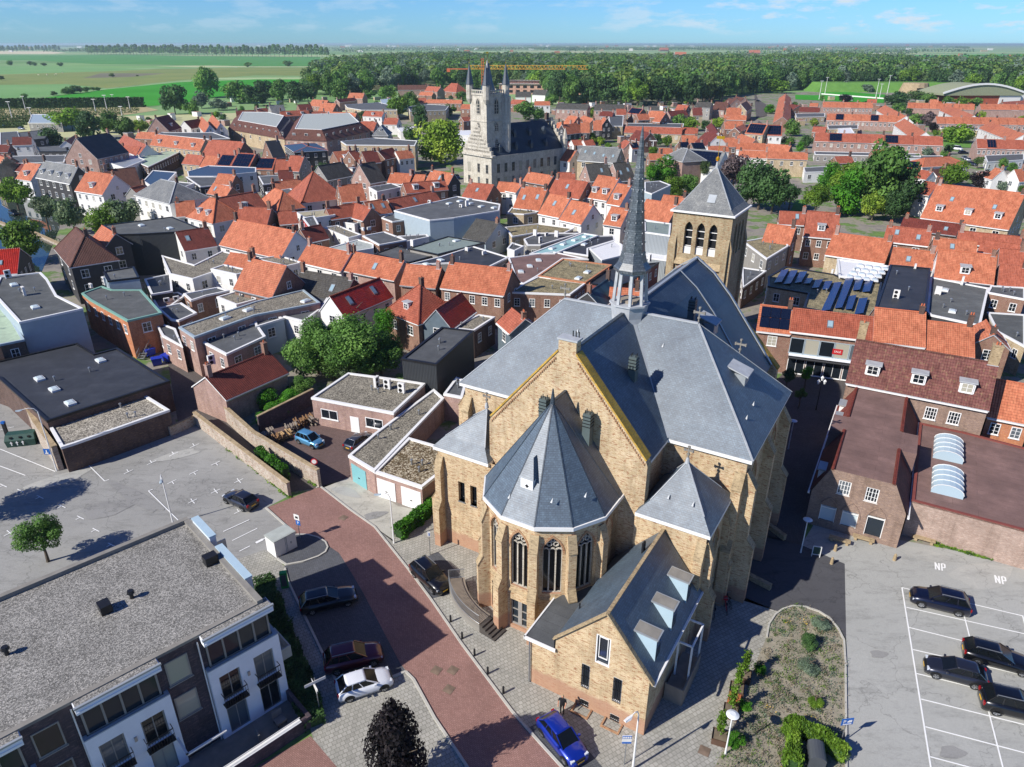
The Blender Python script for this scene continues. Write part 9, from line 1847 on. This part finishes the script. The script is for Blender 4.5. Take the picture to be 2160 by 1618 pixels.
# people
def person(p,rz,label,seated=False):
    me=bpy.data.meshes.new('body');J={'pel':(0,0,.95,.15),'ch':(0,0,1.3,.19),'nk':(0,.0,1.52,.065),'hd':(0,-.01,1.66,.11),'ht':(0,0,1.76,.07)}
    V=[(0,0,.95),(0,0,1.15),(0,0,1.38),(0,0,1.5)];Rr=[(.17,.13),(.18,.13),(.2,.13),(.07,.07)];E=[(0,1),(1,2),(2,3)]
    for s_ in(-1,1):
        b0=len(V);V+=[(s_*.21,0,1.42),(s_*.28,-.04,1.16),(s_*.25,-.22,.98),(s_*.24,-.27,.93)];Rr+=[(.075,.07),(.055,.05),(.04,.04),(.035,.03)];E+=[(2,b0),(b0,b0+1),(b0+1,b0+2),(b0+2,b0+3)]
        for k in range(4):V.append((s_*.24+(k-1.5)*.02,-.33-.005*k,.9));Rr.append((.012,.012));E.append((b0+3,len(V)-1))
        V.append((s_*.2,-.29,.91));Rr.append((.013,.013));E.append((b0+3,len(V)-1))
        b0=len(V);V+=[(s_*.1,0,.88),(s_*.11,-.02,.48),(s_*.11,.02,.09),(s_*.12,-.15,.05)];Rr+=[(.1,.1),(.07,.07),(.05,.05),(.045,.035)];E+=[(0,b0),(b0,b0+1),(b0+1,b0+2),(b0+2,b0+3)]
    me.from_pydata(V,E,[]);o=bpy.data.objects.new('tmp',me);COL.objects.link(o);sk=o.modifiers.new('s','SKIN');
    for i,r_ in enumerate(Rr):me.skin_vertices[0].data[i].radius=r_
    me.skin_vertices[0].data[0].use_root=True;sb=o.modifiers.new('b','SUBSURF');sb.levels=1;sb.render_levels=1
    dg=bpy.context.evaluated_depsgraph_get();m2=bpy.data.meshes.new_from_object(o.evaluated_get(dg));bpy.data.objects.remove(o)
    m2.materials.clear();m2.materials.append(MT['blackcloth']);m2.materials.append(MT['skin'])
    for f in m2.polygons:f.use_smooth=True;f.material_index=1 if(f.center.z>1.5 or(abs(f.center.x)>.18 and f.center.z<1.2 and f.center.y<-.06))else 0
    r=thing('person',label,'person',(p[0],p[1],0.04),rz);put('body',m2,r);h=MB()
    h.loft([[(.085*sin(a__)*cos(t),-.01+.1*sin(a__)*sin(t),1.65+.125*cos(a__))for t in[k*pi/6 for k in range(12)]]for a__ in(.1,.6,1.1,1.6,2.1,2.6,3.05)]);h.box(-.012,.012,-.125,-.1,1.61,1.66);h.box(-.1,-.08,-.02,.02,1.62,1.68);h.box(.08,.1,-.02,.02,1.62,1.68);h.build('head','skin',r,smooth=True)
    h=MB();h.loft([[(.092*sin(a__)*cos(t),.01+.105*sin(a__)*sin(t),1.66+.13*cos(a__))for t in[k*pi/6 for k in range(12)]]for a__ in(.1,.5,.9,1.2)]);h.build('hair','copeb',r,smooth=True)
    h=MB();[h.box(x-.013,x+.013,-.108,-.098,1.655,1.67)for x in(-.035,.035)];h.box(-.03,.03,-.106,-.096,1.575,1.585);h.build('face_features','blackm',r)
person(MISC['person'],radians(-20),'person in black clothes standing behind the blue car on the pavement')
# bicycles
def bike(p,rz,label,red=False):
    r=thing('bicycle',label,'bicycle',(p[0],p[1],.05),rz)
    for x in(-.52,.52):
        m=MB();m.tube([(x+.33*cos(t),0,.34+.33*sin(t))for t in[k*pi/8 for k in range(17)]],.018,5);[m.beam((x,0,.34),(x+.32*cos(k*pi/4),0,.34+.32*sin(k*pi/4)),.008,.008)for k in range(8)];m.build('wheel','rubber',r)
    m=MB()
    for a_,b_ in(((-.52,0,.34),(-.1,0,.3)),((-.1,0,.3),(-.22,0,.8)),((-.52,0,.34),(-.2,0,.75)),((-.2,0,.72),(.36,0,.8)),((-.1,0,.3),(.38,0,.72)),((.34,0,.95),(.52,0,.34))):m.beam(a_,b_,.035,.035)
    m.build('frame','signred' if red else 'blackm',r);m=MB();m.box(-.34,-.1,-.07,.07,.82,.88);m.build('saddle','blackm',r);m=MB();m.beam((.34,-.28,1.0),(.34,.28,1.0),.03,.03);m.build('handlebar','metal',r)
    if red:m=MB();m.box(.36,.66,-.16,.16,.72,.98);m.build('basket','signred',r)
for i,p in enumerate(MISC['bikes']):bike(p,radians(60+i*12),['black bicycle leaning on the buttress, nearest the terrace','black bicycle in the middle of the shaded bikes','bicycle with red bag in front of the church wall','black bicycle behind the red one','black bicycle by the wooden terrace box'][i],i==2)
# manhole covers and stone inlays
for i,p in enumerate(MISC['grates']):
    m=MB();m.box(-.36,.36,-.36,.36,.0,.012);tag(m.build('paving_inlay','grate',None,(p[0],p[1],.05),radians(-30)),['left cobbled square inlaid in the red road','right cobbled square inlaid in the red road','lower cobbled square inlaid in the red road','cobbled square inlaid in the red road bend','rusty square cover in the pavement near the planters'][i],'inlay')
# planting bed: low plants
m=MB();R_=random.Random(5);BP=ZONES['planting_bed'][1]
def inside(x,y,P_):
    c=False;j=len(P_)-1
    for i in range(len(P_)):
        if(P_[i][1]>y)!=(P_[j][1]>y)and x<(P_[j][0]-P_[i][0])*(y-P_[i][1])/(P_[j][1]-P_[i][1])+P_[i][0]:c=not c
        j=i
    return c
bx0,bx1,by0,by1=min(p[0]for p in BP),max(p[0]for p in BP),min(p[1]for p in BP),max(p[1]for p in BP)
def tuft(m,x,y,r_,n,h,mi):
    for k in range(n):
        q_=Vector((x+R_.gauss(0,r_),y+R_.gauss(0,r_),.06+R_.uniform(0,h)));nr=Vector([R_.gauss(0,1)for _ in range(3)]).normalized();a_=nr.orthogonal().normalized();b_=nr.cross(a_);l=R_.uniform(.03,.07);m.v+=[tuple(q_-a_*l),tuple(q_+b_*l*.5),tuple(q_+a_*l),tuple(q_-b_*l*.5)];c=len(m.v);m.f.append((c-4,c-3,c-2,c-1));m.m.append(mi)
for k in range(1700):
    x,y=R_.uniform(bx0,bx1),R_.uniform(max(by0,24),by1)
    if inside(x,y,BP)and inside(x+.2,y,BP)and inside(x-.2,y,BP):tuft(m,x,y,R_.uniform(.08,.28),R_.randint(10,45),R_.uniform(.08,.28),R_.choices((0,1,2,3,4),(4,2.5,3,.25,5))[0])
me=bpy.data.meshes.new('ground_cover');me.from_pydata(m.v,[],m.f);[me.materials.append(MT[n_])for n_ in('leafs','leafl','leafo','yellow','dry')];me.polygons.foreach_set('material_index',m.m)
tag(put('ground_cover',me),kind='stuff')
for i,(x,y,R0,h0,kd)in enumerate(MISC['bedshrubs']):
    tree(x,y,R0,h0,kd,['small young conifer standing in the planting bed','low green shrub beside the far planter','green shrub beside the wooden bench','green shrub beside the disc lamp','pale shrub in the upper part of the bed','grey green shrub in the middle of the bed','yellow green shrub low in the bed','orange tinted shrub at the bed corner'][i],None,i%3,'bush' if i else 'tree')
# ------------------------------------------------------------------ water, quay
sheet('canal_water',WATER,.0405,'water')
wallthing('stone quay wall along the far side of the canal',MISC['quaywall'],.6,.8,'oldw')
r=thing('quay_railing','dark railing with posts along the canal quay','railing',(MISC['quaywall'][0][0],MISC['quaywall'][0][1],0));m=MB();o0=MISC['quaywall'][0]
for a_,b_ in zip(MISC['quaywall'],MISC['quaywall'][1:]):
    a_=Vector((a_[0]-o0[0]+.8,a_[1]-o0[1]+.8,0));b_=Vector((b_[0]-o0[0]+.8,b_[1]-o0[1]+.8,0));n=max(1,int((b_-a_).length/2.2));m.beam(a_+Vector((0,0,1)),b_+Vector((0,0,1)),.06,.06)
    for i in range(n):p=a_.lerp(b_,i/n);m.beam(p,p+Vector((0,0,1)),.08,.08)
m.build('posts','blackm',r)
# ------------------------------------------------------------------ fields
for i,(nm,mt,pts)in enumerate(FIELDS):sheet(nm,pts,.06+.012*i,mt)
# orchard rows and dark windbreak hedge
def leafrow(m,p,q,wd,h,n,l,R_):
    p,q=Vector(p),Vector(q)
    for i in range(n):
        t=R_.random();c=p.lerp(q,t)+Vector((R_.uniform(-wd,wd),R_.uniform(-wd,wd),R_.uniform(.1,h)));nr=Vector([R_.gauss(0,1)for _ in range(3)]).normalized();a_=nr.orthogonal().normalized()*l*R_.uniform(.6,1.2);b_=nr.cross(a_)*.7
        m.v+=[tuple(c-a_),tuple(c+b_),tuple(c+a_),tuple(c-b_)];k=len(m.v);m.f.append((k-4,k-3,k-2,k-1));m.m.append(0)
R_=random.Random(3)
for i,(p,q)in enumerate(MISC['orchard']):
    r=thing('orchard_row','low green fruit row number in the orchard beside the windbreak' if False else 'low fruit tree row in the striped orchard','orchard row',(p[0],p[1],0),0,'orchard rows');m=MB();leafrow(m,(0,0,0),(q[0]-p[0],q[1]-p[1],0),.5,1.5,900,.5,R_);me=bpy.data.meshes.new('foliage');me.from_pydata(m.v,[],m.f);me.materials.append(MT['leafo']);put('foliage',me,r)
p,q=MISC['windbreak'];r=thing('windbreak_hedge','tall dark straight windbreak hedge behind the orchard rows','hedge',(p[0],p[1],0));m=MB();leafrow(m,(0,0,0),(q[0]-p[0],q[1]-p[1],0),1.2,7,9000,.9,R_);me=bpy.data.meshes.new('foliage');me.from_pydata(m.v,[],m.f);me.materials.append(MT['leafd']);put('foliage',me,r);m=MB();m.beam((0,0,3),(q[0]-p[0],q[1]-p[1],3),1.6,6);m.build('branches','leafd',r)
# tall masts by the orchard and the sports field
for i,(x,y,h,lab)in enumerate(MISC['masts']):
    r=thing('light_mast',lab,'lamp post',(x,y,0),0,None);m=MB();m.tube([(0,0,0),(0,0,h)],[.3,.14],6);m.build('pole','w',r);m=MB();m.box(-1.3,1.3,-.15,.15,h,h+.35);m.build('lamp_head','w',r)
# tower crane
cx,cy=MISC['crane'];r=thing('tower_crane','yellow and orange tower crane lying low beside the building site','crane',(cx,cy,0),radians(-4));zc=22
m=MB()
for s_ in(-1,1):m.beam((-12,s_*1,zc),(96,s_*1,zc),.35,.35)
m.beam((-12,0,zc+3),(96,0,zc+3),.35,.35)
for i in range(32):
    x=-12+i*107/32
    for s_ in(-1,1):m.beam((x,s_*1,zc),(x+1.45,0,zc+3),.22,.22);m.beam((x+1.45,0,zc+3),(x+2.9,s_*1,zc),.22,.22)
m.build('jib','craneY',r);m=MB()
for sx_ in(-1,1):
    for sy in(-1,1):m.beam((sx_,sy,0),(sx_,sy,zc+9),.3,.3)
for i in range(12):
    z=i*2.6;m.beam((-1,-1,z),(1,-1,z+2.6),.2,.2);m.beam((1,-1,z),(1,1,z+2.6),.2,.2);m.beam((1,1,z),(-1,1,z+2.6),.2,.2)
m.build('mast','craneO',r);m=MB();m.beam((0,0,zc+9),(55,0,zc+3),.12,.12);m.beam((0,0,zc+9),(-30,0,zc+3),.12,.12);m.build('stay_cable','metal',r);m=MB();m.beam((-30,0,zc),(-12,0,zc),2,.8);m.box(-30,-33,-1.2,1.2,zc-2.5,zc+.5);m.build('counter_jib','craneO',r)
x,y=MISC['site'];r=thing('building_site','unfinished pinkish block with white scaffold behind the crane jib','building',(x,y,0),radians(-6));m=MB();m.box(0,95,0,14,0,9);m.box(10,60,2,12,9,12);m.build('wall','pinkb',r);m=MB()
for i in range(14):m.box(3+i*6.6,6.4+i*6.6,-.2,0,5.6,7.6);m.box(3+i*6.6,6.4+i*6.6,-.2,0,1.6,3.8)
m.build('window_openings','blackm',r);m=MB();m.box(-1,96,-1.3,-.3,9.0,9.3);m.box(8,62,.9,2,12,12.3);m.build('scaffold','w',r)
# domed sports hall and fort mound at the right
x,y=MISC['dome'];r=thing('sports_hall','large hall with curved grass roof and white roof edge','building',(x,y,0),radians(2));m=MB();N=12;rings=[]
for yy in(0,38):rings.append([(-32+64*k/N*1.0,yy,8+6.5*sin(pi*k/N))for k in range(N+1)]+[(32,yy,6.4),(-32,yy,6.4)])
m.loft(rings);m.build('roof','domeg',r);m=MB()
for k in range(N):m.beam((-33+66*k/N,-.6,8.2+6.6*sin(pi*k/N)),(-33+66*(k+1)/N,-.6,8.2+6.6*sin(pi*(k+1)/N)),.8,1.3)
m.build('roof_edge','trim',r);m=MB();m.box(-26,14,1.5,36,0,9);m.build('wall','signredb',r);m=MB();m.box(14,31,1.0,36.5,0,6.3);m.box(31,75,6,30,0,6);m.build('side_wing','w',r)
x,y=MISC['fort'];r=thing('fort_ruin','round brick gate ruin in the grassy rampart','ruin',(x,y,0));m=MB();m.cyl((0,0),14,11,0,9,14);m.build('wall','copeb',r);m=MB();m.box(-4,4,-14.5,-11,0,5);m.build('gate','blackm',r)
m=MB();m.loft([[(x-90,y+12,0),(x+80,y+12,0),(x+80,y+60,0),(x-90,y+60,0)],[(x-80,y+22,8),(x+70,y+22,8),(x+70,y+50,8),(x-80,y+50,8)]]);tag(m.build('rampart','lawn'),kind='structure')
r=thing('advertising_boards','row of white boards along the sports field','boards',(MISC['boards'][0][0],MISC['boards'][0][1],0));a_,b_=MISC['boards'];m=MB();m.beam((0,0,.6),(b_[0]-a_[0],b_[1]-a_[1],.6),.2,1.1);m.build('boards','w',r)
# shop wall with cut-off lettering seen through the trees
x,y=MISC['keek'];r=thing('shop_wall','dark shop wall with white lettering under the giant tree','building',(x,y,0),radians(-8));m=MB();m.box(-4,4,0,6,0,5.2);m.build('wall','lightb',r);m=MB();m.box(-3.8,1.2,-.08,0,2.8,5.0);b_=m.build('sign_board','blackm',r);textobj('HEEH',1.5,'trim',b_,(-1.3,-.1,3.9),(pi/2,0,0))
# ------------------------------------------------------------------ woods
WF=MISC['wood'];R_=random.Random(11)
xs=[p[0]for p in WF];ys=[p[1]for p in WF];front=MISC['woodfront'];wt=[]
def fdist(x,y):
    best=1e9
    for a_,b_ in zip(front,front[1:]):
        a_,b_=Vector(a_),Vector(b_);p=Vector((x,y));t=max(0,min(1,(p-a_).dot(b_-a_)/(b_-a_).length_squared));best=min(best,(p-(a_+(b_-a_)*t)).length)
    return best
cand=[]
yy=min(ys)
while yy<max(ys):
    xx=min(xs)
    while xx<max(xs):
        x,y=xx+R_.uniform(-4,4),yy+R_.uniform(-4,4)
        if inside(x,y,WF):cand.append((fdist(x,y),x,y))
        xx+=12.5 if yy<1100 else 17
    yy+=12 if yy<1000 else 20
cand.sort()
kinds='gddogdlgdosg'
for i,(f,x,y)in enumerate(cand[:118]):
    R0=R_.uniform(6.5,9.5);tree(x,y,R0,R_.uniform(9.5,13),R_.choice(kinds),'leafy tree in the front edge of the big wood','trees at the front edge of the wood',R_.randrange(3))
def cloudrow(m,items,n,l,R_,mi=None):
    for(x,y,r_,z)in items:
        mm=R_.choice((0,0,1,2,2,4,5))if mi is None else mi
        for k in range(n):
            u_=R_.uniform(-.5,1);t=R_.uniform(0,2*pi);s_=math.sqrt(1-u_*u_);q_=Vector((x+s_*cos(t)*r_,y+s_*sin(t)*r_,z+u_*r_*1.05));nr=(Vector((s_*cos(t),s_*sin(t),u_+.3))+Vector([R_.gauss(0,.5)for _ in range(3)])).normalized();a_=nr.orthogonal().normalized()*l*R_.uniform(.6,1.2);b_=nr.cross(a_)*.8
            m.v+=[tuple(q_-a_),tuple(q_+b_),tuple(q_+a_),tuple(q_-b_)];c=len(m.v);m.f.append((c-4,c-3,c-2,c-1));m.m.append(mm)
m=MB();cloudrow(m,[(x,y,R_.uniform(4,10),R_.uniform(8,17))for f,x,y in cand[118:]],100,1.7,R_)
me=bpy.data.meshes.new('wood');me.from_pydata(m.v,[],m.f);[me.materials.append(MT[n_])for n_ in('leafg','leafd','leafo','trunk','leafl2','leafs')];me.polygons.foreach_set('material_index',m.m);tag(put('distant_wood',me),kind='stuff')
# straight poplar rows
m=MB()
for i,(p,q,n,h,lab)in enumerate(MISC['poplars']):
    for k in range(n):
        t=(k+R_.uniform(-.2,.2))/n;x,y=p[0]+(q[0]-p[0])*t,p[1]+(q[1]-p[1])*t;h0_=h;h=h0_*R_.uniform(.78,1.08);cloudrow(m,[(x,y,h*.27,h*.4),(x,y,h*.25,h*.62),(x,y,h*.17,h*.85)],90,2.6,R_);m.cyl((x,y),.8,.5,0,h*.4,5,3);h=h0_
me=bpy.data.meshes.new('rows');me.from_pydata(m.v,[],m.f);[me.materials.append(MT[n_])for n_ in('leafg','leafd','leafo','trunk','leafg','leafo')];me.polygons.foreach_set('material_index',m.m);tag(put('poplar_rows',me),kind='stuff')
# far tree belts
m=MB();items=[]
for k in range(120):
    d_=1500+22000*R_.random()**1.7;az=R_.uniform(-.72,.72);x,y=d_*math.tan(az),d_
    if x<-300 and y<3500 and az<-.1:continue
    if inside(x,y,WF):continue
    L=R_.uniform(80,900)*(1+d_/9000);dr=R_.choice((0,0,.15,-.15,1.2));n=int(min(60,L/(9+d_/500)));
    for j in range(n):items.append((x+cos(dr)*L*(j/n-.5),y+sin(dr)*L*(j/n-.5),R_.uniform(5,9)*(1+d_/14000),7))
cloudrow(m,items,22,3.6,R_)
me=bpy.data.meshes.new('tree_belts');me.from_pydata(m.v,[],m.f);[me.materials.append(MT[n_])for n_ in('leafg','leafd','leafo','trunk','leafl2','leafs')];me.polygons.foreach_set('material_index',m.m);tag(put('far_tree_belts',me),kind='stuff')
print('belts',len(m.f))
# far villages: pale blocks on the horizon
m=MB()
for k in range(130):
    d_=R_.uniform(2500,15000);az=R_.uniform(-.7,.7);x,y=d_*math.tan(az),d_;s__=1+d_/6000
    if x<-300 and y<4200:continue
    wd,h=R_.uniform(8,22)*s__,R_.uniform(5,9)*s__;m.box(x,x+wd,y,y+10,0,h,R_.choice((0,0,1,2)))
tag(m.build('far_villages',['w','y','O']),kind='stuff')
for i,(x,y,wd,h)in enumerate(MISC['farfarm']):
    one_house(x,y,.1*i,wd,h*.55,h*.4,h,'O','b',['lone red roofed farm left beyond the wood','lone red roofed farm in trees beyond the wood','lone red roofed farmhouse right beyond the wood','small red farm roof at the far centre'][i],dict(win=0,ch=0),1500,None)
sheet('sea',MISC['sea'],.5,'sea')
# small bushes in the fields and cattle
for i,(x,y,R0)in enumerate(MISC['fieldbush']):tree(x,y,R0,R0*.6,'o' if i%2 else 'g','dark bush standing in the left fields','bushes scattered in the left fields',i%3,name='bush')
for i,(x,y)in enumerate(MISC['cows']):
    r=thing('cow','small pale cow grazing in the left field','cow',(x,y,.3),i*1.1,'cattle in the left field');m=MB();m.loft([[(xx,.32*f*cos(t),1.1+.42*f*sin(t))for t in[k*pi/4 for k in range(8)]]for xx,f in((-1,.5),(-.8,1),(0,1.05),(.7,1),(1.0,.6),(1.25,.45))]);m.loft([[(1.2,-.12,1.2),(1.2,.12,1.2),(1.2,.12,1.5),(1.2,-.12,1.5)],[(1.75,-.08,.95),(1.75,.08,.95),(1.75,.08,1.15),(1.75,-.08,1.15)]])
    for xx in(-.8,.7):
        for yy in(-.2,.2):m.cyl((xx,yy),.11,.07,0,.9,6)
    m.build('body','cream',r)
# ------------------------------------------------------------------ garden sheds, extensions and shrubs filling the blocks
R_=random.Random(21);foot=[]
for h_ in HOUSES:foot.append((min(h_[0],h_[2])-abs(h_[4]),max(h_[0],h_[2])+abs(h_[4]),min(h_[1],h_[3])-abs(h_[4]),max(h_[1],h_[3])+abs(h_[4]),h_))
def hits(x,y,r_):
    for h_ in HOUSES:
        a_=Vector((h_[0],h_[1]));b_=Vector((h_[2],h_[3]));d_=b_-a_;t=max(0,min(1,((Vector((x,y))-a_).dot(d_))/max(d_.length_squared,.01)))
        if(Vector((x,y))-(a_+d_*t)).length<abs(h_[4])+r_:return True
    for f_ in FLATS:
        P_=f_[0]
        if min(p[0]for p in P_)-r_<x<max(p[0]for p in P_)+r_ and min(p[1]for p in P_)-r_<y<max(p[1]for p in P_)+r_:return True
    for t in TREES:
        if hypot(t[0]-x,t[1]-y)<r_+t[2]*.6:return True
    return False
placed=[];tries=0
INF=MISC['infill'];ns_=nb=0
while tries<9000 and(ns_<120 or nb<85):
    tries+=1;zi=R_.randrange(len(INF));Pz=INF[zi][0];x=R_.uniform(min(p[0]for p in Pz),max(p[0]for p in Pz));y=R_.uniform(min(p[1]for p in Pz),max(p[1]for p in Pz))
    if not inside(x,y,Pz)or hits(x,y,3.2)or any(hypot(x-a_,y-b_)<8 for a_,b_ in placed):continue
    placed.append((x,y));az=INF[zi][1]+R_.choice((0,pi/2))
    if R_.random()<.62 and ns_<120:
        ns_+=1;r=thing('garden_shed','small flat or lean-to roofed outbuilding between the houses','shed',(x,y,0),az,'small outbuildings filling the back gardens');wd,dp,h=R_.uniform(3,6),R_.uniform(2.5,4),R_.uniform(2.4,3.1)
        m=MB();m.box(-wd/2,wd/2,-dp/2,dp/2,0,h);m.build('wall',R_.choice(('w','b','y','p','w')),r);m=MB();m.box(-wd/2-.1,wd/2+.1,-dp/2-.1,dp/2+.1,h,h+.14);m.build('roof_edge','trim',r);m=MB();m.poly([(-wd/2,-dp/2,h+.145),(wd/2,-dp/2,h+.145),(wd/2,dp/2,h+.145),(-wd/2,dp/2,h+.145)]);m.build('roof',R_.choice(('bit','grav2','bitg','R','zinc')),r)
    elif nb<85:nb+=1;tree(x,y,R_.uniform(1.5,3),R_.uniform(1.6,3),R_.choice('gldvosy'),'garden bush growing between the houses','garden bushes between the houses',R_.randrange(3),'bush')
print('infill',ns_,nb)
# patches in the asphalt
for i,(x,y,a_,b_,rz,mt)in enumerate(MISC['patches']):
    pts=[(x+a_*cos(t)*(1+.25*sin(3*t+i))*cos(rz)-b_*sin(t)*sin(rz),y+a_*cos(t)*(1+.25*sin(3*t+i))*sin(rz)+b_*sin(t)*cos(rz))for t in[k*pi/8 for k in range(16)]]
    sheet('asphalt_patch',pts,.052+.0003*i,mt)
# ------------------------------------------------------------------ haze
if HAZE>0:
    m=MB();m.box(-61000,61000,-600,61000,-1.0,46.0);hz=m.build('haze','w');tag(hz,kind='stuff');hz.data.materials.clear()
    hm=bpy.data.materials.new('haze');hm.use_nodes=True;hm.node_tree.nodes.clear();ou=hm.node_tree.nodes.new('ShaderNodeOutputMaterial');v=hm.node_tree.nodes.new('ShaderNodeVolumePrincipled');v.inputs['Color'].default_value=(.72,.93,1,1);v.inputs['Density'].default_value=HAZE;v.inputs['Anisotropy'].default_value=.2
    hm.node_tree.links.new(v.outputs[0],ou.inputs['Volume']);hz.data.materials.append(hm)
for me in bpy.data.meshes:
    if 'UVMap' not in me.uv_layers:pass
print('objects',len(bpy.data.objects),'meshes',len(bpy.data.meshes))
